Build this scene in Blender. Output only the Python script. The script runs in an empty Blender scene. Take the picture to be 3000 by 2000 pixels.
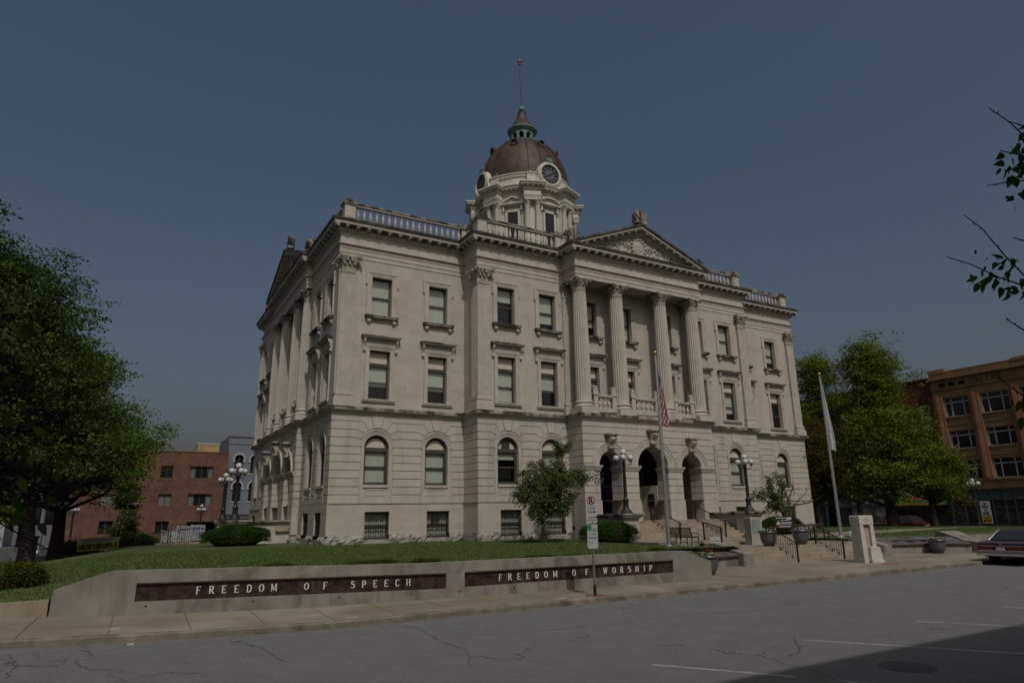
import bpy, bmesh, math, random
import numpy as np
from mathutils import Vector, Matrix
R=math.radians; PI=math.pi; sin=math.sin; cos=math.cos
random.seed(7); rng=np.random.default_rng(7)
scn=bpy.context.scene; col=scn.collection
# ---------------------------------------------------------------- camera
cd=bpy.data.cameras.new("Camera"); cam=bpy.data.objects.new("Camera",cd); col.objects.link(cam)
cam.location=(-28.2065,-34.8063,1.7)
def _rot(yaw,pitch,roll):
    y,p,r=R(yaw),R(pitch),R(roll)
    f=Vector((sin(y)*cos(p),cos(y)*cos(p),sin(p))); rt=Vector((cos(y),-sin(y),0)); up=rt.cross(f)
    c,s=cos(r),sin(r); a=rt*c+up*s; b=up*c-rt*s
    return Matrix(((a.x,b.x,-f.x),(a.y,b.y,-f.y),(a.z,b.z,-f.z)))
cam.rotation_euler=_rot(30.1692,14.6105,-.9968).to_euler()
cd.sensor_width=36; cd.lens=1946.5*36/3000; cd.clip_end=3000; cd.clip_start=.1
scn.camera=cam
# ---------------------------------------------------------------- sky and sun
SUN_EL=50.8; sdir=Vector((-.22,-.975,0)).normalized()*cos(R(SUN_EL)); sdir.z=sin(R(SUN_EL))
w=bpy.data.worlds.new("World"); scn.world=w; w.use_nodes=True
nt=w.node_tree; bg=nt.nodes["Background"]; sk=nt.nodes.new("ShaderNodeTexSky"); sk.sky_type='NISHITA'; sk.sun_disc=False
sk.sun_elevation=R(SUN_EL); sk.sun_rotation=math.atan2(sdir.x,sdir.y); sk.altitude=0; sk.air_density=1.0; sk.dust_density=6.5; sk.ozone_density=.0
tint=nt.nodes.new('ShaderNodeMixRGB'); tint.blend_type='MULTIPLY'; tint.inputs[0].default_value=1; 
ge_=nt.nodes.new('ShaderNodeTexCoord'); sx_=nt.nodes.new('ShaderNodeSeparateXYZ'); rp_=nt.nodes.new('ShaderNodeValToRGB'); nt.links.new(ge_.outputs['Generated'],sx_.inputs[0]); nt.links.new(sx_.outputs[2],rp_.inputs[0])
rp_.color_ramp.elements[0].position=0.0; rp_.color_ramp.elements[1].position=.55; rp_.color_ramp.elements[0].color=(1.04,.955,.935,1); rp_.color_ramp.elements[1].color=(.90,1.01,1.02,1); nt.links.new(rp_.outputs[0],tint.inputs[2])
nt.links.new(sk.outputs[0],tint.inputs[1]); nt.links.new(tint.outputs[0],bg.inputs[0]); bg.inputs[1].default_value=.101
sl=bpy.data.lights.new("Sun",'SUN'); sl.energy=3.5; sl.angle=R(.6); sl.color=(1,.96,.90)
so=bpy.data.objects.new("Sun",sl); col.objects.link(so); so.rotation_euler=sdir.to_track_quat('Z','Y').to_euler()
scn.view_settings.view_transform='Standard'; scn.view_settings.look='None'; scn.view_settings.exposure=-1.10
scn.view_settings.gamma=1; scn.view_settings.use_curve_mapping=False
# ---------------------------------------------------------------- materials
MT={}
def mat(name,base,rough=.8,var=.12,scale=3.0,bump=0,bscale=30,metal=0,kind=None,col2=None,spec=.3,detail=5):
    m=bpy.data.materials.new(name); m.use_nodes=True; n=m.node_tree; N=n.nodes; L=n.links; b=N["Principled BSDF"]
    b.inputs["Roughness"].default_value=rough; b.inputs["Metallic"].default_value=metal; b.inputs["Specular IOR Level"].default_value=spec
    tc=N.new("ShaderNodeTexCoord"); no=N.new("ShaderNodeTexNoise"); no.inputs["Scale"].default_value=scale; no.inputs["Detail"].default_value=detail
    L.new(tc.outputs["Object"],no.inputs["Vector"])
    r=N.new("ShaderNodeValToRGB"); e=r.color_ramp.elements
    c2=col2 or tuple(max(0,c*(1-2*var)) for c in base); c1=tuple(min(1,c*(1+var)) for c in base) if not col2 else base
    e[0].position=.3; e[1].position=.7; e[0].color=(*c2,1); e[1].color=(*c1,1)
    L.new(no.outputs[0],r.inputs[0]); L.new(r.outputs[0],b.inputs["Base Color"])
    if bump:
        n2=N.new("ShaderNodeTexNoise"); n2.inputs["Scale"].default_value=bscale; n2.inputs["Detail"].default_value=4
        L.new(tc.outputs["Object"],n2.inputs["Vector"]); bp=N.new("ShaderNodeBump"); bp.inputs["Strength"].default_value=bump; bp.inputs["Distance"].default_value=.02
        L.new(n2.outputs[0],bp.inputs["Height"]); L.new(bp.outputs[0],b.inputs["Normal"])
    MT[name]=m; return m
def nodes(m): return m.node_tree.nodes,m.node_tree.links,m.node_tree.nodes["Principled BSDF"]
def base_src(m):
    N,L,b=nodes(m); return b.inputs["Base Color"].links[0].from_socket
def mixcol(m,fac,colr,mode='MIX'):
    N,L,b=nodes(m); s=base_src(m); x=N.new("ShaderNodeMixRGB"); x.blend_type=mode
    L.new(fac,x.inputs[0]); L.new(s,x.inputs[1]); x.inputs[2].default_value=(*colr,1); L.new(x.outputs[0],b.inputs["Base Color"])
def noise_fac(m,scale,lo,hi,vec=(1,1,1),dist=0,detail=6):
    N,L,b=nodes(m); tc=N.new("ShaderNodeTexCoord"); mp=N.new("ShaderNodeMapping"); mp.inputs["Scale"].default_value=vec
    L.new(tc.outputs["Object"],mp.inputs[0]); no=N.new("ShaderNodeTexNoise"); no.inputs["Scale"].default_value=scale; no.inputs["Detail"].default_value=detail; no.inputs["Distortion"].default_value=dist
    L.new(mp.outputs[0],no.inputs["Vector"]); mr=N.new("ShaderNodeMapRange"); mr.inputs[1].default_value=lo; mr.inputs[2].default_value=hi; L.new(no.outputs[0],mr.inputs[0]); return mr.outputs[0]
def ashlar(m,bw,rh,mortar,amt=.35,ms=.012,off=0.0,zoff=0.0,c2=None,sum_xy=True):
    """masonry joints: coordinates run along the wall (x+y) and up (z)"""
    N,L,b=nodes(m); tc=N.new("ShaderNodeTexCoord"); sp=N.new("ShaderNodeSeparateXYZ"); L.new(tc.outputs["Object"],sp.inputs[0])
    ad=N.new("ShaderNodeMath"); ad.operation='ADD'; L.new(sp.outputs[0],ad.inputs[0]); L.new(sp.outputs[1],ad.inputs[1])
    az=N.new("ShaderNodeMath"); az.operation='ADD'; az.inputs[1].default_value=zoff; L.new(sp.outputs[2],az.inputs[0])
    cb=N.new("ShaderNodeCombineXYZ"); L.new(ad.outputs[0],cb.inputs[0]); L.new(az.outputs[0],cb.inputs[1])
    br=N.new("ShaderNodeTexBrick"); br.inputs["Scale"].default_value=1; br.inputs["Brick Width"].default_value=bw; br.inputs["Row Height"].default_value=rh
    br.inputs["Mortar Size"].default_value=ms; br.inputs["Mortar Smooth"].default_value=.2; br.inputs["Color1"].default_value=(1,1,1,1)
    g=c2 or .86; br.inputs["Color2"].default_value=(g,g*.99,g*.97,1); br.inputs["Mortar"].default_value=(*mortar,1); L.new(cb.outputs[0],br.inputs[0])
    x=N.new("ShaderNodeMixRGB"); x.blend_type='MULTIPLY'; x.inputs[0].default_value=1
    s=base_src(m); L.new(s,x.inputs[1]); L.new(br.outputs[0],x.inputs[2]); L.new(x.outputs[0],b.inputs["Base Color"])
ST=(.405,.370,.334)
mat("stone",ST,.85,.05,1.1,.15,40); ashlar(MT["stone"],1.35,.417,(1.12,1.1,1.1),ms=.010,zoff=.3,c2=.90)
mixcol(MT["stone"],noise_fac(MT["stone"],.35,.58,.85,(1,1,2.2)),(.38,.32,.25))
mixcol(MT["stone"],noise_fac(MT["stone"],1.5,.57,.78,(1.3,1.3,.14)),(.31,.275,.235))
mat("stone_block",ST,.85,.06,1.3,.2,30); mixcol(MT["stone_block"],noise_fac(MT["stone_block"],.5,.58,.85,(1,1,2.2)),(.36,.30,.23))
mixcol(MT["stone_block"],noise_fac(MT["stone_block"],1.5,.56,.76,(1.3,1.3,.16)),(.29,.255,.215))
mat("stone_plain",ST,.85,.07,2.0,.12,40)
mixcol(MT["stone_plain"],noise_fac(MT["stone_plain"],1.2,.56,.85,(1,1,.4)),(.31,.25,.19))
mat("stone_white",(.50,.475,.42),.8,.07,1.5,.1,30)
mixcol(MT["stone_white"],noise_fac(MT["stone_white"],1.5,.56,.85,(1,1,.5)),(.40,.33,.25))
mat("stone_stained",(.30,.265,.22),.9,.12,2.0,.3,30)
mixcol(MT["stone_stained"],noise_fac(MT["stone_stained"],1.6,.40,.56,(1,1,.35)),(.045,.043,.038))
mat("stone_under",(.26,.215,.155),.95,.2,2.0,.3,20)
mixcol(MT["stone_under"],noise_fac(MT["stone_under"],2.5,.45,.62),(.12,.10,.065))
mat("stone_col",ST,.85,.05,2.0)
mat("stone_cap",(.36,.325,.28),.9,.2,4,.3,20)
mixcol(MT["stone_cap"],noise_fac(MT["stone_cap"],5,.5,.68),(.13,.12,.105))
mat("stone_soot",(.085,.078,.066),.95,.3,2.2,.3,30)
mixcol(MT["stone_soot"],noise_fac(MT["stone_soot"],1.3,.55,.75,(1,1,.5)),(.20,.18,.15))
mat("rock_face",(.30,.285,.265),.95,.25,2.5,1.0,7); MT["rock_face"].node_tree.nodes["Bump"].inputs["Distance"].default_value=.12
mat("dome_copper",(.080,.048,.038),.6,.28,1.6,.15,12,metal=.15,spec=.3)
mixcol(MT["dome_copper"],noise_fac(MT["dome_copper"],1.0,.5,.8,(1,1,.25)),(.055,.046,.043)); ashlar(MT["dome_copper"],30,.55,(.55,.55,.55),ms=.012,c2=.95)
mat("verdigris",(.14,.24,.20),.7,.2,3)
mat("frame_brown",(.060,.052,.048),.5,.1,3)
mat("board",(.50,.44,.375),.7,.04,2)
mat("blind",(.56,.60,.54),.7,.03,3)
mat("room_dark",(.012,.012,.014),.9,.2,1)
mat("iron",(.012,.011,.012),.5,.2,4,spec=.5)
mat("iron_rusty",(.022,.014,.012),.6,.3,4)
mat("lamp_iron",(.009,.011,.012),.55,.2,6,.3,20,spec=.5)
mat("bench_metal",(.022,.014,.014),.45,.2,4,spec=.5)
mat("concrete",(.225,.208,.185),.9,.12,1.5,.25,60)
mixcol(MT["concrete"],noise_fac(MT["concrete"],2.6,.55,.72,(1,1,.16)),(.15,.135,.115)); mixcol(MT["concrete"],noise_fac(MT["concrete"],1.1,.5,.68,(1,1,.6),1.5),(.125,.113,.098)); mixcol(MT["concrete"],noise_fac(MT["concrete"],.7,.6,.8,(1,1,1),1),(.30,.275,.235))
mat("step_concrete",(.29,.24,.18),.9,.12,1.4,.2,50); mixcol(MT["step_concrete"],noise_fac(MT["step_concrete"],1.6,.5,.8,(1,1,.6),1),(.19,.155,.12))
mat("walk",(.218,.184,.146),.9,.10,.8,.15,60)
mat("asphalt",(.136,.132,.127),.9,.06,1.5,.35,120)
mat("asphalt_far",(.10,.098,.095),.9,.2,1,.2,60)
mat("kerb",(.19,.165,.135),.9,.25,2.5,.5,30)
mat("paint",(.30,.29,.275),.7,.2,6)
mat("paint_yellow",(.32,.24,.06),.8,.2,6)
mat("grass",(.062,.088,.026),.95,.2,.6,.4,90); mixcol(MT["grass"],noise_fac(MT["grass"],25,.42,.62),(.030,.052,.014)); mixcol(MT["grass"],noise_fac(MT["grass"],.35,.45,.7),(.075,.105,.03))
mixcol(MT["grass"],noise_fac(MT["grass"],1.4,.60,.80),(.105,.100,.045))
mat("grass_blade",(.075,.112,.028),.8,.25,3)
mat("granite_red",(.046,.028,.024),.22,.35,5,spec=.5); mixcol(MT["granite_red"],noise_fac(MT["granite_red"],2.2,.55,.8,(1,1,1),4),(.078,.048,.038))
mat("granite_edge",(.070,.032,.025),.4,.2,4)
mat("granite_slab",(.120,.098,.100),.4,.3,1.5,spec=.5); mixcol(MT["granite_slab"],noise_fac(MT["granite_slab"],1.3,.5,.7,(3,1,1),2),(.17,.145,.155))
mat("granite_grey",(.30,.28,.25),.8,.15,20)
mat("limestone_new",(.46,.43,.39),.85,.05,3,.1,40)
mat("letter",(.62,.62,.62),.5,.03,5)
mat("letter_dark",(.02,.02,.018),.6,.1,5)
mat("letter_red",(.25,.02,.02),.5,.1,5)
mat("white_paint",(.36,.37,.37),.5,.03,5)
mat("sign_green",(.02,.16,.10),.5,.05,5)
mat("galv",(.30,.31,.31),.45,.15,8,metal=.6)
mat("pole_metal",(.42,.43,.44),.35,.08,3,metal=.7)
mat("gold",(.55,.33,.08),.35,.1,3,metal=.8)
mat("gold_red",(.30,.14,.06),.4,.1,3,metal=.6)
mat("flag_white",(.55,.55,.56),.9,.05,5)
mat("flag_red",(.38,.03,.04),.9,.1,5)
mat("flag_blue",(.02,.03,.10),.9,.1,5)
mat("rust_stain",(.20,.09,.04),.9,.3,8)
mat("pot",(.085,.09,.098),.35,.1,5,spec=.5)
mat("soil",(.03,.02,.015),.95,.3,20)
mat("flower_red",(.35,.03,.02),.7,.1,20); mat("flower_white",(.6,.6,.6),.7,.05,20); mat("stem_green",(.05,.10,.02),.7,.2,20)
mat("bark",(.045,.035,.027),.95,.3,6,.8,14)
mat("bronze_plate",(.19,.25,.24),.5,.15,6,spec=.4); mat("pink_stone",(.38,.26,.22),.8,.08,8)
mat("sign_dark",(.030,.024,.024),.5,.1,4); mat("clock_grey",(.105,.11,.13),.5,.05,4); mat("sign_grey",(.10,.10,.105),.5,.1,4)
mat("brick",(.118,.062,.044),.9,.15,1.2); ashlar(MT["brick"],.42,.14,(1.25,1.2,1.15),ms=.02,c2=.8)
mat("brick_trim",(.115,.060,.042),.9,.1,2)
mat("brick_red",(.085,.026,.018),.9,.15,1.2); ashlar(MT["brick_red"],.42,.14,(1.1,1.1,1.1),ms=.02,c2=.8)
mat("tan_stone",(.19,.118,.058),.85,.14,.7,.15,30)
mat("tan_pier",(.21,.105,.055),.85,.12,.9,.15,30)
mat("grey_wall",(.150,.165,.200),.85,.08,1.0); ashlar(MT["grey_wall"],.42,.14,(.9,.9,.9),ms=.02,c2=.93)
mat("grey_trim",(.36,.36,.36),.8,.08,2); mat("cream_box",(.33,.23,.11),.85,.1,1)
mat("store_green",(.022,.040,.040),.5,.15,2); mat("store_panel",(.055,.060,.062),.6,.1,2)
mat("awning_green",(.008,.05,.02),.7,.15,2); mat("awning_yellow",(.26,.17,.012),.7,.1,2); mat("awning_red",(.14,.012,.008),.7,.1,2)
mat("curtain",(.13,.125,.11),.8,.1,2); mat("louvre",(.045,.038,.055),.6,.1,3)
mat("roof_grey",(.09,.085,.08),.9,.2,3); mat("banner_yellow",(.55,.50,.06),.8,.1,3); mat("banner_white",(.5,.58,.45),.8,.1,3)
mat("banner_blue",(.05,.25,.42),.8,.1,3); mat("rubber",(.012,.012,.012),.8,.1,5); mat("chrome",(.75,.75,.76),.32,.05,3,metal=1); mat("hub",(.3,.3,.3),.3,.1,3,metal=.8)
mat("skin_dark",(.05,.04,.035),.6,.1,3)
mat("orange",(.28,.10,.04),.8,.2,9)
def paint(name,c,rough=.18):
    m=mat(name,c,rough,.03,3); nodes(m)[2].inputs["Coat Weight"].default_value=.7; nodes(m)[2].inputs["Coat Roughness"].default_value=.05
paint("car_maroon",(.028,.005,.008)); paint("car_red",(.055,.006,.008)); paint("car_white",(.55,.55,.55)); paint("car_dark",(.015,.016,.02)); paint("tail_lamp",(.10,.004,.004))
# asphalt cracks, patches, sidewalk joints
def crack(m,scale,colr,thr=.012,dist=.6):
    N,L,b=nodes(m); tc=N.new("ShaderNodeTexCoord"); no=N.new("ShaderNodeTexNoise"); no.inputs["Scale"].default_value=1.2; no.inputs["Detail"].default_value=5; L.new(tc.outputs["Object"],no.inputs["Vector"])
    mx=N.new("ShaderNodeVectorMath"); mx.operation='MULTIPLY_ADD'; L.new(no.outputs[1],mx.inputs[0]); mx.inputs[1].default_value=(dist,dist,0); L.new(tc.outputs["Object"],mx.inputs[2])
    vo=N.new("ShaderNodeTexVoronoi"); vo.feature='DISTANCE_TO_EDGE'; vo.inputs["Scale"].default_value=scale; L.new(mx.outputs[0],vo.inputs["Vector"])
    mr=N.new("ShaderNodeMapRange"); mr.inputs[1].default_value=thr; mr.inputs[2].default_value=0; L.new(vo.outputs[0],mr.inputs[0])
    n3=N.new("ShaderNodeTexNoise"); n3.inputs["Scale"].default_value=.45; n3.inputs["Detail"].default_value=2; L.new(tc.outputs["Object"],n3.inputs["Vector"])
    m3=N.new("ShaderNodeMapRange"); m3.inputs[1].default_value=.5; m3.inputs[2].default_value=.6; L.new(n3.outputs[0],m3.inputs[0])
    mm=N.new("ShaderNodeMath"); mm.operation='MULTIPLY'; L.new(mr.outputs[0],mm.inputs[0]); L.new(m3.outputs[0],mm.inputs[1]); mixcol(m,mm.outputs[0],colr)
crack(MT["asphalt"],.30,(.045,.043,.04),.008,1.8)
mixcol(MT["asphalt"],noise_fac(MT["asphalt"],1.4,.62,.72,(.22,1.5,1),.6),(.115,.11,.104))
mixcol(MT["asphalt"],noise_fac(MT["asphalt"],28,.48,.70,(1,1,1),0,3),(.185,.179,.171))
mixcol(MT["walk"],noise_fac(MT["walk"],1.0,.5,.68,(.35,2.0,1),.6),(.185,.145,.105))
mixcol(MT["walk"],noise_fac(MT["walk"],.5,.5,.75),(.28,.245,.195))
def glass(name,tint=(.02,.022,.025),tr=.93):
    m=bpy.data.materials.new(name); m.use_nodes=True; n=m.node_tree; n.nodes.clear(); N=n.nodes; L=n.links
    o=N.new("ShaderNodeOutputMaterial"); g=N.new("ShaderNodeBsdfGlossy"); g.inputs["Roughness"].default_value=.02; t=N.new("ShaderNodeBsdfTransparent"); t.inputs[0].default_value=(tr,tr*1.0,tr*.98,1)
    f=N.new("ShaderNodeLayerWeight"); f.inputs[0].default_value=.5; pw=N.new("ShaderNodeMath"); pw.operation="POWER"; pw.inputs[1].default_value=3; L.new(f.outputs[1],pw.inputs[0]); pm_=N.new("ShaderNodeMath"); pm_.operation="MULTIPLY_ADD"; pm_.inputs[1].default_value=.75; pm_.inputs[2].default_value=.07; L.new(pw.outputs[0],pm_.inputs[0]); x=N.new("ShaderNodeMixShader"); L.new(pm_.outputs[0],x.inputs[0]); L.new(t.outputs[0],x.inputs[1]); L.new(g.outputs[0],x.inputs[2]); L.new(x.outputs[0],o.inputs[0])
    MT[name]=m
glass("glass")
def globe():
    m=mat("globe",(.46,.46,.46),.25,.02,5,spec=.5); nodes(m)[2].inputs["Subsurface Weight"].default_value=0
globe()
def leafmat(name,c1,c2,tr=.35,scale=.6):
    m=bpy.data.materials.new(name); m.use_nodes=True; n=m.node_tree; n.nodes.clear(); N=n.nodes; L=n.links
    o=N.new("ShaderNodeOutputMaterial"); d=N.new("ShaderNodeBsdfDiffuse"); t=N.new("ShaderNodeBsdfTranslucent"); x=N.new("ShaderNodeMixShader"); x.inputs[0].default_value=tr
    tc=N.new("ShaderNodeTexCoord"); no=N.new("ShaderNodeTexNoise"); no.inputs["Scale"].default_value=scale; no.inputs["Detail"].default_value=3; L.new(tc.outputs["Object"],no.inputs["Vector"])
    ge=N.new("ShaderNodeNewGeometry"); ma=N.new("ShaderNodeMath"); ma.operation='MULTIPLY_ADD'; ma.inputs[1].default_value=.5; L.new(ge.outputs["Random Per Island"],ma.inputs[0])
    m2=N.new("ShaderNodeMath"); m2.operation='MULTIPLY'; m2.inputs[1].default_value=.9; L.new(no.outputs[0],m2.inputs[0]); L.new(m2.outputs[0],ma.inputs[2])
    r=N.new("ShaderNodeValToRGB"); e=r.color_ramp.elements; e[0].position=.35; e[1].position=.95; e[0].color=(*c1,1); e[1].color=(*c2,1); L.new(ma.outputs[0],r.inputs[0])
    for s in (d,t): L.new(r.outputs[0],s.inputs[0])
    L.new(d.outputs[0],x.inputs[1]); L.new(t.outputs[0],x.inputs[2]); L.new(x.outputs[0],o.inputs[0]); MT[name]=m
leafmat("leaf_oak",(.028,.058,.012),(.135,.195,.030)); leafmat("leaf_dark",(.024,.050,.014),(.105,.16,.038)); leafmat("leaf_light",(.034,.066,.012),(.175,.225,.028))
leafmat("leaf_shrub",(.012,.032,.006),(.045,.095,.014),.25,2); leafmat("leaf_yew",(.018,.035,.008),(.09,.10,.015),.25,2); leafmat("leaf_rust",(.05,.035,.012),(.10,.085,.02)); leafmat("leaf_crab",(.035,.060,.018),(.14,.165,.055),.35,2)
leafmat("leaf_near",(.035,.08,.012),(.11,.17,.028),.5,3)
# ---------------------------------------------------------------- mesh builder
class MB:
    def __init__(s): s.v=[]; s.f=[]; s.m=[]; s.c=0
    def add(s,vs,fs):
        o=len(s.v); s.v+=[tuple(p) for p in vs]; s.f+=[tuple(o+i for i in f) for f in fs]; s.m+=[s.c]*len(fs)
    def hexa(s,p): s.add(p,[(0,3,2,1),(4,5,6,7),(0,1,5,4),(1,2,6,5),(2,3,7,6),(3,0,4,7)])
    def box(s,a,b):
        x0,y0,z0=a; x1,y1,z1=b
        s.hexa([(x0,y0,z0),(x1,y0,z0),(x1,y1,z0),(x0,y1,z0),(x0,y0,z1),(x1,y0,z1),(x1,y1,z1),(x0,y1,z1)])
    def fbox(s,F,a0,a1,b0,b1,z0,z1): s.hexa([F(a0,b0,z0),F(a1,b0,z0),F(a1,b1,z0),F(a0,b1,z0),F(a0,b0,z1),F(a1,b0,z1),F(a1,b1,z1),F(a0,b1,z1)])
    def prism(s,F,poly,b0,b1):
        n=len(poly); s.add([F(a,b0,z) for a,z in poly]+[F(a,b1,z) for a,z in poly],[tuple(range(n)),tuple(range(2*n-1,n-1,-1))]+[(i,(i+1)%n,n+(i+1)%n,n+i) for i in range(n)])
    def zprism(s,poly,z0,z1,F=None):
        n=len(poly); T=F or (lambda x,y,z:(x,y,z)); s.add([T(x,y,z0) for x,y in poly]+[T(x,y,z1) for x,y in poly],[tuple(range(n-1,-1,-1)),tuple(range(n,2*n))]+[(i,(i+1)%n,n+(i+1)%n,n+i) for i in range(n)])
    def loft(s,rings,cap=True,closed=True):
        n=len(rings[0]); vs=[p for r in rings for p in r]; fs=[]
        for k in range(len(rings)-1):
            for i in range(n if closed else n-1): fs.append((k*n+i,k*n+(i+1)%n,(k+1)*n+(i+1)%n,(k+1)*n+i))
        if cap: fs+=[tuple(range(n-1,-1,-1)),tuple((len(rings)-1)*n+i for i in range(n))]
        s.add(vs,fs)
    def lathe(s,c,prof,n=24,cap=True,a0=0,full=True,span=2*PI):
        s.loft([[(c[0]+r*cos(a0+span*i/n),c[1]+r*sin(a0+span*i/n),c[2]+z) for i in range(n)] for r,z in prof],cap)
    def tube(s,pts,rad,n=8,cap=True):
        pts=[Vector(p) for p in pts]; rs=rad if isinstance(rad,(list,tuple)) else [rad]*len(pts); rings=[]; up=None
        for i,p in enumerate(pts):
            t=(pts[min(i+1,len(pts)-1)]-pts[max(i-1,0)]); t=t.normalized() if t.length>1e-9 else Vector((0,0,1))
            if up is None: up=Vector((0,0,1)) if abs(t.z)<.9 else Vector((1,0,0))
            a=t.cross(up); a=a.normalized() if a.length>1e-6 else Vector((1,0,0)); b=a.cross(t).normalized(); up=b
            rings.append([p+(a*cos(2*PI*k/n)+b*sin(2*PI*k/n))*rs[i] for k in range(n)])
        s.loft(rings,cap)
    def ball(s,c,r,n=16,m=10,sc=(1,1,1)):
        rings=[[(c[0]+r*sc[0]*sin(PI*j/m)*cos(2*PI*i/n),c[1]+r*sc[1]*sin(PI*j/m)*sin(2*PI*i/n),c[2]-r*sc[2]*cos(PI*j/m)) for i in range(n)] for j in range(1,m)]
        s.loft(rings,True)
    def sweep(s,prof,path,closed=True,matf=None):
        """profile [(outward,z)] carried round a plan polyline with mitres"""
        n=len(path); rings=[]
        for i,p in enumerate(path):
            if closed or 0<i<n-1:
                d1=Vector(p)-Vector(path[i-1]); d2=Vector(path[(i+1)%n])-Vector(p)
            elif i==0: d1=d2=Vector(path[1])-Vector(p)
            else: d1=d2=Vector(p)-Vector(path[i-1])
            d1.normalize(); d2.normalize(); n1=Vector((d1.y,-d1.x)); n2=Vector((d2.y,-d2.x)); k=(n1+n2)/(1+n1.dot(n2))
            rings.append([(p[0]+k.x*w_,p[1]+k.y*w_,z) for w_,z in prof])
        m=len(prof); vs=[q for r in rings for q in r]; N=n if closed else n-1
        for i in range(N):
            j=(i+1)%n
            for q in range(m-1):
                if matf: s.c=matf(q)
                s.add([rings[i][q],rings[j][q],rings[j][q+1],rings[i][q+1]],[(0,1,2,3)])
        if not closed: s.add(rings[0],[tuple(range(m))]); s.add(rings[-1],[tuple(range(m))])
        s.c=0
    def build(s,name,mats,parent=None,smooth=0,recalc=True,loc=None,weld=False):
        me=bpy.data.meshes.new(name); v=s.v
        if loc is not None: v=[(x-loc[0],y-loc[1],z-loc[2]) for x,y,z in v]
        me.from_pydata(v,[],s.f)
        ms=mats if isinstance(mats,(list,tuple)) else [mats]
        for m in ms: me.materials.append(MT[m])
        if len(ms)>1: me.polygons.foreach_set("material_index",s.m)
        if recalc or weld:
            b=bmesh.new(); b.from_mesh(me)
            if weld: bmesh.ops.remove_doubles(b,verts=b.verts,dist=1e-4)
            bmesh.ops.recalc_face_normals(b,faces=b.faces); b.to_mesh(me); b.free()
        if smooth:
            me.polygons.foreach_set("use_smooth",[True]*len(me.polygons)); me.set_sharp_from_angle(angle=R(smooth))
        me.update(); o=bpy.data.objects.new(name,me); col.objects.link(o)
        if loc is not None: o.location=loc
        if parent is not None:
            o.parent=parent
            if loc is None: o.matrix_parent_inverse=Matrix.Translation(-root_loc(parent))
        return o
def root_loc(o): return Vector(o.location) if o.parent is None else Vector((0,0,0))
def tag(o,label=None,cat=None,group=None,kind=None):
    if label: o['label']=label
    if cat: o['category']=cat
    if group: o['group']=group
    if kind: o['kind']=kind
    return o
def empty(name,loc,label,cat,group=None,rz=0):
    o=bpy.data.objects.new(name,None); col.objects.link(o); o.location=loc; o.rotation_euler.z=rz; o.empty_display_size=.3
    return tag(o,label,cat,group)
def kids(o): return [c for c in bpy.data.objects if c.parent==o]
def copy_tree(o,parent=None):
    c=o.copy(); col.objects.link(c)
    if parent is not None: c.parent=parent
    for ch in kids(o): copy_tree(ch,c)
    return c
I3=lambda x,y,z:(x,y,z)
def frame(ox,oy,ux,uy,wx,wy): return lambda a,b,z:(ox+ux*a+wx*b,oy+uy*a+wy*b,z)
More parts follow.
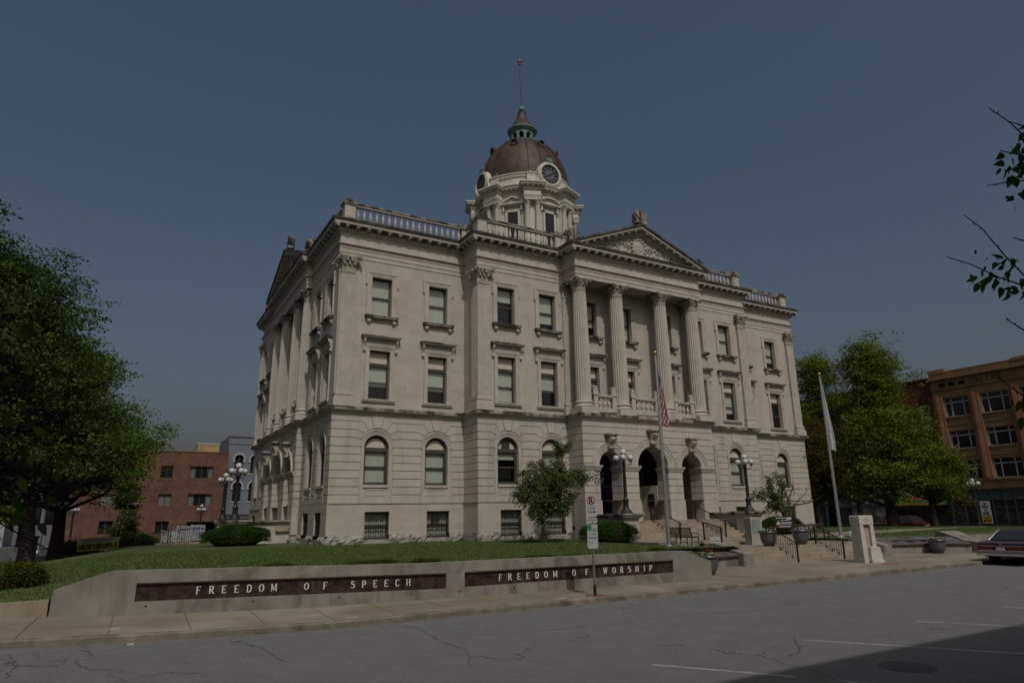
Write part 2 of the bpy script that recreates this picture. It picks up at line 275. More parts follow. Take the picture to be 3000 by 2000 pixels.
# ---------------------------------------------------------------- lettering drawn as strokes with serifs
def arc(cx,cy,rx,ry,a0,a1,n=10): return [(cx+rx*cos(R(a0+(a1-a0)*i/n)),cy+ry*sin(R(a0+(a1-a0)*i/n))) for i in range(n+1)]
GL={ # strokes: (thick?, points) in a 0.62 x 1 cell
'F':[(1,[(.1,0),(.1,1)]),(0,[(.1,.97),(.55,.97)]),(0,[(.1,.52),(.42,.52)]),'s.1,0','s.1,1','v.55,.97','v.42,.52'],
'E':[(1,[(.1,0),(.1,1)]),(0,[(.1,.97),(.55,.97)]),(0,[(.1,.52),(.42,.52)]),(0,[(.1,.03),(.58,.03)]),'s.1,0','s.1,1','v.55,.97','v.42,.52','w.58,.03'],
'R':[(1,[(.1,0),(.1,1)]),(0,[(.1,.97),(.3,.97)]),(1,arc(.3,.74,.22,.23,90,-90)),(0,[(.3,.51),(.1,.51)]),(1,[(.28,.5),(.58,0)]),'s.1,0','s.1,1','s.58,0'],
'P':[(1,[(.1,0),(.1,1)]),(0,[(.1,.97),(.3,.97)]),(1,arc(.3,.72,.24,.25,90,-90)),(0,[(.3,.47),(.1,.47)]),'s.1,0','s.1,1'],
'D':[(1,[(.1,0),(.1,1)]),(0,[(.1,.97),(.26,.97)]),(1,arc(.26,.5,.34,.47,90,-90,14)),(0,[(.26,.03),(.1,.03)]),'s.1,0','s.1,1'],
'O':[(1,arc(.34,.5,.28,.48,55,-55,8)),(0,arc(.34,.5,.28,.48,-55,-125,5)),(1,arc(.34,.5,.28,.48,235,125,8)),(0,arc(.34,.5,.28,.48,125,55,5))],
'C':[(0,arc(.36,.5,.29,.48,40,110,6)),(1,arc(.36,.5,.29,.48,110,250,12)),(0,arc(.36,.5,.29,.48,250,320,6)),'v.58,.85'],
'M':[(0,[(.08,0),(.08,1)]),(1,[(.08,1),(.38,.12)]),(0,[(.38,.12),(.68,1)]),(1,[(.70,0),(.70,1)]),'s.08,0','s.70,0','s.05,1','s.72,1'],
'S':[(0,arc(.32,.75,.2,.23,25,110,6)),(1,arc(.32,.75,.22,.23,110,210,6)+arc(.30,.26,.24,.26,60,-50,8)),(0,arc(.30,.26,.22,.26,-50,-150,6)),'v.52,.85','v.09,.15'],
'H':[(1,[(.1,0),(.1,1)]),(1,[(.56,0),(.56,1)]),(0,[(.1,.52),(.56,.52)]),'s.1,0','s.1,1','s.56,0','s.56,1'],
'I':[(1,[(.3,0),(.3,1)]),'s.3,0','s.3,1'],
'W':[(1,[(.05,1),(.24,0)]),(0,[(.24,0),(.42,1)]),(1,[(.40,1),(.59,0)]),(0,[(.59,0),(.78,1)]),'s.05,1','s.41,1','s.78,1'],
'T':[(1,[(.32,0),(.32,1)]),(0,[(.04,.97),(.6,.97)]),'s.32,0','v.06,.9','v.58,.9'],
'Y':[(1,[(.06,1),(.33,.48)]),(0,[(.6,1),(.33,.48)]),(1,[(.33,.5),(.33,0)]),'s.33,0','s.06,1','s.6,1'],
'U':[(1,[(.1,1),(.1,.3)]+arc(.33,.3,.23,.29,180,270,5)),(0,arc(.33,.3,.23,.29,270,360,5)+[(.56,1)]),'s.1,1','s.56,1'],
'N':[(0,[(.1,0),(.1,1)]),(1,[(.1,1),(.56,0)]),(0,[(.56,0),(.56,1)]),'s.1,0','s.56,1','s.08,1'],
'L':[(1,[(.1,0),(.1,1)]),(0,[(.1,.03),(.55,.03)]),'s.1,0','s.1,1','w.55,.03'],
'A':[(0,[(.04,0),(.32,1)]),(1,[(.32,1),(.6,0)]),(0,[(.14,.35),(.5,.35)]),'s.04,0','s.6,0'],
'K':[(1,[(.1,0),(.1,1)]),(0,[(.1,.42),(.55,1)]),(1,[(.24,.58),(.6,0)]),'s.1,0','s.1,1','s.6,0'],
'G':[(0,arc(.36,.5,.29,.48,40,110,6)),(1,arc(.36,.5,.29,.48,110,270,12)),(0,arc(.36,.5,.26,.47,270,330,4)+[(.6,.45)]),(0,[(.4,.45),(.64,.45)])],
'2':[(1,arc(.3,.72,.2,.26,170,-40,9)+[(.08,.05)]),(1,[(.06,.05),(.55,.05)])],'8':[(1,arc(.3,.75,.18,.22,0,360,14)),(1,arc(.3,.27,.22,.25,0,360,14))],'1':[(1,[(.3,0),(.3,1)])],'5':[(1,[(.5,.95),(.15,.95),(.12,.55)]+arc(.3,.3,.22,.28,120,-140,9))],
' ':[],'-':[(1,[(.1,.45),(.5,.45)])]}
GW={'M':.86,'W':.9,'I':.42,'S':.62,' ':.5}
def glyph(mb,F,ch,a0,z0,h,b0,b1,thick=.13,thin=.06,serif=True,sx=1.0):
    for st in GL.get(ch,[]):
        if isinstance(st,str):
            if not serif: continue
            k=st[0]; x,y=[float(q) for q in st[1:].split(',')]
            if k=='s': y0=y if y<.5 else y-.05; mb.fbox(F,a0+(x-.11)*h*sx,a0+(x+.11)*h*sx,b0,b1+.0005,z0+y0*h,z0+(y0+.05)*h)
            elif k=='v': mb.fbox(F,a0+(x-.025)*h*sx,a0+(x+.025)*h*sx,b0,b1+.0005,z0+(y-.12)*h,z0+(y+.03)*h)
            else: mb.fbox(F,a0+(x-.025)*h*sx,a0+(x+.025)*h*sx,b0,b1+.0005,z0+(y-.03)*h,z0+(y+.15)*h)
            continue
        tk,pts=st; t=(thick if tk else thin)*h/2 if serif else thick*h/2
        P=[Vector((a0+x*h*sx,z0+y*h)) for x,y in pts]; Lf=[]; Rt=[]
        for i,p in enumerate(P):
            d=(P[min(i+1,len(P)-1)]-P[max(i-1,0)]).normalized(); nn=Vector((-d.y,d.x)); Lf.append(p+nn*t); Rt.append(p-nn*t)
        for i in range(len(P)-1):
            q=[Lf[i],Lf[i+1],Rt[i+1],Rt[i]]; mb.add([F(u.x,b0,u.y) for u in q]+[F(u.x,b1,u.y) for u in q],[(0,1,2,3),(7,6,5,4),(0,1,5,4),(1,2,6,5),(2,3,7,6),(3,0,4,7)])
def word(mb,F,txt,a0,z0,h,b0,b1,pitch=None,width=None,**k):
    adv=[GW.get(c,.72) for c in txt]; sx=k.get('sx',1.0)
    if width is not None:
        tot=sum(adv)*h*sx; gap=(width-tot)/max(1,len(txt)-1)
    else: gap=0
    a=a0
    for c,w_ in zip(txt,adv):
        if pitch: glyph(mb,F,c,a,z0,h,b0,b1,**k); a+=pitch
        else: glyph(mb,F,c,a,z0,h,b0,b1,**k); a+=w_*h*sx+gap
# ================================================================ COURTHOUSE
W0,W1,W2=5.21,11.30,18.98; PA,PB=1.785,3.25; PC=.355; DEP=23.25; Y1,Y2=6.26,16.83; YD=11.2
FR=frame(0,0,1,0,0,-1)                 # front: a=x, b=out of the wall
FL=frame(-W2,0,0,1,-1,0)               # left: a=y
FRr=frame(W2,0,0,1,1,0)                # right
FBk=frame(0,DEP,1,0,0,1)
LC=(Y1+Y2)/2
FLP=lambda a,b,z:(-W2-b,LC+a,z)        # left portico, a measured from its middle
court=empty("courthouse",(0,10,0),"pale limestone courthouse with columned entrance porch, corner pilasters and brown copper clock dome","courthouse")
outline=[(-W2,0),(-W1,0),(-W1,-PA),(-W0,-PA),(-W0,-PB),(W0,-PB),(W0,-PA),(W1,-PA),(W1,0),(W2,0),(W2,DEP),(-W2,DEP),(-W2,Y2),(-W2-PC,Y2),(-W2-PC,Y1),(-W2,Y1)]
Z0,ZP,ZB0,ZB1,ZE,ZC=.80,2.42,7.06,7.44,15.88,17.99
def wall_panel(mb,F,b,a0,a1,z0,z1,ops,depth=.3):
    """flat wall with openings (centre, half width, bottom, top/springing, arched) and their reveals"""
    xs={a0,a1}
    for c,hw,zb,zt,ar in ops:
        if ar:
            for i in range(17): xs.add(round(c+hw*cos(PI*i/16),5))
        xs|={c-hw,c+hw}
    xs=sorted(x for x in xs if a0-1e-6<=x<=a1+1e-6)
    def crown(o,x): c,hw,zb,zt,ar=o; return zt+(math.sqrt(max(0,hw*hw-(x-c)**2)) if ar else 0)
    for i in range(len(xs)-1):
        x,y=xs[i],xs[i+1]; 
        if y-x<1e-5: continue
        mid=(x+y)/2; segs=[((z0,z0),None)]; cur=(z0,z0)
        for o in sorted([o for o in ops if o[0]-o[1]<mid<o[0]+o[1]],key=lambda o:o[2]):
            if o[2]>cur[0]+1e-5: mb.add([F(x,b,cur[0]),F(y,b,cur[1]),F(y,b,o[2]),F(x,b,o[2])],[(0,1,2,3)])
            cur=(crown(o,x),crown(o,y))
        if z1>min(cur)+1e-5: mb.add([F(x,b,cur[0]),F(y,b,cur[1]),F(y,b,z1),F(x,b,z1)],[(0,1,2,3)])
    for c,hw,zb,zt,ar in ops:
        pts=[(c-hw,zb),(c-hw,zt)]
        if ar: pts+=[(c+hw*cos(PI-PI*i/16),zt+hw*sin(PI*i/16)) for i in range(1,16)]
        pts+=[(c+hw,zt),(c+hw,zb)]
        n=len(pts)
        mb.add([F(p,b,q) for p,q in pts]+[F(p,b-depth,q) for p,q in pts],[(i,(i+1)%n,n+(i+1)%n,n+i) for i in range(n)])
def arch_strip(mb,F,c,zs,r0,r1,b0,b1,n=20,legs=None):
    """moulded ring round an arch, optionally with straight legs down to a height"""
    th=[PI*i/n for i in range(n+1)]
    for i in range(n):
        p=[(c+r*cos(t),zs+r*sin(t)) for r,t in ((r0,th[i]),(r1,th[i]),(r1,th[i+1]),(r0,th[i+1]))]
        mb.add([F(x,b0,z) for x,z in p]+[F(x,b1,z) for x,z in p],[(4,5,6,7),(0,3,7,4),(1,5,6,2)])
    if legs is not None:
        mb.fbox(F,c-r1,c-r0,b0,b1,legs,zs); mb.fbox(F,c+r0,c+r1,b0,b1,legs,zs)
GR=[2.42,2.85,3.26,3.68,4.10,4.52,4.93,5.34,5.81,6.23,6.67,7.05]
VT={7:((.93,5.34),(1.02,5.34)),8:((.88,5.73),(1.22,5.81)),9:((.72,6.02),(1.09,6.23)),10:((.50,6.22),(.80,6.67)),11:((.22,6.35),(.37,7.05))}
def rust(mb,F,b,a0,a1,wins,e0=0,e1=0,pr=.04,g=.018,hw=.92):
    """rusticated courses; they turn down to round-headed windows as wedge stones"""
    ws=sorted(wins); b1=b+pr
    for k in range(len(GR)-1):
        za,zb=GR[k]+g,GR[k+1]-g; edges=[None]+ws+[None]
        for i in range(len(edges)-1):
            l,r=edges[i],edges[i+1]; poly=[]
            def side(c,sg):
                if k<7: return [(c+sg*hw,za),(c+sg*hw,zb)]
                C0,T0=VT[k]; C1,T1=VT[k+1]
                lo=[(c+sg*T0[0],T0[1]+g)] if k>7 else []
                return lo+[(c+sg*(C0[0]+.012),C0[1]+g*1.2),(c+sg*(C1[0]+.012),C1[1]-g*.6),(c+sg*T1[0],zb)]
            L=side(l,1) if l is not None else [(a0-(pr if e0 else 0),za),(a0-(pr if e0 else 0),zb)]
            Rr=side(r,-1) if r is not None else [(a1+(pr if e1 else 0),za),(a1+(pr if e1 else 0),zb)]
            if Rr[0][0]-L[0][0]<.03: continue
            mb.prism(F,L+Rr[::-1],b-.01,b1)
    for c in ws: mb.prism(F,[(c-.20,6.36),(c+.20,6.36),(c+.345,7.035),(c-.345,7.035)],b-.01,b1+.015)
def rust_arches(mb,F,b,a0,a1,arcs,solids,e0=1,e1=1,pr=.04,g=.018):
    """courses of the porch: cut by archivolt circles (centre,R) above the imposts; piers below"""
    for k in range(len(GR)-1):
        za,zb=GR[k]+g,GR[k+1]-g
        if zb<4.2:
            for s0,s1,x0,x1 in solids: mb.fbox(F,s0-(pr if x0 else 0),s1+(pr if x1 else 0),b-.01,b+pr,za,zb)
            continue
        za=max(za,4.42)
        xs={a0-pr*e0,a1+pr*e1}
        for c,r in arcs:
            for i in range(25): xs.add(round(c+r*cos(PI*i/24),4))
        xs=sorted(x for x in xs if a0-pr-1e-6<=x<=a1+pr+1e-6)
        low=lambda x:max([za]+[4.42+math.sqrt(max(0,r*r-(x-c)**2)) for c,r in arcs if abs(x-c)<r])
        for i in range(len(xs)-1):
            x,y=xs[i],xs[i+1]; lx,ly=low(x+1e-4),low(y-1e-4)
            if min(lx,ly)>=zb or y-x<1e-4: continue
            lx,ly=min(lx,zb),min(ly,zb)
            mb.add([F(x,b+pr,lx),F(y,b+pr,ly),F(y,b+pr,zb),F(x,b+pr,zb),F(x,b,lx),F(y,b,ly),F(y,b,zb),F(x,b,zb)],[(0,1,2,3),(3,2,6,7),(0,4,5,1)])
            if i==0: mb.add([F(x,b+pr,lx),F(x,b+pr,zb),F(x,b,zb),F(x,b,lx)],[(0,1,2,3)])
            if i==len(xs)-2: mb.add([F(y,b+pr,ly),F(y,b+pr,zb),F(y,b,zb),F(y,b,ly)],[(0,1,2,3)])
# ---- walls
base,grnd,bl,up=MB(),MB(),MB(),MB()
AW=lambda c:(c,.69,3.36,5.30,True)
BW=lambda c:(c,.67,.60,1.98,False)
U2=lambda c:(c,.60,7.92,10.67,False)
U3=lambda c:(c,.595,12.64,14.95,False)
PB2=PB-.0
segs=[ # frame,b,a0,a1,window centres, outer-corner flags
 (FR,0,-W2,-W1,[-16.5,-13.02],1,0),(FR,PA,-W1,-W0,[-9.40,-6.45],1,0),(FR,PA,W0,W1,[6.20,9.02],0,1),(FR,0,W1,W2,[12.75,16.15],0,1),
 (FL,0,0,Y1,[1.75,4.45],1,0),(FL,0,Y2,DEP,[18.6,21.3],0,1)]
for F,b,a0,a1,ws,e0,e1 in segs:
    bw=[BW(c+.12 if F is FR else c) for c in ws] 
    wall_panel(base,F,b+.06,a0-(.06*e0),a1+(.06*e1),Z0-.02,ZP,bw,.42)
    wall_panel(grnd,F,b,a0,a1,ZP,ZB0+.02,[AW(c) for c in ws],.30)
    rust(bl,F,b,a0+(.012 if F is FL else 0),a1,ws,e0 if F is FR else 0,e1)
    wall_panel(up,F,b,a0,a1,ZB1-.05,ZE+.05,[U2(c) for c in ws]+[U3(c) for c in ws],.32)
# returns between the planes
for x,y0,y1,sg in ((-W1,0,PA,-1),(W1,0,PA,1)):
    F=(lambda x,sg:(lambda a,b,z:(x+sg*b,-a,z)))(x,sg)
    rust(bl,F,0,y0,y1-.012,[],0,0); grnd.fbox(F,y0,y1,-.1,0,ZP,ZB0+.02); base.fbox(F,y0,y1+.054,-.1,.054,Z0,ZP); up.fbox(F,y0,y1,-.1,0,ZB1-.05,ZE+.05)
# right, back and roof
for m,z0,z1,o in ((base,Z0-.02,ZP,.06),(grnd,ZP,ZB0,0),(up,ZB0,ZE+.05,0)):
    m.add([(W2+o,-o,z0),(W2+o,DEP+o,z0),(-W2-o,DEP+o,z0),(W2+o,-o,z1),(W2+o,DEP+o,z1),(-W2-o,DEP+o,z1)],[(0,1,4,3),(1,2,5,4)])
rust(bl,FRr,0,.012,DEP,[],0,1); 
# porch wall behind the columns (front)
wall_panel(up,FR,PA,-W0,W0,ZB1-.05,ZE+.3,[U2(c) for c in (-3.25,-.35,3.2)]+[U3(c) for c in (-3.25,-.35,3.2)],.32)
LB=PC-1.465
wall_panel(up,FLP,LB,-5.285,5.285,ZB1-.05,ZE+.3,[U2(c) for c in (-3.25,0,3.25)]+[U3(c) for c in (-3.25,0,3.25)],.32)
for s in (-1,1): up.box((-W2-.001,LC+s*5.285-.05,ZB1-.05),(-W2-LB+.05,LC+s*5.285+.05,ZE+.1))
# porch ground storey: piers and arches, front and left
ARC=[(-3.28,.85),(0,1.22),(3.20,.85)]; VOL=[(-3.28,1.36),(0,1.74),(3.20,1.36)]
piers=[(-W0,-4.13,1,0),(-2.43,-1.22,0,0),(1.22,2.35,0,0),(4.05,W0,0,1)]
def porch_ground(F,b,thick,side_b):
    wall_panel(grnd,F,b,-W0,W0,ZP,ZB0+.02,[(c,r,ZP,4.42,True) for c,r in ARC],thick)
    rust_arches(bl,F,b,-W0,W0,VOL,piers)
    for c,r in ARC:
        big=r>1
        for r0,r1,pr in ((r,r+.10,.05),(r+.10,r+.27,.075),(r+.27,r+.33,.11),(r+.33,r+(.46 if big else .44),.09),(r+(.46 if big else .44),r+.51,.13)): arch_strip(det,F,c,4.42,r0,r1,b-.01,b+pr,28)
        for i in range(40): # bead row
            t=PI*(i+.5)/40; rr=r+.30; det.lathe(F(c+rr*cos(t),b+.12,4.42+rr*sin(t)),[(.001,-.018),(.016,0),(.001,.018)],5,False)
        for i in range(11): # coffers of the soffit
            t=PI*(i+.5)/11; ww=.22
            for b0_,b1_ in ((b-thick*.92,b-thick*.52),(b-thick*.45,b-thick*.08)):
                q=[(c+rr*cos(t+d),4.42+rr*sin(t+d)) for rr,d in ((r+.001,-.10),(r+.001,.10),(r-.035,.10),(r-.035,-.10))]
                for d0,d1 in ((-.12,-.09),(.09,.12)):
                    q=[(c+rr*cos(t+d),4.42+rr*sin(t+d)) for rr,d in ((r+.02,d0),(r+.02,d1),(r-.03,d1),(r-.03,d0))]; det.prism(F,q,b0_,b1_)
    for s0,s1,x0,x1 in piers: # imposts and plinth blocks
        for z0_,z1_,o in ((4.10,4.16,.05),(4.16,4.28,.09),(4.28,4.36,.14),(4.36,4.42,.17)): det.fbox(F,s0-(o if not x0 else .0),s1+(o if not x1 else .0),b-thick-.0,b+o,z0_,z1_)
        base.fbox(F,s0-.06,s1+.06,b-thick-.05,b+.07,Z0-.5,ZP)
        if not x0:
            for k in range(4): bl.fbox(F,s0-.03,s0+.02,b-thick,b-.0,GR[k]+.016,GR[k+1]-.016)
        if not x1:
            for k in range(4): bl.fbox(F,s1-.02,s1+.03,b-thick,b-.0,GR[k]+.016,GR[k+1]-.016)
    for c,r in ARC: # scroll keystones with carved face
        zt=6.28 if r<1 else 6.66; kb=MB()
        kb.fbox(F,c-.42,c+.42,b,b+.52,zt-.10,zt); kb.fbox(F,c-.34,c+.34,b,b+.44,zt-.17,zt-.10)
        prof=[(b,zt-.17),(b+.40,zt-.17),(b+.44,zt-.30),(b+.36,zt-.45),(b+.25,zt-.60),(b+.24,zt-.74),(b+.30,zt-.84),(b+.26,zt-.92),(b+.12,zt-.90),(b,zt-.80)]
        for a0_,a1_,o in ((-.24,-.16,.03),(-.16,.16,0),(.16,.24,.03)):
            n=len(prof); P=[(q+o*(q>b+.05),z) for q,z in prof]
            kb.add([F(c+a0_,q,z) for q,z in P]+[F(c+a1_,q,z) for q,z in P],[tuple(range(n)),tuple(range(2*n-1,n-1,-1))]+[(i,(i+1)%n,n+(i+1)%n,n+i) for i in range(n)])
        for q,z,rr in ((b+.42,zt-.35,.10),(b+.33,zt-.5,.09),(b+.26,zt-.66,.07),(b+.30,zt-.86,.09)): kb.ball(F(c,q,z),rr,8,6)
        for s in (-1,1):
            for q,z,rr in ((b+.40,zt-.28,.06),(b+.36,zt-.42,.05),(b+.27,zt-.55,.05)): kb.ball(F(c+s*.12,q,z),rr,8,6)
        kb.build("keystone","stone_cap",court,40)
det=MB()
porch_ground(FR,PB,1.0,None); porch_ground(FLP,PC,.75,None)
for x,sg in ((-W0,-1),(W0,1)):
    F=(lambda x,sg:(lambda a,b,z:(x+sg*b,-a,z)))(x,sg)
    rust(bl,F,0,PA,PB-.012,[],0,0); grnd.fbox(F,PA,PB,-.15,0,ZP,ZB0+.02)
for s in (-1,1):
    F=(lambda s:(lambda a,b,z:(-W2-a,LC+s*(W0+.075)+s*b,z)))(s)
    rust(bl,F,0,0,PC-.012,[],0,0); grnd.fbox(F,0,PC,-.1,0,ZP,ZB0+.02); base.fbox(F,0,PC+.054,-.1,.054,Z0,ZP)
# porch rooms
pr=MB(); pr.box((-W0+.1,-.70,1.0),(W0-.1,-.55,3.35)); pr.box((-W0+.02,-2.3,1.0),(-W0+.25,-.5,ZB0)); pr.box((W0-.25,-2.3,1.0),(W0-.02,-.5,ZB0)); pr.box((1.15,-2.2,1.0),(1.45,-.5,3.35))
pr.box((-W0+.05,-2.28,6.3),(W0-.05,-.5,6.5))
pr.build("porch_room_wall","stone_plain",court)
pr=MB(); pr.box((-W2-PC+.6,LC-5.2,1.2),(-W2-PC+.95,LC+5.2,4.0)); pr.build("porch_niche_wall","stone_plain",court)
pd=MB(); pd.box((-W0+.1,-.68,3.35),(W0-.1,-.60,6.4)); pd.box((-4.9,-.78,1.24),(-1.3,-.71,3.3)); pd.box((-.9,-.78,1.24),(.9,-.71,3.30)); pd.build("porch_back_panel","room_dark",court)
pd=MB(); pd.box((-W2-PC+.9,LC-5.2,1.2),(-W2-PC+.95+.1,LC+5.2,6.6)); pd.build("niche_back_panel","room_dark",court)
pf=MB(); pf.box((-W0+.03,-4.2,1.0),(W0-.03,-.5,1.24)); pf.build("porch_floor","step_concrete",court)
pf=MB(); pf.box((-W2-1.2,LC-5.1,1.0),(-W2+.9,LC+5.1,1.3)); pf.build("side_porch_floor","step_concrete",court)
dm=MB(); dm.box((-.95,-.80,3.30),(2.2,-.69,3.42)); dm.box((-.04,-.80,1.24),(.04,-.70,3.3)); dm.box((1.18,-.80,3.42),(1.25,-.7,5.9)); dm.box((-1.3,-.80,3.42),(-1.22,-.7,5.9)); dm.box((-1.3,-.80,4.65),(1.25,-.7,4.72)); door=dm.build("entrance_door","frame_brown",court)
gl=MB(); gl.box((-1.22,-.72,3.45),(1.18,-.70,5.9)); gl.build("door_glass","glass",door)
pl=MB(); pl.box((1.46,-1.75,2.2),(1.50,-1.15,3.0)); pl.build("wall_plaque","room_dark",court)
pq=MB(); pq.box((1.10,-1.9,2.05),(1.148,-1.35,2.85)); pq.build("wall_plaque","letter_dark",court)
for i,(x,z,w_,h) in enumerate(((-3.55,2.25,.28,.36),(-3.15,2.3,.2,.42),(-2.9,2.2,.3,.42),(-3.7,1.85,.22,.36),(-3.4,1.8,.22,.34),(-3.1,1.85,.24,.4),(-2.75,1.8,.2,.4),(-2.85,1.45,.22,.26))):
    q=MB(); q.box((x,-.80,z),(x+w_,-.785,z+h)); q.build("paper_notice","white_paint",court)
# rock-faced footing
rf=MB(); 
def rockrow(F,b,a0,a1,wins,zb,e1=0):
    a=a0
    cuts=sorted([(c-.67,c+.67) for c in wins]); x=a0; spans=[]
    for l,r in cuts: spans.append((x,l)); x=r
    spans.append((x,a1))
    for s0,s1 in spans:
        x=s0
        while x<s1-.15:
            x2=min(s1,x+random.uniform(.8,1.6)); 
            if s1-x2<.3: x2=s1
            nx=max(2,int((x2-x)/.14)); nz=5; g=[]
            for j in range(nz+1):
                for i in range(nx+1):
                    ed=(i in(0,nx)) or (j in(0,nz)); o=.07+(0 if ed else random.uniform(.02,.15)); g.append(F(x+.004+(x2-x-.008)*i/nx,b+o,zb+(Z0-zb)*j/nz))
            fs=[(j*(nx+1)+i,j*(nx+1)+i+1,(j+1)*(nx+1)+i+1,(j+1)*(nx+1)+i) for j in range(nz) for i in range(nx)]
            rf.add(g,fs); rf.fbox(F,x,x2,b-.2,b+.06,zb,Z0); x=x2
    for l,r in cuts: rf.fbox(F,l,r,b-.4,b+.12,zb,.58)
rockrow(FR,0,-W2-.07,-W1,[-16.38,-12.9],.05); rockrow(FR,PA,-W1-.07,-W0,[-9.28,-6.33],.05); rockrow(FR,PA,W0,W1+.07,[6.32,9.14],.05); rockrow(FR,0,W1,W2+.07,[12.87,16.27],.05)
rockrow(FL,0,-.07,Y1,[1.75,4.45],.05); rockrow(FL,PC,Y1,Y1+1.2,[],.05); rockrow(FL,0,Y2,DEP,[18.6,21.3],.0)
for x in (-W1,W1): rf.box((x-.1,-PA-.05,.05),(x+.1,0,Z0))
rf.box((-W0-.05,-PB-.1,.05),(-4.1,-PA,Z0)); rf.box((4.1,-PB-.1,.05),(W0+.05,-PA,Z0)); rf.box((W2-.1,0,-.1),(W2+.1,DEP,Z0)); rf.box((-W2,DEP-.1,-.1),(W2,DEP+.1,Z0))
rf.build("rock_footing","rock_face",court)
lg=MB(); [lg.sweep([(0,ZP-.05),(.10,ZP-.03),(.10,ZP+.0),(0,ZP+.012)],q,False) for q in (outline[:4],outline[6:13])]; lg.build("plinth_course","stone_plain",court)
base.build("basement_wall","stone",court); grnd.build("ground_wall","stone_plain",court); bl.build("rusticated_courses","stone_block",court); up.build("upper_wall","stone",court)
# belt course between the storeys
bc=MB(); bp_=[(0,7.00),(.05,7.02),(.05,7.07),(.12,7.13),(.12,7.17),(.24,7.22),(.28,7.24),(.29,7.40),(.25,7.44),(0,7.47)]
bc.sweep(bp_,outline,True,lambda q:1 if q>=6 else 0); bc.build("belt_course",["stone_plain","stone_stained"],court)
# floor slab under balcony and inside roof
sl_=MB(); sl_.box((-W0+.01,-PB+.01,ZB0),(W0-.01,-PA+.1,ZB1+.02)); sl_.build("balcony_floor","stone_plain",court); sl_=MB(); sl_.box((-W2-PC+.01,LC-5.28,ZB0),(-W2-LB,LC+5.28,ZB1+.02)); sl_.build("balcony_floor","stone_plain",court)
rs=MB(); rs.box((-W2+.05,.05,17.7),(W2-.05,DEP-.05,18.05)); rs.box((-W1+.05,-PA+.05,17.7),(W1-.05,.05,18.04)); rs.build("roof","roof_grey",court)
ceil=MB(); ceil.box((-W0+.05,-PB+.02,15.94),(W0-.05,-PA+.05,16.5)); ceil.build("porch_soffit","stone_plain",court); ceil=MB(); ceil.box((-W2-PC+.02,LC-5.26,15.94),(-W2-LB,LC+5.26,16.5)); ceil.build("porch_soffit","stone_plain",court)
# entablature: architrave, frieze, dentils, modillions, corona
en=MB(); ep=[(-.05,15.87),(.03,15.88),(.03,16.12),(.06,16.13),(.06,16.38),(.09,16.39),(.09,16.53),(.15,16.58),(.20,16.60),(.20,16.64),(.05,16.67),(.04,17.24),(.10,17.30),(.14,17.33),(.14,17.36)]
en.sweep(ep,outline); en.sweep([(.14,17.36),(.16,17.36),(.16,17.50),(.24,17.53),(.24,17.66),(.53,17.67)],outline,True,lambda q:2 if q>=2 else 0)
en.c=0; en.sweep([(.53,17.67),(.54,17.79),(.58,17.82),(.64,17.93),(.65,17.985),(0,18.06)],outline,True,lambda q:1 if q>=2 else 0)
n=len(outline)
for i in range(n):
    p=Vector(outline[i]); q=Vector(outline[(i+1)%n]); d=q-p; L_=d.length; d.normalize(); nn=Vector((d.y,-d.x))
    if i in (9,10): continue
    nx=Vector(outline[(i+2)%n])-q; pv=p-Vector(outline[i-1])
    conv0=pv.cross(d) if False else (pv.x*d.y-pv.y*d.x)>0; conv1=(d.x*nx.y-d.y*nx.x)>0
    F=(lambda p,d,nn:(lambda a,b,z:(p.x+d.x*a+nn.x*b,p.y+d.y*a+nn.y*b,z)))(p,d,nn)
    s0,s1=(-.20 if conv0 else .26),(L_+.20 if conv1 else L_-.26)
    k=max(1,round((s1-s0)/.185)); en.c=0
    for j in range(k+1):
        a=s0+(s1-s0)*j/k; en.fbox(F,a-.055,a+.055,.14,.235,17.365,17.495)
    s0,s1=(-.42 if conv0 else .62),(L_+.42 if conv1 else L_-.62)
    if s1<=s0: continue
    k=max(1,round((s1-s0)/.60))
    for j in range(k+1):
        a=s0+(s1-s0)*j/k
        en.fbox(F,a-.10,a+.10,.24,.49,17.58,17.668); en.fbox(F,a-.075,a+.075,.24,.42,17.50,17.58); en.fbox(F,a-.10,a+.10,.49,.505,17.575,17.60)
en.build("entablature",["stone_plain","stone_soot","stone_under"],court)
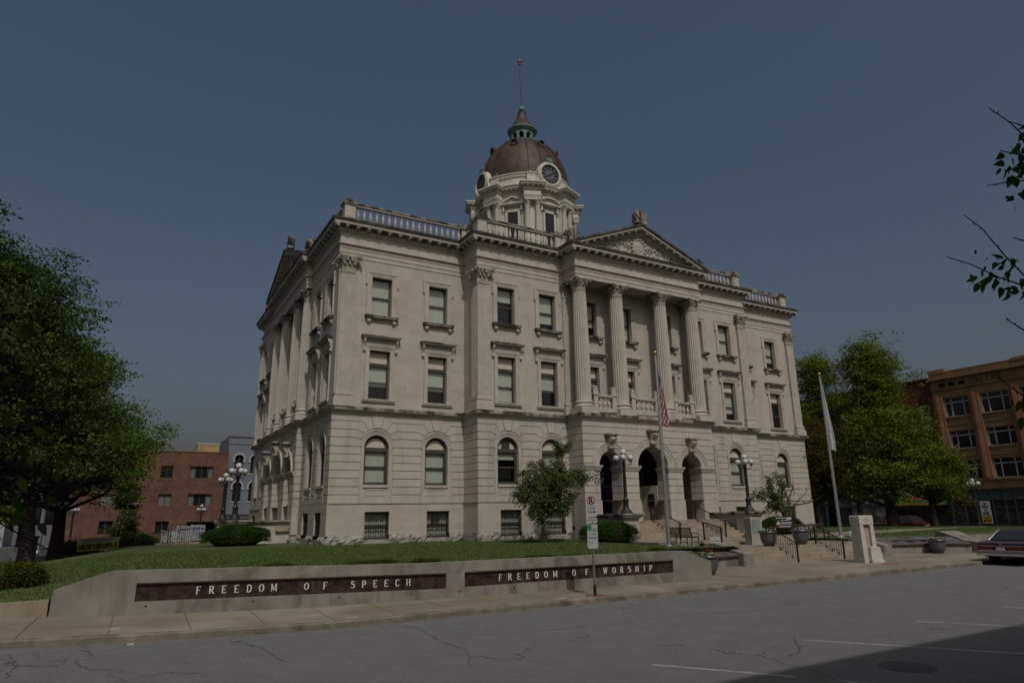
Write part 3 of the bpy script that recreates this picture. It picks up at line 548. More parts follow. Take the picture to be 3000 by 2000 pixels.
# ---- pediments (front and left)
def pediment(F,b,half,zr,za,name):
    ov=.60; P=MB(); z0=17.99; slope=(za-z0)/(half+ov); th=math.atan(slope)
    P.prism(F,[(-half,17.95),(half,17.95),(0,17.95+slope*half)],b-1.2,b-.02); tym=P.build("tympanum","stone_plain",court)
    K=MB(); hy=math.hypot(half+ov,za-z0)
    for s in (-1,1):
        ux,uz=-s*cos(th),sin(th); nx_,nz=s*sin(th),cos(th)
        Q=lambda l,h:(s*(half+ov)+ux*l+nx_*h,z0-.02+uz*l+nz*h)
        def bar(h0,h1,b0,b1,c=0,ext=0):
            K.c=c; q=[Q(0,h0),Q(hy,h0),Q(hy,h1),Q(0,h1)]; q[1]=(0,q[1][1]+(0)); 
            t0=hy+ (h0)*math.tan(th)*1.0; t1=hy+h1*math.tan(th)
            q=[Q(0,h0),Q(t0,h0),Q(t1,h1),Q(0,h1)]; K.prism(F,q,b0,b1)
        bar(-.50,-.34,b-.05,b+.12); bar(-.34,-.20,b-.05,b+.22); bar(-.20,-.02,b-.05,b+.54); bar(-.02,.10,b-3.5,b+.64,1)
        m_=int(hy/.60)
        for j in range(1,m_): 
            l=j*hy/m_; q=[Q(l-.10,-.31),Q(l+.10,-.31),Q(l+.10,-.20),Q(l-.10,-.20)]; K.c=0; K.prism(F,q,b+.2,b+.48)
        m_=int(hy/.2)
        for j in range(2,m_-1):
            l=j*hy/m_; q=[Q(l-.055,-.46),Q(l+.055,-.46),Q(l+.055,-.34),Q(l-.055,-.34)]; K.prism(F,q,b+.1,b+.2)
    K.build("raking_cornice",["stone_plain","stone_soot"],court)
    Rl=MB(); bb=b-.01 # carved relief: shield in a wreath with scrolls
    Rl.loft([[F(.50*kk*cos(t),bb+h,z0+.80+.62*kk*sin(t)) for t in [2*PI*i/24 for i in range(24)]] for kk,h in ((1.0,0),(1.0,.08),(.88,.12),(.80,.06),(.6,.09),(.3,.12))],True)
    for i in range(16):
        t=2*PI*i/16; Rl.ball(F(.60*cos(t),bb+.05,z0+.80+.70*sin(t)),.10,8,6)
    random.seed(3)
    for s in (-1,1):
        for i in range(34):
            t=i/33; x=s*(.75+t*3.1); hmax=(1-abs(x)/(half))*slope*half*.62
            for q in range(2 if hmax>.3 else 1):
                zz_=z0+.12+max(.05,hmax)*(.25+.55*q+random.uniform(-.1,.1)); Rl.ball(F(x,bb+.03,zz_),random.uniform(.07,.12)*(1-.4*t),7,5,(1,.7,1))
        for i in range(4):
            x0=.95+i*.8; hm=(1-x0/half)*slope*half*.3+.12
            pts=[F(s*(x0+.26*(1-k/14)*cos(k*.75)),bb+.07,z0+hm+.1+.24*(1-k/14)*sin(k*.75)) for k in range(13)]; Rl.tube(pts,.035,6)
    Rl.build("carved_relief","stone_plain",tym,40)
    return slope
sf=pediment(FR,PB,W0,0,20.25,"front"); pediment(FLP,PC,W0+.08,0,20.25,"left")
def fan(mb,F,a,b0,b1,z,w_,h,n=9):
    """anthemion ornament: a fan of petals on a small scroll base"""
    mb.fbox(F,a-w_*.42,a+w_*.42,b0,b1,z,z+h*.18)
    for i in range(n):
        t=PI*(i+.5)/n; l=h*(.62+.36*sin(t)); wi=w_*.085
        q=[(a+.04*cos(t),z+h*.15),(a+cos(t)*l*.55*w_/h*1.15-sin(t)*wi,z+h*.15+sin(t)*l*.7+cos(t)*wi*.3),(a+cos(t)*l*.62*w_/h*1.15,z+h*.15+sin(t)*l*.9),(a+cos(t)*l*.55*w_/h*1.15+sin(t)*wi,z+h*.15+sin(t)*l*.7-cos(t)*wi*.3)]
        mb.prism(F,q,b0+(b1-b0)*.15*(i%2),b1-(b1-b0)*.15*(i%2))
def orn(F,a,b,z,w_,h,m="stone_stained",parent=court,name="roof_ornament"):
    k=MB(); fan(k,F,a,b-w_*.22,b+w_*.22,z,w_,h); return k.build(name,m,parent)
orn(FR,0,PB+.35,20.36,1.05,1.05); orn(FR,-5.35,PB+.1,18.15,.95,.95); orn(FR,5.35,PB+.1,18.15,.8,.8)
orn(FLP,0,PC+.2,20.36,1.0,1.05); orn(FLP,-5.4,PC+.1,18.15,.9,.95); orn(FLP,5.4,PC+.1,18.15,.9,.9)
# ---- roof balustrades
balmesh=MB(); balmesh.lathe((0,0,0),[(.075,0),(.075,.06),(.05,.09),(.045,.14),(.085,.26),(.10,.36),(.085,.46),(.05,.62),(.04,.70),(.055,.74),(.055,.78),(.08,.80),(.08,.86)],12)
_b=balmesh.build("baluster","stone_plain",None,50); BAL=_b.data; bpy.data.objects.remove(_b)
def balustrade(F,b,a0,a1,n,z0,h=.86,name="balustrade",stain=True,ctx=court,base_h=.22,flip=False):
    g=MB(); g.fbox(F,a0,a1,b-.14,b+.14,z0,z0+base_h); g.c=1; g.fbox(F,a0,a1,b-.17,b+.17,z0+base_h+h+.10,z0+base_h+h+.20); g.c=0; g.fbox(F,a0,a1,b-.13,b+.13,z0+base_h+h,z0+base_h+h+.10)
    o=g.build(name,["stone_plain","stone_stained" if stain else "stone_plain"],ctx)
    for i in range(n):
        a=a0+(a1-a0)*(i+.5)/n; q=bpy.data.objects.new("baluster",BAL); col.objects.link(q); q.parent=o; x,y,z=F(a,b,z0+base_h); q.location=(x,y,z); q.scale=(1,1,h/.86)
    return o
def pedestal(F,a,b,z0,w_=.62,h=1.18,top=True,oh=.30,m="stone_plain"):
    g=MB(); s=w_/2; g.fbox(F,a-s-.06,a+s+.06,b-s-.06,b+s+.06,z0,z0+.20); g.fbox(F,a-s,a+s,b-s,b+s,z0+.20,z0+h-.16); g.fbox(F,a-s*.62,a+s*.62,b+s,b+s+.02,z0+.3,z0+h-.28); g.fbox(F,a-s-.05,a+s+.05,b-s-.05,b+s+.05,z0+h-.16,z0+h-.09); g.c=1; g.fbox(F,a-s-.10,a+s+.10,b-s-.10,b+s+.10,z0+h-.09,z0+h)
    o=g.build("balustrade_pedestal",[m,"stone_stained"],court)
    if top:
        k=MB()
        for sg in (-1,1):
            for sb in (-1,1): k.tube([F(a+sg*(s-.02+.05*cos(t)),b+sb*(s-.02),z0+h+.02+.09+.09*sin(t)) for t in [j*.8-1.2 for j in range(7)]],.04,6)
        fan(k,F,a,b+s-.10,b+s,z0+h,w_*.8,oh,7); fan(k,F,a,b-s,b-s+.1,z0+h,w_*.8,oh,7); k.fbox(F,a-s*.8,a+s*.8,b-s*.8,b+s*.8,z0+h,z0+h+oh*.5); k.build("pedestal_ornament","stone_stained",o)
    return o
RB=-.3; ZR=18.06
cb=MB(); cb.sweep([(-.12,18.0),(-.12,ZR+.02),(-.5,ZR+.02)],outline); cb.build("blocking_course","stone_plain",court)
pedestal(FR,-18.55,RB,ZR); balustrade(FR,RB,-18.2,-11.35,18,ZR); pedestal(FR,-11.2,RB-.05,ZR,.34,1.2,True,.22)
FX=lambda a,b,z:(-10.95-b,-a,z)
balustrade(FX,0,-.1,1.25,3,ZR); pedestal(FR,-10.95,PA+RB,ZR); balustrade(FR,PA+RB,-10.6,-5.55,13,ZR); pedestal(FR,-5.35,PA+RB,ZR,.45,1.2,True,.28)
pw=MB(); pw.fbox(FR,-5.1,5.1,PA+RB-.15,PA+RB+.15,ZR,ZR+1.1); pw.fbox(FR,-5.1,5.1,PA+RB-.2,PA+RB+.2,ZR+1.1,ZR+1.22); pw.build("parapet_wall","stone_plain",court)
pedestal(FR,-4.5,PA+RB,ZR,.62,1.45); pedestal(FR,4.9,PA+RB,ZR,.5,1.3); balustrade(FR,PA+RB,5.3,10.6,13,ZR); pedestal(FR,10.95,PA+RB,ZR)
pedestal(FR,11.2,RB-.05,ZR,.34,1.2,True,.22); balustrade(FR,RB,11.35,18.2,17,ZR); pedestal(FR,18.55,RB,ZR)
def bal_plain(F,b,a0,a1,n):
    g=MB(); g.fbox(F,a0,a1,b-.14,b+.14,ZR,ZR+.22); g.fbox(F,a0,a1,b-.15,b+.15,ZR+1.08,ZR+1.27)
    for i in range(n):
        x,y,z=F(a0+(a1-a0)*(i+.5)/n,b,ZR+.22); g.lathe((x,y,z),[(.075,0),(.05,.09),(.10,.36),(.045,.66),(.08,.86)],6)
    tag(g.build("balustrade_run","stone_plain",court,50),kind="stuff")
bal_plain(FL,RB,.9,Y1,14); bal_plain(FL,RB,Y2,22.3,14); bal_plain(FRr,RB,.9,22.3,54); bal_plain(FBk,RB,-18.1,18.1,90)
for F,a in ((FL,Y1+.3),(FL,Y2-.3),(FL,22.8)): pedestal(F,a,RB,ZR)
# ---- windows
def bands(mb,F,c,hw,zb,zt,b,steps,ear=0):
    for i,(r0,r1,pr) in enumerate(steps):
        e=ear if i==len(steps)-1 else 0
        mb.fbox(F,c-hw-r1,c-hw-r0,b-.01,b+pr,zb,zt+r0); mb.fbox(F,c+hw+r0,c+hw+r1,b-.01,b+pr,zb,zt+r0); mb.fbox(F,c-hw-r1-e,c+hw+r1+e,b-.01,b+pr,zt+r0,zt+r1)
        if e:
            for s in (-1,1): x0,x1=sorted((c+s*(hw+r1),c+s*(hw+r1+e))); mb.fbox(F,x0,x1,b-.01,b+pr,zt-.42,zt+r0); mb.fbox(F,x0-.02,x1+.02,b-.01,b+pr+.03,zt-.50,zt-.42)
WN={}
def sash(F,c,hw,z0,z1,zm,b,win,blind,bz=None,seed=0):
    """lower double-hung sash: glass, blind and dark room behind it"""
    g=MB(); g.add([F(c-hw,b,z0),F(c+hw,b,z0),F(c+hw,b,z1),F(c-hw,b,z1)],[(0,1,2,3)]); g.build("pane","glass",win)
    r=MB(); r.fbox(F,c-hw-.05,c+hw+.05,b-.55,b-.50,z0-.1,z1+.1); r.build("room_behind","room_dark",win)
    if blind>0:
        zb_=z1-(z1-z0)*blind; q=MB(); n=max(2,int((z1-zb_)/.07))
        for i in range(n):
            za=zb_+(z1-zb_)*i/n; q.add([F(c-hw,b-.09,za),F(c+hw,b-.09,za),F(c+hw,b-.075,za+(z1-zb_)/n*.96),F(c-hw,b-.075,za+(z1-zb_)/n*.96)],[(0,1,2,3)])
        if seed%3!=1: q.fbox(F,c-.012,c+.012,b-.075,b-.065,zb_,z1)
        q.build("blind","blind",win)
def upper2(F,b,c,parent,blind=.6,hood=True,louvre=False,seed=0):
    w_=MB(); bi=b-.27; hw=.60; w=w_
    for a0,a1 in ((c-hw,c-hw+.09),(c+hw-.09,c+hw)): w.fbox(F,a0,a1,bi-.06,bi+.02,7.92,10.67)
    w.fbox(F,c-hw,c+hw,bi-.06,bi+.03,7.92,8.02); w.fbox(F,c-hw,c+hw,bi-.06,bi+.02,10.60,10.67); w.fbox(F,c-hw,c+hw,bi-.06,bi+.06,9.80,9.98); w.fbox(F,c-hw,c+hw,bi-.06,bi+.0,8.86,8.93)
    o=w.build("window","frame_brown",parent); p=MB(); p.fbox(F,c-hw,c+hw,bi-.06,bi-.02,9.98,10.62); 
    p.build("top_board","board",o)
    if louvre:
        q=MB()
        for i in range(5): q.fbox(F,c-.30,c+.12,bi-.02,bi,10.06+i*.09,10.11+i*.09)
        q.build("vent","room_dark",o)
    sash(F,c,hw-.08,8.02,9.82,0,bi-.03,o,blind,seed=seed)
    s=MB(); bands(s,F,c,hw,7.92,10.67,b,((0,.09,.03),(.09,.17,.05),(.17,.24,.08)))
    s.fbox(F,c-.95,c+.95,b-.01,b+.10,7.76,7.84); s.fbox(F,c-.90,c+.90,b-.01,b+.14,7.84,7.92); s.build("window_surround","stone_plain",o)
    h=MB(); h.fbox(F,c-.86,c+.86,b-.01,b+.07,10.93,11.20); h.fbox(F,c-.98,c+.98,b-.01,b+.12,11.20,11.26)
    k=18
    for i in range(k): a=c-.92+1.84*i/(k-1); h.fbox(F,a-.022,a+.022,b+.1,b+.19,11.26,11.31)
    h.fbox(F,c-1.0,c+1.0,b-.01,b+.14,11.26,11.32); h.fbox(F,c-1.06,c+1.06,b-.01,b+.30,11.32,11.39); h.c=1; h.fbox(F,c-1.12,c+1.12,b-.01,b+.35,11.39,11.46); h.c=0
    for s_ in (-1,1):
        a=c+s_*.93; prof=[(b,10.55),(b+.10,10.57),(b+.13,10.66),(b+.07,10.78),(b+.12,10.95),(b+.22,11.12),(b+.25,11.24),(b+.22,11.32),(b,11.32)]; n=len(prof)
        h.add([F(a-.07,q,z) for q,z in prof]+[F(a+.07,q,z) for q,z in prof],[tuple(range(n)),tuple(range(2*n-1,n-1,-1))]+[(i,(i+1)%n,n+(i+1)%n,n+i) for i in range(n)])
    h.build("window_hood",["stone_plain","stone_stained"],o)
    return o
def upper3(F,b,c,parent,blind=1.,seed=0):
    w=MB(); bi=b-.27; hw=.595
    for a0,a1 in ((c-hw,c-hw+.08),(c+hw-.08,c+hw)): w.fbox(F,a0,a1,bi-.06,bi+.02,12.64,14.95)
    w.fbox(F,c-hw,c+hw,bi-.06,bi+.03,12.64,12.72); w.fbox(F,c-hw,c+hw,bi-.06,bi+.02,14.87,14.95); w.fbox(F,c-hw,c+hw,bi-.06,bi+.0,13.76,13.84)
    o=w.build("window","frame_brown",parent); sash(F,c,hw-.07,12.72,14.88,0,bi-.03,o,blind,seed=seed)
    s=MB(); bands(s,F,c,hw,12.64,14.95,b,((0,.10,.03),(.10,.22,.05),(.22,.30,.08)),.06); s.build("window_surround","stone_plain",o)
    k=MB(); k.fbox(F,c-.84,c+.84,b-.01,b+.10,12.44,12.50); k.c=1; k.fbox(F,c-.95,c+.95,b-.01,b+.24,12.50,12.60); k.fbox(F,c-.98,c+.98,b-.01,b+.27,12.60,12.64); k.c=0
    for s_ in (-1,1): k.fbox(F,c+s_*.74-.10,c+s_*.74+.10,b-.01,b+.16,12.28,12.44); k.fbox(F,c+s_*.74-.08,c+s_*.74+.08,b-.01,b+.10,12.2,12.28)
    k.build("window_sill",["stone_plain","stone_stained"],o); return o
def arched(F,b,c,parent,blind=1.,louvre=False,seed=0):
    hw=.69; bi=b-.22; o_=MB()
    arch_strip(o_,F,c,5.30,hw-.09,hw,bi-.06,bi+.03,20,3.40); arch_strip(o_,F,c,5.30,hw-.15,hw-.09,bi-.06,bi+.0,20,3.5)
    o_.fbox(F,c-hw,c+hw,bi-.06,bi+.03,3.36,3.50); o_.fbox(F,c-hw+.03,c+hw-.03,bi-.06,bi+.06,5.12,5.33); o_.fbox(F,c-hw+.1,c+hw-.1,bi-.06,bi,4.26,4.34)
    o=o_.build("window","frame_brown",parent); p=MB(); n=16; p.prism(F,[(c+(hw-.1)*cos(PI*i/n),5.30+(hw-.1)*sin(PI*i/n)) for i in range(n+1)],bi-.06,bi-.03)
    p.build("top_board","board",o)
    if louvre:
        q=MB(); 
        for i in range(5): q.fbox(F,c-.25,c+.20,bi-.03,bi-.005,5.38+i*.085,5.425+i*.085)
        q.fbox(F,c-.30,c+.25,bi-.03,bi-.02,5.33,5.85); q.build("vent","frame_brown",o)
    sash(F,c,hw-.14,3.5,5.14,0,bi-.04,o,blind,seed=seed)
    s=MB(); arch_strip(s,F,c,5.36,hw,hw+.09,b-.01,b+.02,24,3.36); arch_strip(s,F,c,5.36,hw+.09,hw+.17,b-.01,b+.045,24,2.72); arch_strip(s,F,c,5.36,hw+.17,hw+.235,b-.01,b+.075,24,None)
    s.fbox(F,c-.70,c+.70,b-.01,b+.07,3.22,3.36); s.fbox(F,c-.90,c+.90,b-.01,b+.05,2.44,2.71); s.fbox(F,c-.78,c+.78,b-.01,b+.01,2.72,3.2); 
    for a0,a1,z0,z1 in ((-.60,.60,3.08,3.12),(-.60,.60,2.80,2.84),(-.60,-.56,2.84,3.08),(.56,.60,2.84,3.08)): s.fbox(F,c+a0,c+a1,b,b+.03,z0,z1)
    s.build("window_surround","stone_plain",o,50); return o
def basewin(F,b,c,parent,vent=False):
    w=MB(); bi=b-.24; hw=.67; w.fbox(F,c-hw,c-hw+.06,bi-.05,bi+.02,.6,1.98); w.fbox(F,c+hw-.06,c+hw,bi-.05,bi+.02,.6,1.98); w.fbox(F,c-hw,c+hw,bi-.05,bi+.02,1.92,1.98); w.fbox(F,c-hw,c+hw,bi-.05,bi,1.23,1.30); w.fbox(F,c-hw,c+hw,bi-.05,bi+.02,.6,.68)
    o=w.build("basement_window","frame_brown",parent); sash(F,c,hw-.05,.68,1.92,0,bi-.03,o,1.0,seed=1)
    g=MB()
    for i in range(11): a=c-hw+.03+(2*hw-.06)*i/10; g.tube([F(a,b-.10,.60),F(a,b-.10,1.96)],.013,5)
    for z in (.74,1.25,1.30,1.82): g.fbox(F,c-hw,c+hw,b-.115,b-.085,z-.012,z+.012)
    for a in (-.33,0,.33):
        for z in (1.05,1.52): 
            for s_ in (-1,1): g.tube([F(c+a+s_*.06*sin(t)*(1-t/7),b-.10,z+.10*cos(t)*(1-t/9)) for t in [k*.7 for k in range(8)]],.008,4)
    if vent:
        for i in range(6): g.fbox(F,c-.30,c+.12,b-.15,b-.13,1.42+i*.08,1.46+i*.08)
        g.fbox(F,c-.32,c-.28,b-.15,b-.12,1.38,1.88); g.fbox(F,c+.10,c+.14,b-.15,b-.12,1.38,1.88)
    g.build("grille","iron",o); return o
bl2={-16.5:.62,-13.02:.62,-9.40:1,-6.45:.55,6.2:.1,9.02:.75,12.75:.8,16.15:0,1.75:0,4.45:.5,18.6:.3,21.3:.3}
bl3={-16.5:1,-13.02:1,-9.40:.35,-6.45:.8,16.15:.75,1.75:0,4.45:0,18.6:0,21.3:0}
k=0
for F,b,a0,a1,ws,e0,e1 in segs:
    for c in ws:
        k+=1; upper2(F,b,c,court,bl2.get(c,.5),seed=k); upper3(F,b,c,court,bl3.get(c,1),seed=k); arched(F,b,c,court,{-9.4:.25,-6.45:.6,6.2:.2}.get(c,1) if F is FR else .0,c==-9.4,seed=k); basewin(F,b+.06,c+(.12 if F is FR else 0),court,c==-13.02)
for i,c in enumerate((-3.25,-.35,3.2)): upper2(FR,PA,c,court,(.2,.9,.1)[i],louvre=(i==0),seed=i); upper3(FR,PA,c,court,(.7,1,0)[i],seed=2)
for i,c in enumerate((-3.25,0,3.25)): upper2(FLP,LB,c,court,0,seed=i); upper3(FLP,LB,c,court,0,seed=2)
# ---- columns and pilasters
def leafstrip(mb,P,out,side,hgt,wid,curl=1.0):
    """one acanthus leaf: a strip rising from P and curling outwards"""
    prof=[(0,0,1.0),(.015,.25,1.05),(.03,.5,1.0),(.07,.75,.85),(.15,.93,.75),(.23,.97,.6),(.27,.84,.3)]
    L_=[];Rr=[];M=[]
    for o_,h_,w_ in prof:
        c=P+out*(o_*curl*hgt*1.7)+Vector((0,0,h_*hgt)); L_.append(c-side*wid*.5*w_-out*.01); Rr.append(c+side*wid*.5*w_-out*.01); M.append(c+out*.02)
    n=len(prof); mb.add(L_+M+Rr,[(i,n+i,n+i+1,i+1) for i in range(n-1)]+[(n+i,2*n+i,2*n+i+1,n+i+1) for i in range(n-1)])
def capital(mb,cx,cy,z0,z1,r,square=False,rot=0):
    H=z1-z0; 
    if square: mb.loft([[(cx+s*k*cos(0)-0 if False else cx+sx*k,cy+sy*k,z) for sx,sy in ((-1,-1),(1,-1),(1,1),(-1,1))] for k,z in ((r,z0),(r,z0+.06*H),(r*.97,z0+.07*H),(r*1.0,z0+.5*H),(r*1.28,z0+.85*H))])
    else: mb.lathe((cx,cy,z0),[(r*1.05,0),(r*1.05,.05*H),(r*.95,.07*H),(r*.98,.5*H),(r*1.4,.86*H)],16)
    # abacus with hollow sides
    R2=r*(2.0 if square else 1.88); pts=[]
    for q in range(4):
        a=PI/4+q*PI/2; c0=Vector((cos(a),sin(a)))*R2*1.10; c1=Vector((cos(a+PI/2),sin(a+PI/2)))*R2*1.10; t=Vector((-sin(a),cos(a)))*.07
        pts.append(c0-t*.6); pts.append(c0+t*.6)
        m_=(c0+c1)/2; nrm=m_.normalized()
        for k_ in (.25,.5,.75): pts.append(c0.lerp(c1,k_)-nrm*(R2*.22*(1-(2*k_-1)**2)))
    mb.zprism([(cx+p.x,cy+p.y) for p in pts],z1-.12*H,z1-.04*H); mb.zprism([(cx+p.x*1.04,cy+p.y*1.04) for p in pts],z1-.04*H,z1)
    for row,(zz,hh,ww,ph) in enumerate(((.06,.40,.9,0),(.30,.42,.9,.5))):
        if square:
            for q in range(4):
                o=Vector((cos(q*PI/2),sin(q*PI/2),0)); s=Vector((-o.y,o.x,0))
                for k_ in (([-.66,0,.66]) if row==0 else ([-1,-.33,.33,1])): leafstrip(mb,Vector((cx,cy,z0+zz*H))+o*r+s*r*k_,o if abs(k_)<1 else (o+s*k_).normalized(),s if abs(k_)<1 else (s-o*k_).normalized(),hh*H,r*.62)
        else:
            for i in range(8):
                a=2*PI*(i+ph)/8; o=Vector((cos(a),sin(a),0)); leafstrip(mb,Vector((cx,cy,z0+zz*H))+o*r*.97,o,Vector((-o.y,o.x,0)),hh*H,r*.72)
    for q in range(4): # corner volutes
        a=PI/4+q*PI/2; o=Vector((cos(a),sin(a),0)); s=Vector((-o.y,o.x,0)); base_=Vector((cx,cy,z0+.5*H))+o*r*(1.50 if square else 1.12)
        for sg in (-1,1):
            pts=[base_+s*sg*.09,base_+o*.06+Vector((0,0,.18*H))+s*sg*.06]
            cc=base_+o*(.20*r/.4+.06)+Vector((0,0,.27*H))+s*sg*.025
            for k_ in range(9): t=2.4-k_*.75; rr=.085*(1-k_/11)*r/.42; pts.append(cc+o*rr*cos(t)+Vector((0,0,rr*sin(t))))
            mb.tube(pts,.028*r/.42,5)
    for q in range(4):
        a=q*PI/2; o=Vector((cos(a),sin(a),0)); c=Vector((cx,cy,z1-.09*H))+o*r*1.36; mb.ball(c,.075*r/.42,8,6)
        s=Vector((-o.y,o.x,0))
        for sg in (-1,1):
            cc=Vector((cx,cy,z1-.22*H))+o*r*1.22+s*sg*.09*r/.42; mb.tube([cc+s*sg*(-.06)*cos(t)*(1-t/8)+Vector((0,0,.055*sin(t)*(1-t/8))) for t in [k_*.8 for k_ in range(7)]],.018,5)
def column(cx,cy,parent,z0=ZB1,r=.47,rt=.415,ztop=ZE):
    b=MB(); s=.62; b.box((cx-s,cy-s,z0-.02),(cx+s,cy+s,z0+.36)); b.box((cx-s-.02,cy-s-.02,z0-.02),(cx+s+.02,cy+s+.02,z0+.08))
    b.lathe((cx,cy,z0+.36),[(.56,0),(.60,.04),(.61,.09),(.57,.15),(.52,.17),(.50,.22),(.52,.26),(.56,.28),(.56,.34),(.52,.38),(.49,.40),(.49,.43)],28)
    sh=MB(); nf=20; rings=[]; zs=[z0+.79,z0+.86,z0+.95]+[z0+.95+(15.0-z0-.95)*i/12 for i in range(1,13)]+[15.07,15.12]
    def flute(j,dp,rr,z):
        pts=[]
        for i in range(nf*6):
            t=2*PI*i/(nf*6); ph=(i%6)/6; d=dp*max(0,sin(PI*ph*1.25)) if ph<.8 else 0; q=rr*(1-d); pts.append((cx+q*cos(t),cy+q*sin(t),z))
        return pts
    for i,z in enumerate(zs):
        u=max(0,(z-z0-4)/(15-z0-4)) if z>z0+4 else 0; rr=r+(rt-r)*(u**1.3); dp=.10 if 1<i<len(zs)-2 else 0
        if i==len(zs)-1: rr=rt*1.06
        rings.append(flute(i,dp,rr,z))
    sh.loft(rings); o=sh.build("column","stone_col",parent,22); b.build("column_base",["stone_plain"],o,30)
    c=MB(); capital(c,cx,cy,15.12,ztop,rt); c.build("capital","stone_cap",o,50); return o
def pilaster(F,a,b,parent,hw=.385,pr=.14,z0=ZB1,dep=.3,ztop=ZE,corner=0):
    """square fluted pilaster; its centre stands at depth so that it projects pr from face b"""
    s=MB(); bc_=b+pr-hw; pts=[]
    nf=7
    for q in range(4):
        ux,uy=((1,0),(0,1),(-1,0),(0,-1))[q]; nx,ny=((0,-1),(1,0),(0,1),(-1,0))[q]
        for i in range(nf):
            w_=2*hw/(nf+.35); s0=-hw+.175*w_+i*w_
            for t_,d_ in ((.12,0),(.2,.022),(.5,.034),(.8,.022),(.88,0)): pts.append((nx*hw+ux*(s0+t_*w_)-nx*d_,ny*hw+uy*(s0+t_*w_)-ny*d_))
        pts.append((nx*hw+ux*hw,ny*hw+uy*hw))
    T=lambda x,y,z:F(a+x,bc_-y,z)
    s.zprism(pts,z0+.82,14.88,T); s.fbox(F,a-hw,a+hw,bc_-hw,bc_+hw,z0+.78,z0+.83); s.fbox(F,a-hw,a+hw,bc_-hw,bc_+hw,14.88,14.94); s.fbox(F,a-hw-.03,a+hw+.03,bc_-hw-.03,bc_+hw+.03,14.94,15.0)
    o=s.build("pilaster","stone_plain",parent); g=MB()
    for d,z1,z2 in ((.15,z0-.02,z0+.34),(.13,z0+.34,z0+.40),(.10,z0+.40,z0+.50),(.05,z0+.50,z0+.58),(.08,z0+.58,z0+.68),(.04,z0+.68,z0+.78)): g.fbox(F,a-hw-d,a+hw+d,bc_-hw-d,bc_+hw+d,z1,z2)
    g.build("pilaster_base","stone_plain",o); c=MB(); x,y,_=F(a,bc_,0); capital(c,x,y,15.0,ztop,hw*1.0,True); c.build("capital","stone_cap",o,50); return o
for cx in (-4.72,-1.84,1.88,4.74): column(cx,-2.85,court)
for cy in (-4.72,-1.84,1.84,4.72): column(-W2-PC+.40,LC+cy,court)
for F,a,b in ((FR,-18.50,0),(FR,-10.98,PA),(FR,10.75,PA),(FR,18.47,0),(FL,22.7,0)): pilaster(F,a,b,court,.41,.18)
for a in (-5.05,5.05): pilaster(FR,a,PA,court,.30,.12)
for F,a in ((FR,-11.75),(FR,11.75)): pass
for s in (-1,1): pilaster(FLP,s*5.05,LB,court,.30,.12)
# balcony parapets between the columns
def balcony(F,b,a0,a1,n):
    for a in (a0+.18,a1-.18):
        g=MB(); g.fbox(F,a-.19,a+.19,b-.17,b+.17,7.62,7.78); g.fbox(F,a-.15,a+.15,b-.13,b+.13,7.78,8.62); g.fbox(F,a-.10,a+.10,b+.13,b+.145,7.86,8.5); g.fbox(F,a-.20,a+.20,b-.18,b+.18,8.62,8.76)
        fan(g,F,a,b-.10,b+.10,8.76,.42,.46,7); g.fbox(F,a-.15,a+.15,b-.08,b+.08,8.76,9.0); g.build("balcony_pedestal","stone_plain",court)
    g=MB(); g.fbox(F,a0+.33,a1-.33,b-.13,b+.13,7.60,7.84); g.fbox(F,a0+.33,a1-.33,b-.10,b+.10,8.46,8.54); g.fbox(F,a0+.33,a1-.33,b-.16,b+.16,8.54,8.64)
    o=g.build("balcony_balustrade","stone_plain",court)
    for i in range(n):
        a=a0+.36+(a1-a0-.72)*(i+.5)/n; q=bpy.data.objects.new("baluster",BAL); col.objects.link(q); q.parent=o; q.location=F(a,b,7.84); q.scale=(1.15,1.15,.72)
balcony(FR,PB-.30,-4.14,-2.38,3); balcony(FR,PB-.30,-1.22,1.08,4); balcony(FR,PB-.30,2.34,4.12,3)
balcony(FLP,PC-.25,-4.0,-2.4,3); balcony(FLP,PC-.25,-1.15,1.15,4); balcony(FLP,PC-.25,2.4,4.0,3)
# small windows low on the right pavilion, drain pipes
dr=MB(); dr.tube([(-4.95,-PB-.12,.5),(-4.95,-PB-.12,2.3)],.03,8); dr.build("drain_pipe","stone_plain",court,40)
# ---- stair flank walls with lamp pedestals
def flank(F,a,d,zb,zt=1.68):
    """wall running out from the porch pier to a square pedestal (a along wall face, d reach)"""
    g=MB(); g.fbox(F,a-.22,a+.22,0,d-.4,zb,zt-.22); g.c=1; g.fbox(F,a-.34,a+.34,.02,d-.62,zt-.22,zt-.14); g.fbox(F,a-.40,a+.40,.02,d-.6,zt-.14,zt-.04)
    g.c=0; g.fbox(F,a-.50,a+.50,d-.62,d+.38,zb+.32,zt-.28); g.fbox(F,a-.58,a+.58,d-.70,d+.46,zt-.28,zt-.20); g.c=1; g.fbox(F,a-.68,a+.68,d-.80,d+.56,zt-.20,zt-.10); g.fbox(F,a-.74,a+.74,d-.86,d+.62,zt-.10,zt)
    g.c=0
    for p in (((-.32,.55),(-.32,1.05),(-.2,1.17),(.2,1.17),(.32,1.05),(.32,.55)),): # sunk panel with raised edge
        for (x0,z0_),(x1,z1_) in zip(p,p[1:]):
            g.tube([F(a+x0,d+.385,z0_),F(a+x1,d+.385,z1_)],.018,5)
    o=g.build("stair_flank_wall",["stone_plain","stone_stained"],court); r=MB(); r.fbox(F,a-.62,a+.62,d-.72,d+.50,zb,zb+.33); r.build("pedestal_foot","rock_face",o); return o
FP=lambda a,b,z:(a,-PB-b,z)
flank(FP,-4.72,2.95,.10); flank(FP,4.72,2.95,.10)
FQ=lambda a,b,z:(-W2-PC-b,LC+a,z)
flank(FQ,-4.72,3.05,.10); flank(FQ,4.72,2.52,.10)
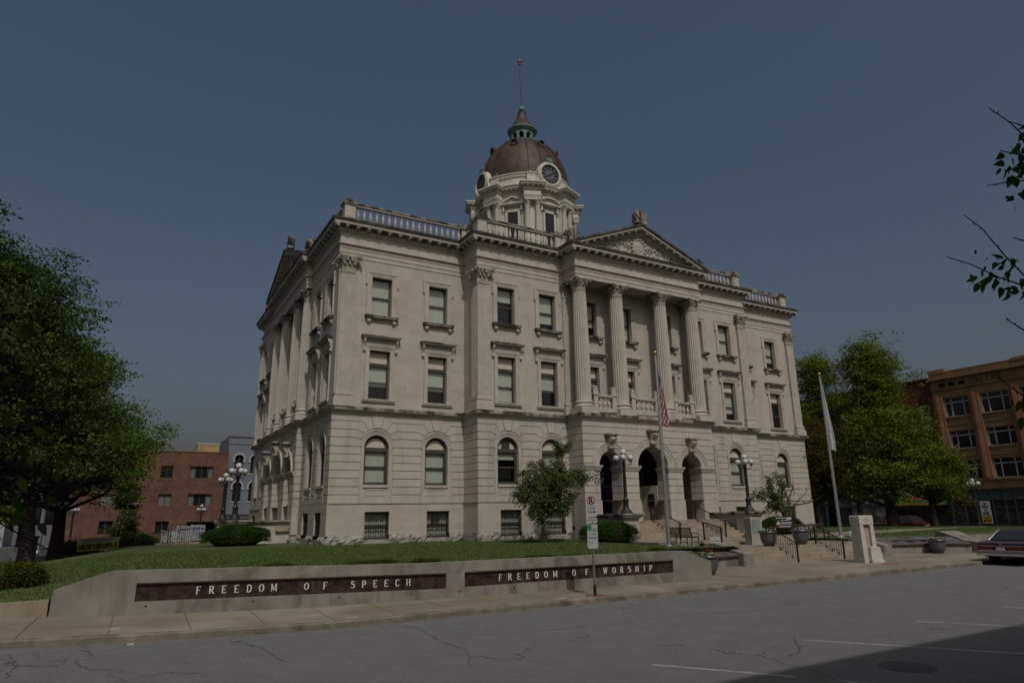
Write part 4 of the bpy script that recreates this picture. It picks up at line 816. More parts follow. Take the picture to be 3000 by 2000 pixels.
# main steps
ms=MB(); NS=6
for i in range(NS): z=1.24-.16*(i+1)+.0; y=-PB-1.15-.35*i; ms.box((-4.40,y-.35,z-.17),(4.40,-3.3,z+.0))
ms.box((-4.40,-PB-1.15,1.0),(4.40,-PB+.05,1.236)); 
ms.build('entrance_steps','step_concrete',court); ms=MB()
for i in range(NS): z=1.24-.153*(i+1); x=-W2-PC-.62-.34*i; ms.box((x-.34,LC-4.5,z-.16),(-W2-PC,LC+4.5,z))
ms.build("side_steps","step_concrete",court)
det.build("archivolt","stone_plain",court)
# ---- drum and dome
DF=lambda ang,rad:(lambda a,b,z:(sin(ang)*(rad+b)+cos(ang)*a, YD-cos(ang)*(rad+b)+sin(ang)*a, z))
C0=(0,YD,0)
dd=MB(); dd.box((-5.4,YD-5.4,18.0),(5.4,YD+5.4,20.2)); dd.box((-5.6,YD-5.6,20.2),(5.6,YD+5.6,20.5)); dd.lathe(C0,[(4.9,20.4),(4.9,21.4),(5.0,21.5),(4.6,21.7)],48); dd.build("drum_base","stone_white",court,30)
dr_=MB(); dr_.lathe(C0,[(3.92,20.4),(3.92,26.45),(3.98,26.46),(3.98,26.62),(4.02,26.63),(4.02,26.78),(4.10,26.84),(4.0,26.9),(4.0,27.28),(4.08,27.32)],64); dr_.lathe(C0,[(4.08,27.32),(4.10,27.50),(4.18,27.52),(4.18,27.66),(4.42,27.67),(4.45,27.80),(4.52,27.86),(4.54,27.92),(4.0,27.98)],64)
for i in range(72):
    F=DF(2*PI*i/72,4.18); dr_.fbox(F,-.07,.07,0,.21,27.58,27.665)
for i in range(200): F=DF(2*PI*i/200,4.08); dr_.fbox(F,-.035,.035,0,.06,27.36,27.47)
dr_.build("drum","stone_white",court,30)
at=MB(); at.lathe(C0,[(4.02,27.95),(4.06,28.0),(4.06,28.25),(4.0,28.3),(4.0,28.75),(4.05,28.8),(4.12,28.86),(4.12,29.0),(4.2,29.08),(4.2,29.16),(3.9,29.2)],64); at.build("drum_attic","stone_white",court,30)
for k_ in range(8):
    ang=PI/8+k_*PI/4; F=DF(ang,3.9); g=MB()
    g.fbox(F,-.85,.85,0,.62,20.4,21.9); g.fbox(F,-.66,.66,-.1,.38,21.9,26.45)
    for a in (-.42,.42):
        x,y,z=F(a,.50,21.9); g.lathe((x,y,z),[(.30,0),(.30,.12),(.26,.2),(.24,.26),(.235,.3),(.235,1.2),(.20,3.9),(.22,3.95)],16); capital(g,x,y,25.85,26.45,.195)
    for z0_,z1_,o_ in ((26.45,26.62,.0),(26.62,26.78,.03),(26.78,26.86,.08),(26.86,27.30,.0),(27.30,27.50,.08)): g.fbox(F,-.70-o_,.70+o_,-.05,.82+o_,z0_,z1_)
    g.fbox(F,-.80,.80,0,.95,27.50,27.66); g.fbox(F,-1.02,1.02,0,1.20,27.66,27.80); g.fbox(F,-1.08,1.08,0,1.28,27.80,27.92)
    for i in range(5): a=-.84+.42*i; g.fbox(F,a-.07,a+.07,.9,1.14,27.57,27.66)
    for s in (-1,1):
        for b_ in (.35,.7): x0,x1=sorted((s*.8,s*.98)); g.fbox(F,x0,x1,b_-.07,b_+.07,27.57,27.66)
    g.fbox(F,-.36,.36,-.1,.36,27.92,29.05); g.fbox(F,-.42,.42,-.1,.42,29.05,29.14); g.fbox(F,-.40,.40,-.1,.40,27.92,28.1)
    o=g.build("drum_pier","stone_white",court,40); v=MB(); fan(v,F,0,.10,.22,29.14,.62,.50,9); fan(v,F,0,-.05,.08,29.14,.62,.42,9)
    v.ball(F(0,.1,29.2),.2,10,6); v.build("shell_ornament","verdigris",o)
    # bays
    ang=k_*PI/4; F=DF(ang,3.92); g=MB(); tri=k_%2==1
    g.fbox(F,-.62,-.44,-.1,.10,22.6,25.90); g.fbox(F,.44,.62,-.1,.10,22.6,25.90); g.fbox(F,-.62,.62,-.1,.10,25.72,25.92); g.fbox(F,-.9,-.75,-.2,.06,22.2,26.0); g.fbox(F,.75,.9,-.2,.06,22.2,26.0)
    g.fbox(F,-.95,.95,-.2,.20,26.28,26.36); g.fbox(F,-1.02,1.02,-.2,.34,26.36,26.46)
    for i in range(7): a=-.84+.28*i; g.fbox(F,a-.05,a+.05,.18,.30,26.29,26.36)
    for s in (-1,1): g.fbox(F,s*.78-.07,s*.78+.07,-.1,.20,25.80,26.28); g.fbox(F,s*.78-.05,s*.78+.05,-.1,.12,25.62,25.8)
    if tri:
        for s in (-1,1): g.prism(F,[(s*1.02,26.44),(0,26.96),(0,27.06),(s*1.02,26.54)],-.2,.34)
        g.prism(F,[(-.95,26.45),(.95,26.45),(0,26.95)],-.2,.14)
    else:
        n_=14; rr=1.28; th=math.asin(1.02/rr); cz=26.46-rr*cos(th)
        for i in range(n_):
            t0=-th+2*th*i/n_; t1=-th+2*th*(i+1)/n_; g.prism(F,[(rr*sin(t0),cz+rr*cos(t0)),(rr*sin(t1),cz+rr*cos(t1)),((rr+.1)*sin(t1),cz+(rr+.1)*cos(t1)),((rr+.1)*sin(t0),cz+(rr+.1)*cos(t0))],-.3,.34)
            g.prism(F,[(rr*sin(t0)*.97,26.46),(rr*sin(t1)*.97,26.46),(rr*sin(t1)*.97,cz+rr*cos(t1)),(rr*sin(t0)*.97,cz+rr*cos(t0))],-.3,.12)
    o=g.build("drum_window_surround","stone_white",court); g=MB(); g.fbox(F,-.45,.45,-.1,.02,22.6,25.73); o2=g.build("louvred_window","louvre",o); g=MB()
    for i in range(34): z=22.62+i*.09; g.fbox(F,-.44,.44,.02,.05,z,z+.05)
    g.build("louvre_slat","louvre",o)
    if k_%2==0: # clocks on the four main sides
        F=DF(ang,0); yc=4.30; zc=29.14; g=MB(); n_=40
        arch=lambda r0,r1,b0,b1,m: [m.prism(F,[(r0*cos(t0),zc+r0*sin(t0)),(r1*cos(t0),zc+r1*sin(t0)),(r1*cos(t1),zc+r1*sin(t1)),(r0*cos(t1),zc+r0*sin(t1))],b0,b1) for t0,t1 in [(2*PI*i/n_,2*PI*(i+1)/n_) for i in range(n_)]]
        arch(.88,1.02,2.6,yc+.05,g); arch(1.02,1.14,2.6,yc-.02,g); g.prism(F,[(-1.14,27.95),(1.14,27.95),(1.14,zc),(-1.14,zc)],2.8,yc-.12)
        for s in (-1,1): g.prism(F,[(s*1.1,28.0),(s*1.5,28.0),(s*1.32,28.3),(s*1.14,28.9)],3.6,yc-.05)
        o=g.build("clock","stone_white",court,30); v=MB(); fan(v,F,0,yc-.25,yc-.12,30.27,.66,.52,9); fan(v,F,0,yc-.11,yc+.0,30.22,.74,.50,9); v.build("shell_ornament","verdigris",o)
        d=MB(); d.prism(F,[(.89*cos(2*PI*i/40),zc+.89*sin(2*PI*i/40)) for i in range(40)],yc-.16,yc-.10); d.build("clock_rim","letter_dark",o)
        d=MB()
        d.prism(F,[(.46*cos(2*PI*i/32),zc+.46*sin(2*PI*i/32)) for i in range(32)],yc-.10,yc-.085)
        for i in range(12):
            t=2*PI*(i+.5)/12
            for e_ in (0,):
                q=[(r_*cos(t+dt),zc+r_*sin(t+dt)) for r_,dt in ((.53,-.16),(.53,.16),(.77,.19),(.77,-.19))]; d.prism(F,q,yc-.10,yc-.085)
        d.build("clock_face","clock_grey",o)
        d=MB()
        for i in range(12):
            t=2*PI*i/12
            for off in ((-.05,0,.05) if i%3 else (-.07,-.02,.03,.08)): q=[(r_*cos(t)-w_*sin(t),zc+r_*sin(t)+w_*cos(t)) for r_,w_ in ((.52,off-.014),(.52,off+.014),(.79,off+.014),(.79,off-.014))]; d.prism(F,q,yc-.085,yc-.075)
        d.build("numeral","letter_dark",o)
        for L_,t in ((.50,R(32)),(.62,R(212))) if k_==0 else ((.48,R(30)),(.62,R(205))):
            d=MB(); q=[(r_*cos(t)-w_*sin(t),zc+r_*sin(t)+w_*cos(t)) for r_,w_ in ((0,-.045),(L_*.7,-.05),(L_,0),(L_*.7,.05),(0,.045))]; d.prism(F,q,yc-.07,yc-.055); d.build("clock_hand","letter_dark",o)
# dome shell with ribs
dm_=MB(); ZD,RD,HD=29.16,4.0,5.08; dprof=[(RD*cos(t),ZD+HD*sin(t)) for t in [i*R(68.7)/18 for i in range(19)]]
dm_.lathe(C0,dprof,96); 
for i in range(24):
    ang=2*PI*(i+.5)/24; big=i%3==1; hw=.17 if big else .085; pts=[]
    for sgn in (-1,1):
        for r_,z_ in dprof: x=sin(ang)*(r_+(.14 if big else .085))+cos(ang)*sgn*hw*(.35+.65*r_/RD); y=YD-cos(ang)*(r_+(.14 if big else .085))+sin(ang)*sgn*hw*(.35+.65*r_/RD); pts.append((x,y,z_+.02))
    inn=[]
    for sgn in (-1,1):
        for r_,z_ in dprof: inn.append((sin(ang)*(r_-.05)+cos(ang)*sgn*hw*(.35+.65*r_/RD),YD-cos(ang)*(r_-.05)+sin(ang)*sgn*hw*(.35+.65*r_/RD),z_-.02))
    n_=len(dprof); dm_.add(pts+inn,[(j,j+1,n_+j+1,n_+j) for j in range(n_-1)]+[(j,2*n_+j,2*n_+j+1,j+1) for j in range(n_-1)]+[(n_+j,n_+j+1,3*n_+j+1,3*n_+j) for j in range(n_-1)])
dm_.lathe(C0,[(4.06,29.14),(4.16,29.16),(4.16,29.24),(4.05,29.30)],64)
dome=dm_.build("dome","dome_copper",court,30)
for i in range(8):
    ang=i*PI/4; t=R(44); F=DF(ang,RD*cos(t)); zc=ZD+HD*sin(t); g=MB(); n_=24
    for j in range(n_):
        t0,t1=2*PI*j/n_,2*PI*(j+1)/n_; g.prism(F,[(.22*cos(t0),zc+.22*sin(t0)),(.32*cos(t0),zc+.32*sin(t0)),(.32*cos(t1),zc+.32*sin(t1)),(.22*cos(t1),zc+.22*sin(t1))],-.5,.32)
    g.fbox(F,-.3,.3,-.2,.28,zc-.42,zc-.30)
    for s in (-1,1): g.tube([F(s*(.30+.05*cos(q)),.26,zc-.34+.05*sin(q)) for q in [k_*.7 for k_ in range(8)]],.03,5)
    o=g.build("dome_oculus","dome_copper",dome,40); g=MB(); g.prism(F,[(.22*cos(2*PI*j/20),zc+.22*sin(2*PI*j/20)) for j in range(20)],.0,.16); g.build("oculus_pane","sign_grey",o)
# lantern
g=MB(); g.lathe(C0,[(1.55,33.72),(1.55,33.84),(1.42,33.95),(1.30,34.0),(1.30,34.10),(1.1,34.14)],40); g.build("lantern_base","dome_copper",court,30)
g=MB(); g.lathe(C0,[(1.14,34.12),(1.14,34.26),(1.04,34.30)],40); g.lathe(C0,[(1.02,35.02),(1.08,35.06),(1.08,35.16),(1.18,35.22),(1.24,35.34),(1.34,35.40),(1.36,35.52),(1.26,35.58),(.8,35.60)],40)
for i in range(10):
    F=DF(2*PI*(i+.5)/10,.90); g.fbox(F,-.12,.12,0,.18,34.26,35.06); g.fbox(F,-.06,.06,.18,.24,34.30,35.0); g.fbox(F,-.14,.14,0,.22,34.72,34.78)
    F=DF(2*PI*i/10,1.0)
    for j in range(8):
        t0,t1=PI*j/8,PI*(j+1)/8; g.prism(F,[(.19*cos(t0),34.78+.19*sin(t0)),(.19*cos(t0),35.04),(.19*cos(t1),35.04),(.19*cos(t1),34.78+.19*sin(t1))],-.05,.05)
        g.prism(F,[(.19*cos(t0),34.78+.19*sin(t0)),(.24*cos(t0),34.78+.24*sin(t0)),(.24*cos(t1),34.78+.24*sin(t1)),(.19*cos(t1),34.78+.19*sin(t1))],.05,.09)
ln=g.build("lantern","verdigris",court,30); g=MB(); g.lathe(C0,[(.74,34.2),(.74,35.3)],24); g.build("lantern_core","room_dark",ln)
g=MB(); g.lathe(C0,[(1.12,35.58),(1.02,35.85),(.90,36.12),(.72,36.42),(.56,36.75),(.44,37.08),(.38,37.30),(.42,37.32),(.42,37.38),(.30,37.42)],20); g.build("lantern_roof","dome_copper",court,20)
g=MB(); g.lathe(C0,[(.18,37.42),(.14,37.55),(.22,37.62),(.29,37.75),(.29,37.88),(.20,38.02),(.12,38.06),(.13,38.14),(.08,38.2)],20); g.build("finial_ball","verdigris",court,40)
g=MB(); g.tube([(0,YD,38.15),(-.10,YD,42.8)],[.065,.05],8); fp=g.build("roof_flagpole","iron",court,40); g=MB(); g.ball((-.10,YD,42.95),.18,12,8); g.lathe((-.1,YD,42.6),[(.06,0),(.14,.04),(.14,.1),(.07,.16)],10); g.build("pole_ball","gold_red",fp,60)
# ================================================================ GROUND
def G(x): return -.6+.2*(max(0,-23-x)/6.5)**1.5 if x>-31 else -.6+.2*(8/6.5)**1.5
def grid(name,xs,ys,zf,m,struct=True,smooth=0,skip=None):
    mb=MB(); nx=len(xs); mb.v=[(x,y,zf(x,y)) for y in ys for x in xs]; mb.f=[(j*nx+i,j*nx+i+1,(j+1)*nx+i+1,(j+1)*nx+i) for j in range(len(ys)-1) for i in range(nx-1) if not (skip and skip((xs[i]+xs[i+1])/2,(ys[j]+ys[j+1])/2))]; mb.m=[0]*len(mb.f)
    o=mb.build(name,m,None,smooth,False)
    if struct: o['kind']='structure'
    return o
lin=lambda a,b,n:[a+(b-a)*i/(n-1) for i in range(n)]
KY=-18.42
far=MB(); far.add([(-900,-900,-1.3),(1200,-900,-1.3),(1200,1200,-1.3),(-900,1200,-1.3)],[(0,1,2,3)]); o=far.build("ground","asphalt_far"); o['kind']='structure'
rz=lambda x,y:G(x)-.15+.0*(y)
grid("road",[-140,-60,-40]+lin(-36,-20,33)+[-15,-8,0,20,60,140],[-33.8,-30,-26,-22,KY-.16],rz,"asphalt")
# kerb and pavement
kb=MB(); kx=[-140,-60,-40]+lin(-36,-20,33)+[-15,-8,0,12,60,140]; rings=[]
for x in kx:
    j=random.uniform(-.012,.012); z=G(x); rings.append([(x,KY-.17+j,z-.2),(x,KY-.17+j,z-.03),(x,KY-.14+j,z),(x,KY,z+.002),(x,KY,z-.2)])
kb.loft(rings,True,True); o=kb.build("kerb","kerb"); o['kind']='structure'
def walk_z(x,y): return G(x)
grid("pavement",[-140,-60,-40]+lin(-36,-20,33)+[-15,-8,0,12,40,140],[KY,-16,-14,-12.4,-10.5],walk_z,"walk",skip=lambda x,y:x<-10 and y>-14 or (x<-33 and y>-16))
# pavement joints as real slots' dark lines (thin strips) laid along and across
jm=MB()
for i in range(46):
    x=-36+1.52*i+.3
    if x>24: break
    z=G(x)+.004; j2=-15.0 if x<-10 else -12.9; jm.add([(x-.008,KY+.05,z),(x+.008,KY+.05,z),(x+.12,j2,z),(x+.104,j2,z)],[(0,1,2,3)])
for y in (-16.95,):
    for a,b in zip(lin(-36,24,61),lin(-36,24,61)[1:]): jm.add([(a,y-.007,G(a)+.004),(b,y-.007,G(b)+.004),(b,y+.007,G(b)+.004),(a,y+.007,G(a)+.004)],[(0,1,2,3)])
mat("joint",(.10,.085,.07),.95,.2,5); o=jm.build("pavement_joints","joint"); o['kind']='structure'
# painted lines
pm=MB(); zr=lambda x:G(x)-.15+.004
def line(x0,y0,x1,y1,w_,m=pm):
    d=Vector((x1-x0,y1-y0)); n_=Vector((-d.y,d.x)).normalized()*w_/2; k=12
    for i in range(k):
        a=Vector((x0,y0))+d*(i/k); b=Vector((x0,y0))+d*((i+1)/k)
        if random.random()<.06: continue
        m.add([(a.x-n_.x,a.y-n_.y,zr(a.x)),(b.x-n_.x,b.y-n_.y,zr(b.x)),(b.x+n_.x,b.y+n_.y,zr(b.x)),(a.x+n_.x,a.y+n_.y,zr(a.x))],[(0,1,2,3)])
for i in range(8):
    x=-20.2+3.85*i; line(x,-25.5,x+2.9,-30.0,.11)
o=pm.build("parking_lines","paint"); o['kind']='structure'
pm=MB()
mat("paint_worn",(.20,.19,.175),.9,.2,7)
for a,b in zip(lin(-34,20,55),lin(-34,20,55)[1:]): pm.add([(a,KY-.78,zr(a)),(b,KY-.78,zr(b)),(b,KY-.70,zr(b)),(a,KY-.70,zr(a))],[(0,1,2,3)])
o=pm.build("worn_lane_line","paint_worn"); o['kind']='structure'
mat("crack",(.078,.075,.070),.95,.2,6); ck=MB(); random.seed(77)
for pts in ([(-18.39,-25.03),(-18.48,-25.54),(-18.16,-26.0),(-18.45,-26.72),(-18.42,-27.13),(-18.75,-28.05)],[(-19.02,-24.24),(-18.8,-24.48),(-18.46,-24.36)],[(-18.16,-26.0),(-17.61,-25.67),(-17.21,-25.61)],[(-16.18,-25.12),(-16.59,-25.51),(-17.11,-26.02),(-17.42,-26.21),(-17.71,-26.31),(-17.96,-26.51)],[(-22.33,-18.77),(-21.98,-19.61),(-22.24,-21.41),(-22.2,-22.54),(-22.79,-23.94)],[(-25.83,-19.26),(-25.5,-20.27),(-25.42,-21.54),(-25.37,-22.01)],[(-29.6,-19.18),(-29.36,-20.56),(-29.38,-21.61)],[(-28.5,-18.7),(-28.47,-19.2),(-28.3,-19.9),(-28.54,-20.6),(-28.2,-21.4)],[(-25.89,-18.8),(-25.89,-19.65),(-25.5,-20.19)],[(-12,-20.5),(-10.5,-21.4),(-8.7,-21.2),(-7,-22.3),(-4,-22.6)],[(-20,-21.5),(-18.2,-21.9),(-16.5,-21.6),(-14,-22.2),(-11.5,-21.9)],[(-2,-19.5),(-1.6,-20.8),(.4,-21.9),(1,-23.5)]):
    P=[Vector(p) for p in pts]; Q=[]
    for a,b in zip(P,P[1:]):
        n_=max(2,int((b-a).length/.09))
        for i in range(n_): Q.append(a.lerp(b,i/n_)+Vector((random.gauss(0,.03),random.gauss(0,.03))))
    for a,b in zip(Q,Q[1:]):
        d=(b-a).normalized(); n_=Vector((-d.y,d.x)); w0=random.uniform(.005,.014)
        if random.random()<.08: continue
        ck.add([(a.x-n_.x*w0,a.y-n_.y*w0,zr(a.x)),(b.x-n_.x*w0,b.y-n_.y*w0,zr(b.x)),(b.x+n_.x*w0,b.y+n_.y*w0,zr(b.x)),(a.x+n_.x*w0,a.y+n_.y*w0,zr(a.x))],[(0,1,2,3)])
o=ck.build("road_cracks","crack"); o['kind']='structure'
pm=MB()
for x,y,w_,h in ((-28.1,-17.7,.22,.12),(-27.75,-18.95,.12,.22),(-23.2,-18.2,.25,.10),(-17.2,-18.2,.28,.07),(-16.15,-18.25,.25,.06),(-2.9,-18.0,.5,.07),(2.2,-18.2,.7,.06)): pm.box((x,y,G(x)-.2),(x+w_,y+h,G(x)+.005 if y>KY else G(x)-.145))
o=pm.build("painted_kerb_marks","white_paint"); o['kind']='structure'
py=MB()
for i in range(5):
    line(-22.6+.3*i,-26.5-.1*i,-22.1+.3*i,-26.9-.05*i,.07,py)
o=py.build("yellow_paint_marks","paint_yellow"); o['kind']='structure'
for nm,x,y,rx,m,z in (("manhole",-10.6,-16.55,.38,"rust_stain",G(-10.6)),("manhole",.7,-16.9,.38,"rust_stain",-.6),("manhole",-17.0,-27.9,.42,"asphalt_far",-.75)):
    g=MB(); g.lathe((x,y,z),[(rx,0),(rx,.006),(rx-.04,.010),(rx-.05,.006)],28); g.lathe((x,y,z),[(rx-.08,.007),(rx-.1,.011)],24)
    for i in range(6):
        g.box((x-rx*.6,y-rx*.55+i*rx*.2,z+.006),(x+rx*.6,y-rx*.55+i*rx*.2+.02,z+.012))
    tag(g.build(nm,m),{-10.6:"rusty round manhole cover set in the pavement nearest the inscribed wall",.7:"rusty round manhole cover in the pavement by the pale stone monument",-17.0:"dark round manhole cover in the road inside the shadow"}[x],"manhole cover","round manhole covers")
# ---- lawns
def wally(x): return -15.1+(x+29.3)*(-1.9/19.4)
def lawn_z(x,y):
    t=min(1,max(0,(y+16)/16)); front=.46-.013*(min(max(x,-28),-4)+28); z=front*(1-t)+.36*t
    if x<-27: z-=.075*(-27-x)**1.15*(1 if y<0 else 1+.04*y)
    if x<-28.6 and y<-9: z=z+(-.07-z)*min(1,(-9-y)/5.5)*min(1,(-28.6-x)/.8)
    if y>6: z-=.022*(y-6)
    if x>-7 and y<-4: z=min(z,.22)
    return max(z,-.9)
def lawn_r(x,y): return .14+.16*min(1,max(0,(x-9)/14))-(.012*max(0,x-24))-(.1 if y<-12 and x<12 else 0)
skipL=lambda x,y:(x>-W2+.3 and y>.3) or (x>-5.4 and y>-10.9) or (y<wally(x)+.28 and x>-29.4) or (y<-15.05 and x<=-29.4) or (x>-W1 and y>-1.5) or (x>-6.3 and y>-12.3) or (x>-9.3 and y<-13.2+(-9.3-x)*.0) or x<-36.5
grid("lawn",lin(-37,-4,133),lin(-17,24,165),lawn_z,"grass",skip=skipL,smooth=60)
skipR=lambda x,y:(x<W2 and y>0) or (x<W1 and y>-1.8) or (x<6.2) or ((x-6.3)*.45-13.0>y and x<9) or y<-13.6+ (x-9)*.12 if x<11 else False
grid("lawn",lin(5.9,31,70),lin(-14.2,40,140),lawn_r,"grass",skip=lambda x,y:(x<W2-.1 and y>.1) or (x<W1 and y>-1.6) or (y<-12.1-max(0,(x-6.5))*.55 and x<10.6) or (x>31),smooth=60)
# grass blades near the viewer
def blades(name,n,region,zf,h,skip):
    P=[]; 
    while len(P)<n:
        x=random.uniform(region[0],region[1]); y=random.uniform(region[2],region[3])
        if not skip(x,y): P.append((x,y))
    P=np.array(P); Z=np.array([zf(x,y) for x,y in P]); a=rng.random(n)*2*PI; hh=h*(.5+rng.random(n)); w_=.012+.012*rng.random(n); lean=rng.normal(0,.35,(n,2))*hh[:,None]
    v=np.empty((n,3,3)); v[:,0,:2]=P+np.stack([np.cos(a),np.sin(a)],1)*w_[:,None]; v[:,1,:2]=P-np.stack([np.cos(a),np.sin(a)],1)*w_[:,None]; v[:,2,:2]=P+lean; v[:,0,2]=v[:,1,2]=Z-.01; v[:,2,2]=Z+hh
    me=bpy.data.meshes.new(name); me.from_pydata(v.reshape(-1,3).tolist(),[],np.arange(3*n).reshape(-1,3).tolist()); me.materials.append(MT["grass_blade"]); o=bpy.data.objects.new(name,me); col.objects.link(o); return o
tag(blades("grass",90000,(-35,-5,-16.9,0),lawn_z,.05,skipL),"short mown grass blades on the lawn left of the entrance steps","grass",kind="stuff")
tag(blades("grass",15000,(8,27,-13,-2),lawn_r,.05,lambda x,y:y<-12-max(0,(x-6.5))*.55),"short mown grass blades on the lawn right of the entrance steps","grass",kind="stuff")
# paths and terraces
T2,T1=.05,.28
tb=MB(); tb.box((-4.6,-12.5,-.6),(7.6,-9.6,T2)); tb.box((-8.2,-12.9,-.5),(-4.65,-9.9,.17)); tb.zprism([(-9.9,-14.35),(-8.2,-13.7),(-6.6,-12.95),(-5.2,-12.3),(-4.72,-12.3),(-4.72,-9.9),(-8.2,-9.9),(-9.9,-12.2)],-.5,.11); o=tb.build("terrace","walk"); o['kind']='structure'
tb=MB(); tb.box((-5.35,-9.25,-.4),(5.6,-3.3,T1-.004)); tb.box((5.4,-8.6,-.4),(27,-7.2,.30)); o=tb.build("upper_terrace","walk"); o['kind']='structure'
def steps(name,x0,x1,ys,z0,r,t,n,m="step_concrete"):
    g=MB()
    for i in range(n): g.box((x0,ys+t*i,z0-.3),(x1,ys+t*n+.4,z0+r*(i+1)-.002*(n-1-i)))
    return g.build(name,m)
tag(steps("steps",-4.06,5.5,-13.75,-.6,.162,.31,4),"wide bottom flight of four tan concrete steps up from the pavement","steps")
tag(steps("steps",-2.6,4.8,-9.9,T2,.115,.40,2),"short flight of two low steps between the two terraces","steps")
# cheek walls with sloping tops
def cheek(s,label):
    g=MB(); x0,x1=sorted((s*4.05+1.43*(s>0),s*4.70+1.43*(s>0))); prof=[(-13.82,-.62),(-13.82,-.10),(-12.15,.31),(-11.9,.31),(-11.9,-.62)]
    n=len(prof); g.add([(x0,y,z) for y,z in prof]+[(x1,y,z) for y,z in prof],[tuple(range(n)),tuple(range(2*n-1,n-1,-1))]+[(i,(i+1)%n,n+(i+1)%n,n+i) for i in range(n)])
    return tag(g.build("stair_cheek_wall","concrete"),label,"wall","sloping cheek walls beside the bottom steps")
cheek(-1,"sloping concrete cheek wall on the left side of the bottom steps"); cheek(1,"sloping concrete cheek wall on the right side of the bottom steps, behind the monument")
# curved benches: low concrete wall with sloping granite slab
def curved(pts,label,zt=-.14,zb=.18,dep=1.25,ref=(0,0)):
    e=empty("curved_bench",(pts[0][0],pts[0][1],-.6),label,"bench","curved granite benches beside the bottom steps")
    P=[Vector(p) for p in pts]; g=MB(); sl2=MB(); edge=MB(); rg=[];r2=[];r3=[]
    for i,p in enumerate(P):
        d=(P[min(i+1,len(P)-1)]-P[max(i-1,0)]).normalized(); nn=Vector((-d.y,d.x)); b=p+nn*dep
        rg.append([(p.x,p.y,-.65),(p.x,p.y,zt-.09),(b.x,b.y,zb-.09),(b.x,b.y,-.65)])
        q=p-nn*.06; r2.append([(q.x,q.y,zt-.002),(b.x,b.y,zb),(b.x,b.y,zb-.085),(q.x,q.y,zt-.08)]); r3.append([(q.x-nn.x*.012,q.y-nn.y*.012,zt-.085),(q.x-nn.x*.012,q.y-nn.y*.012,zt-.006),(q.x,q.y,zt-.006),(q.x,q.y,zt-.085)])
    g.loft(rg,True,True); g.build("bench_wall","concrete",e); sl2.loft(r2,True,True); s=sl2.build("granite_slab","granite_slab",e); edge.loft(r3,True,True); edge.build("slab_edge","granite_edge",s); return e
def arcpts(p0,p1,sag,n=12):
    p0,p1=Vector(p0),Vector(p1); d=p1-p0; nn=Vector((-d.y,d.x)).normalized(); return [tuple(p0+d*(i/n)+nn*sag*4*(i/n)*(1-i/n)) for i in range(n+1)]
curved(arcpts((6.1,-13.1),(10.6,-15.35),.50,16),"long curved bench with sloping purple grey granite slab right of the monument")
curved(arcpts((-9.7,-15.6),(-4.72,-13.50),.40,14),"curved bench with granite slab between the inscribed wall and the steps")
g=MB(); prof=[(-15.9,-.62),(-15.9,-.08),(-15.0,.0),(-13.6,.42),(-13.3,.42),(-13.3,-.62)]; n=len(prof)
g.add([(10.55+(y+15.9)*.25,y,z) for y,z in prof]+[(11.75+(y+15.9)*.5,y,z) for y,z in prof],[tuple(range(n)),tuple(range(2*n-1,n-1,-1))]+[(i,(i+1)%n,n+(i+1)%n,n+i) for i in range(n)])
tag(g.build("end_wall","concrete"),"sloping concrete end wall behind the trunk of the maroon car","wall")
g=MB(); g.box((11.6,-14.45,-.65),(31,-14.15,.20)); tag(g.build("lawn_edge_wall","concrete"),"low concrete wall edging the right hand lawn, behind the maroon car","wall")
# ---- inscribed retaining wall
DIRW=Vector((19.4,-1.9)).normalized(); ang=math.atan2(DIRW.y,DIRW.x)
FW=lambda a,b,z:(-29.32+DIRW.x*a+DIRW.y*b*1.0,-15.1+DIRW.y*a-DIRW.x*b,z)   # a along the wall, b out to the street
LW=19.49
def wx(x): return (x+29.32)/DIRW.x
wall=empty("inscribed_wall",(-19.7,-16.1,-.6),"long low concrete retaining wall with two inscribed red granite panels","retaining wall")
def topz(a): return .565-.185*min(1,a/9) if a<9 else .38+.012*(a-9)/8
P1=(wx(-27.6),wx(-19.66)); P2=(wx(-19.09),wx(-11.55))
g=MB(); A=[0,.02]+lin(.1,wx(-28.15),4)+lin(wx(-28.15)+.2,P1[0],3)+lin(P1[0]+.5,P1[1],12)+[P2[0]]+lin(P2[0]+.5,P2[1],12)+lin(P2[1]+.2,wx(-10.99),2)+[LW]
def prof_top(a):
    if a<.02: return -.06
    if a<wx(-28.15): return .17+(.56-.17)*(a-.0)/wx(-28.15)
    if a>wx(-10.99): return .39-(.39-.02)*(a-wx(-10.99))/(LW-wx(-10.99))
    return topz(a)
def pan(a):
    x=-29.32+a*DIRW.x
    return (.24-.15*min(1,max(0,(x+27.6)/7.9)) if x<-19.4 else .09+.03*(x+19.1)/7.5),(-.19-.15*min(1,max(0,(x+27.6)/7.9)) if x<-19.4 else -.33+.04*(x+19.1)/7.5)
g2=MB()
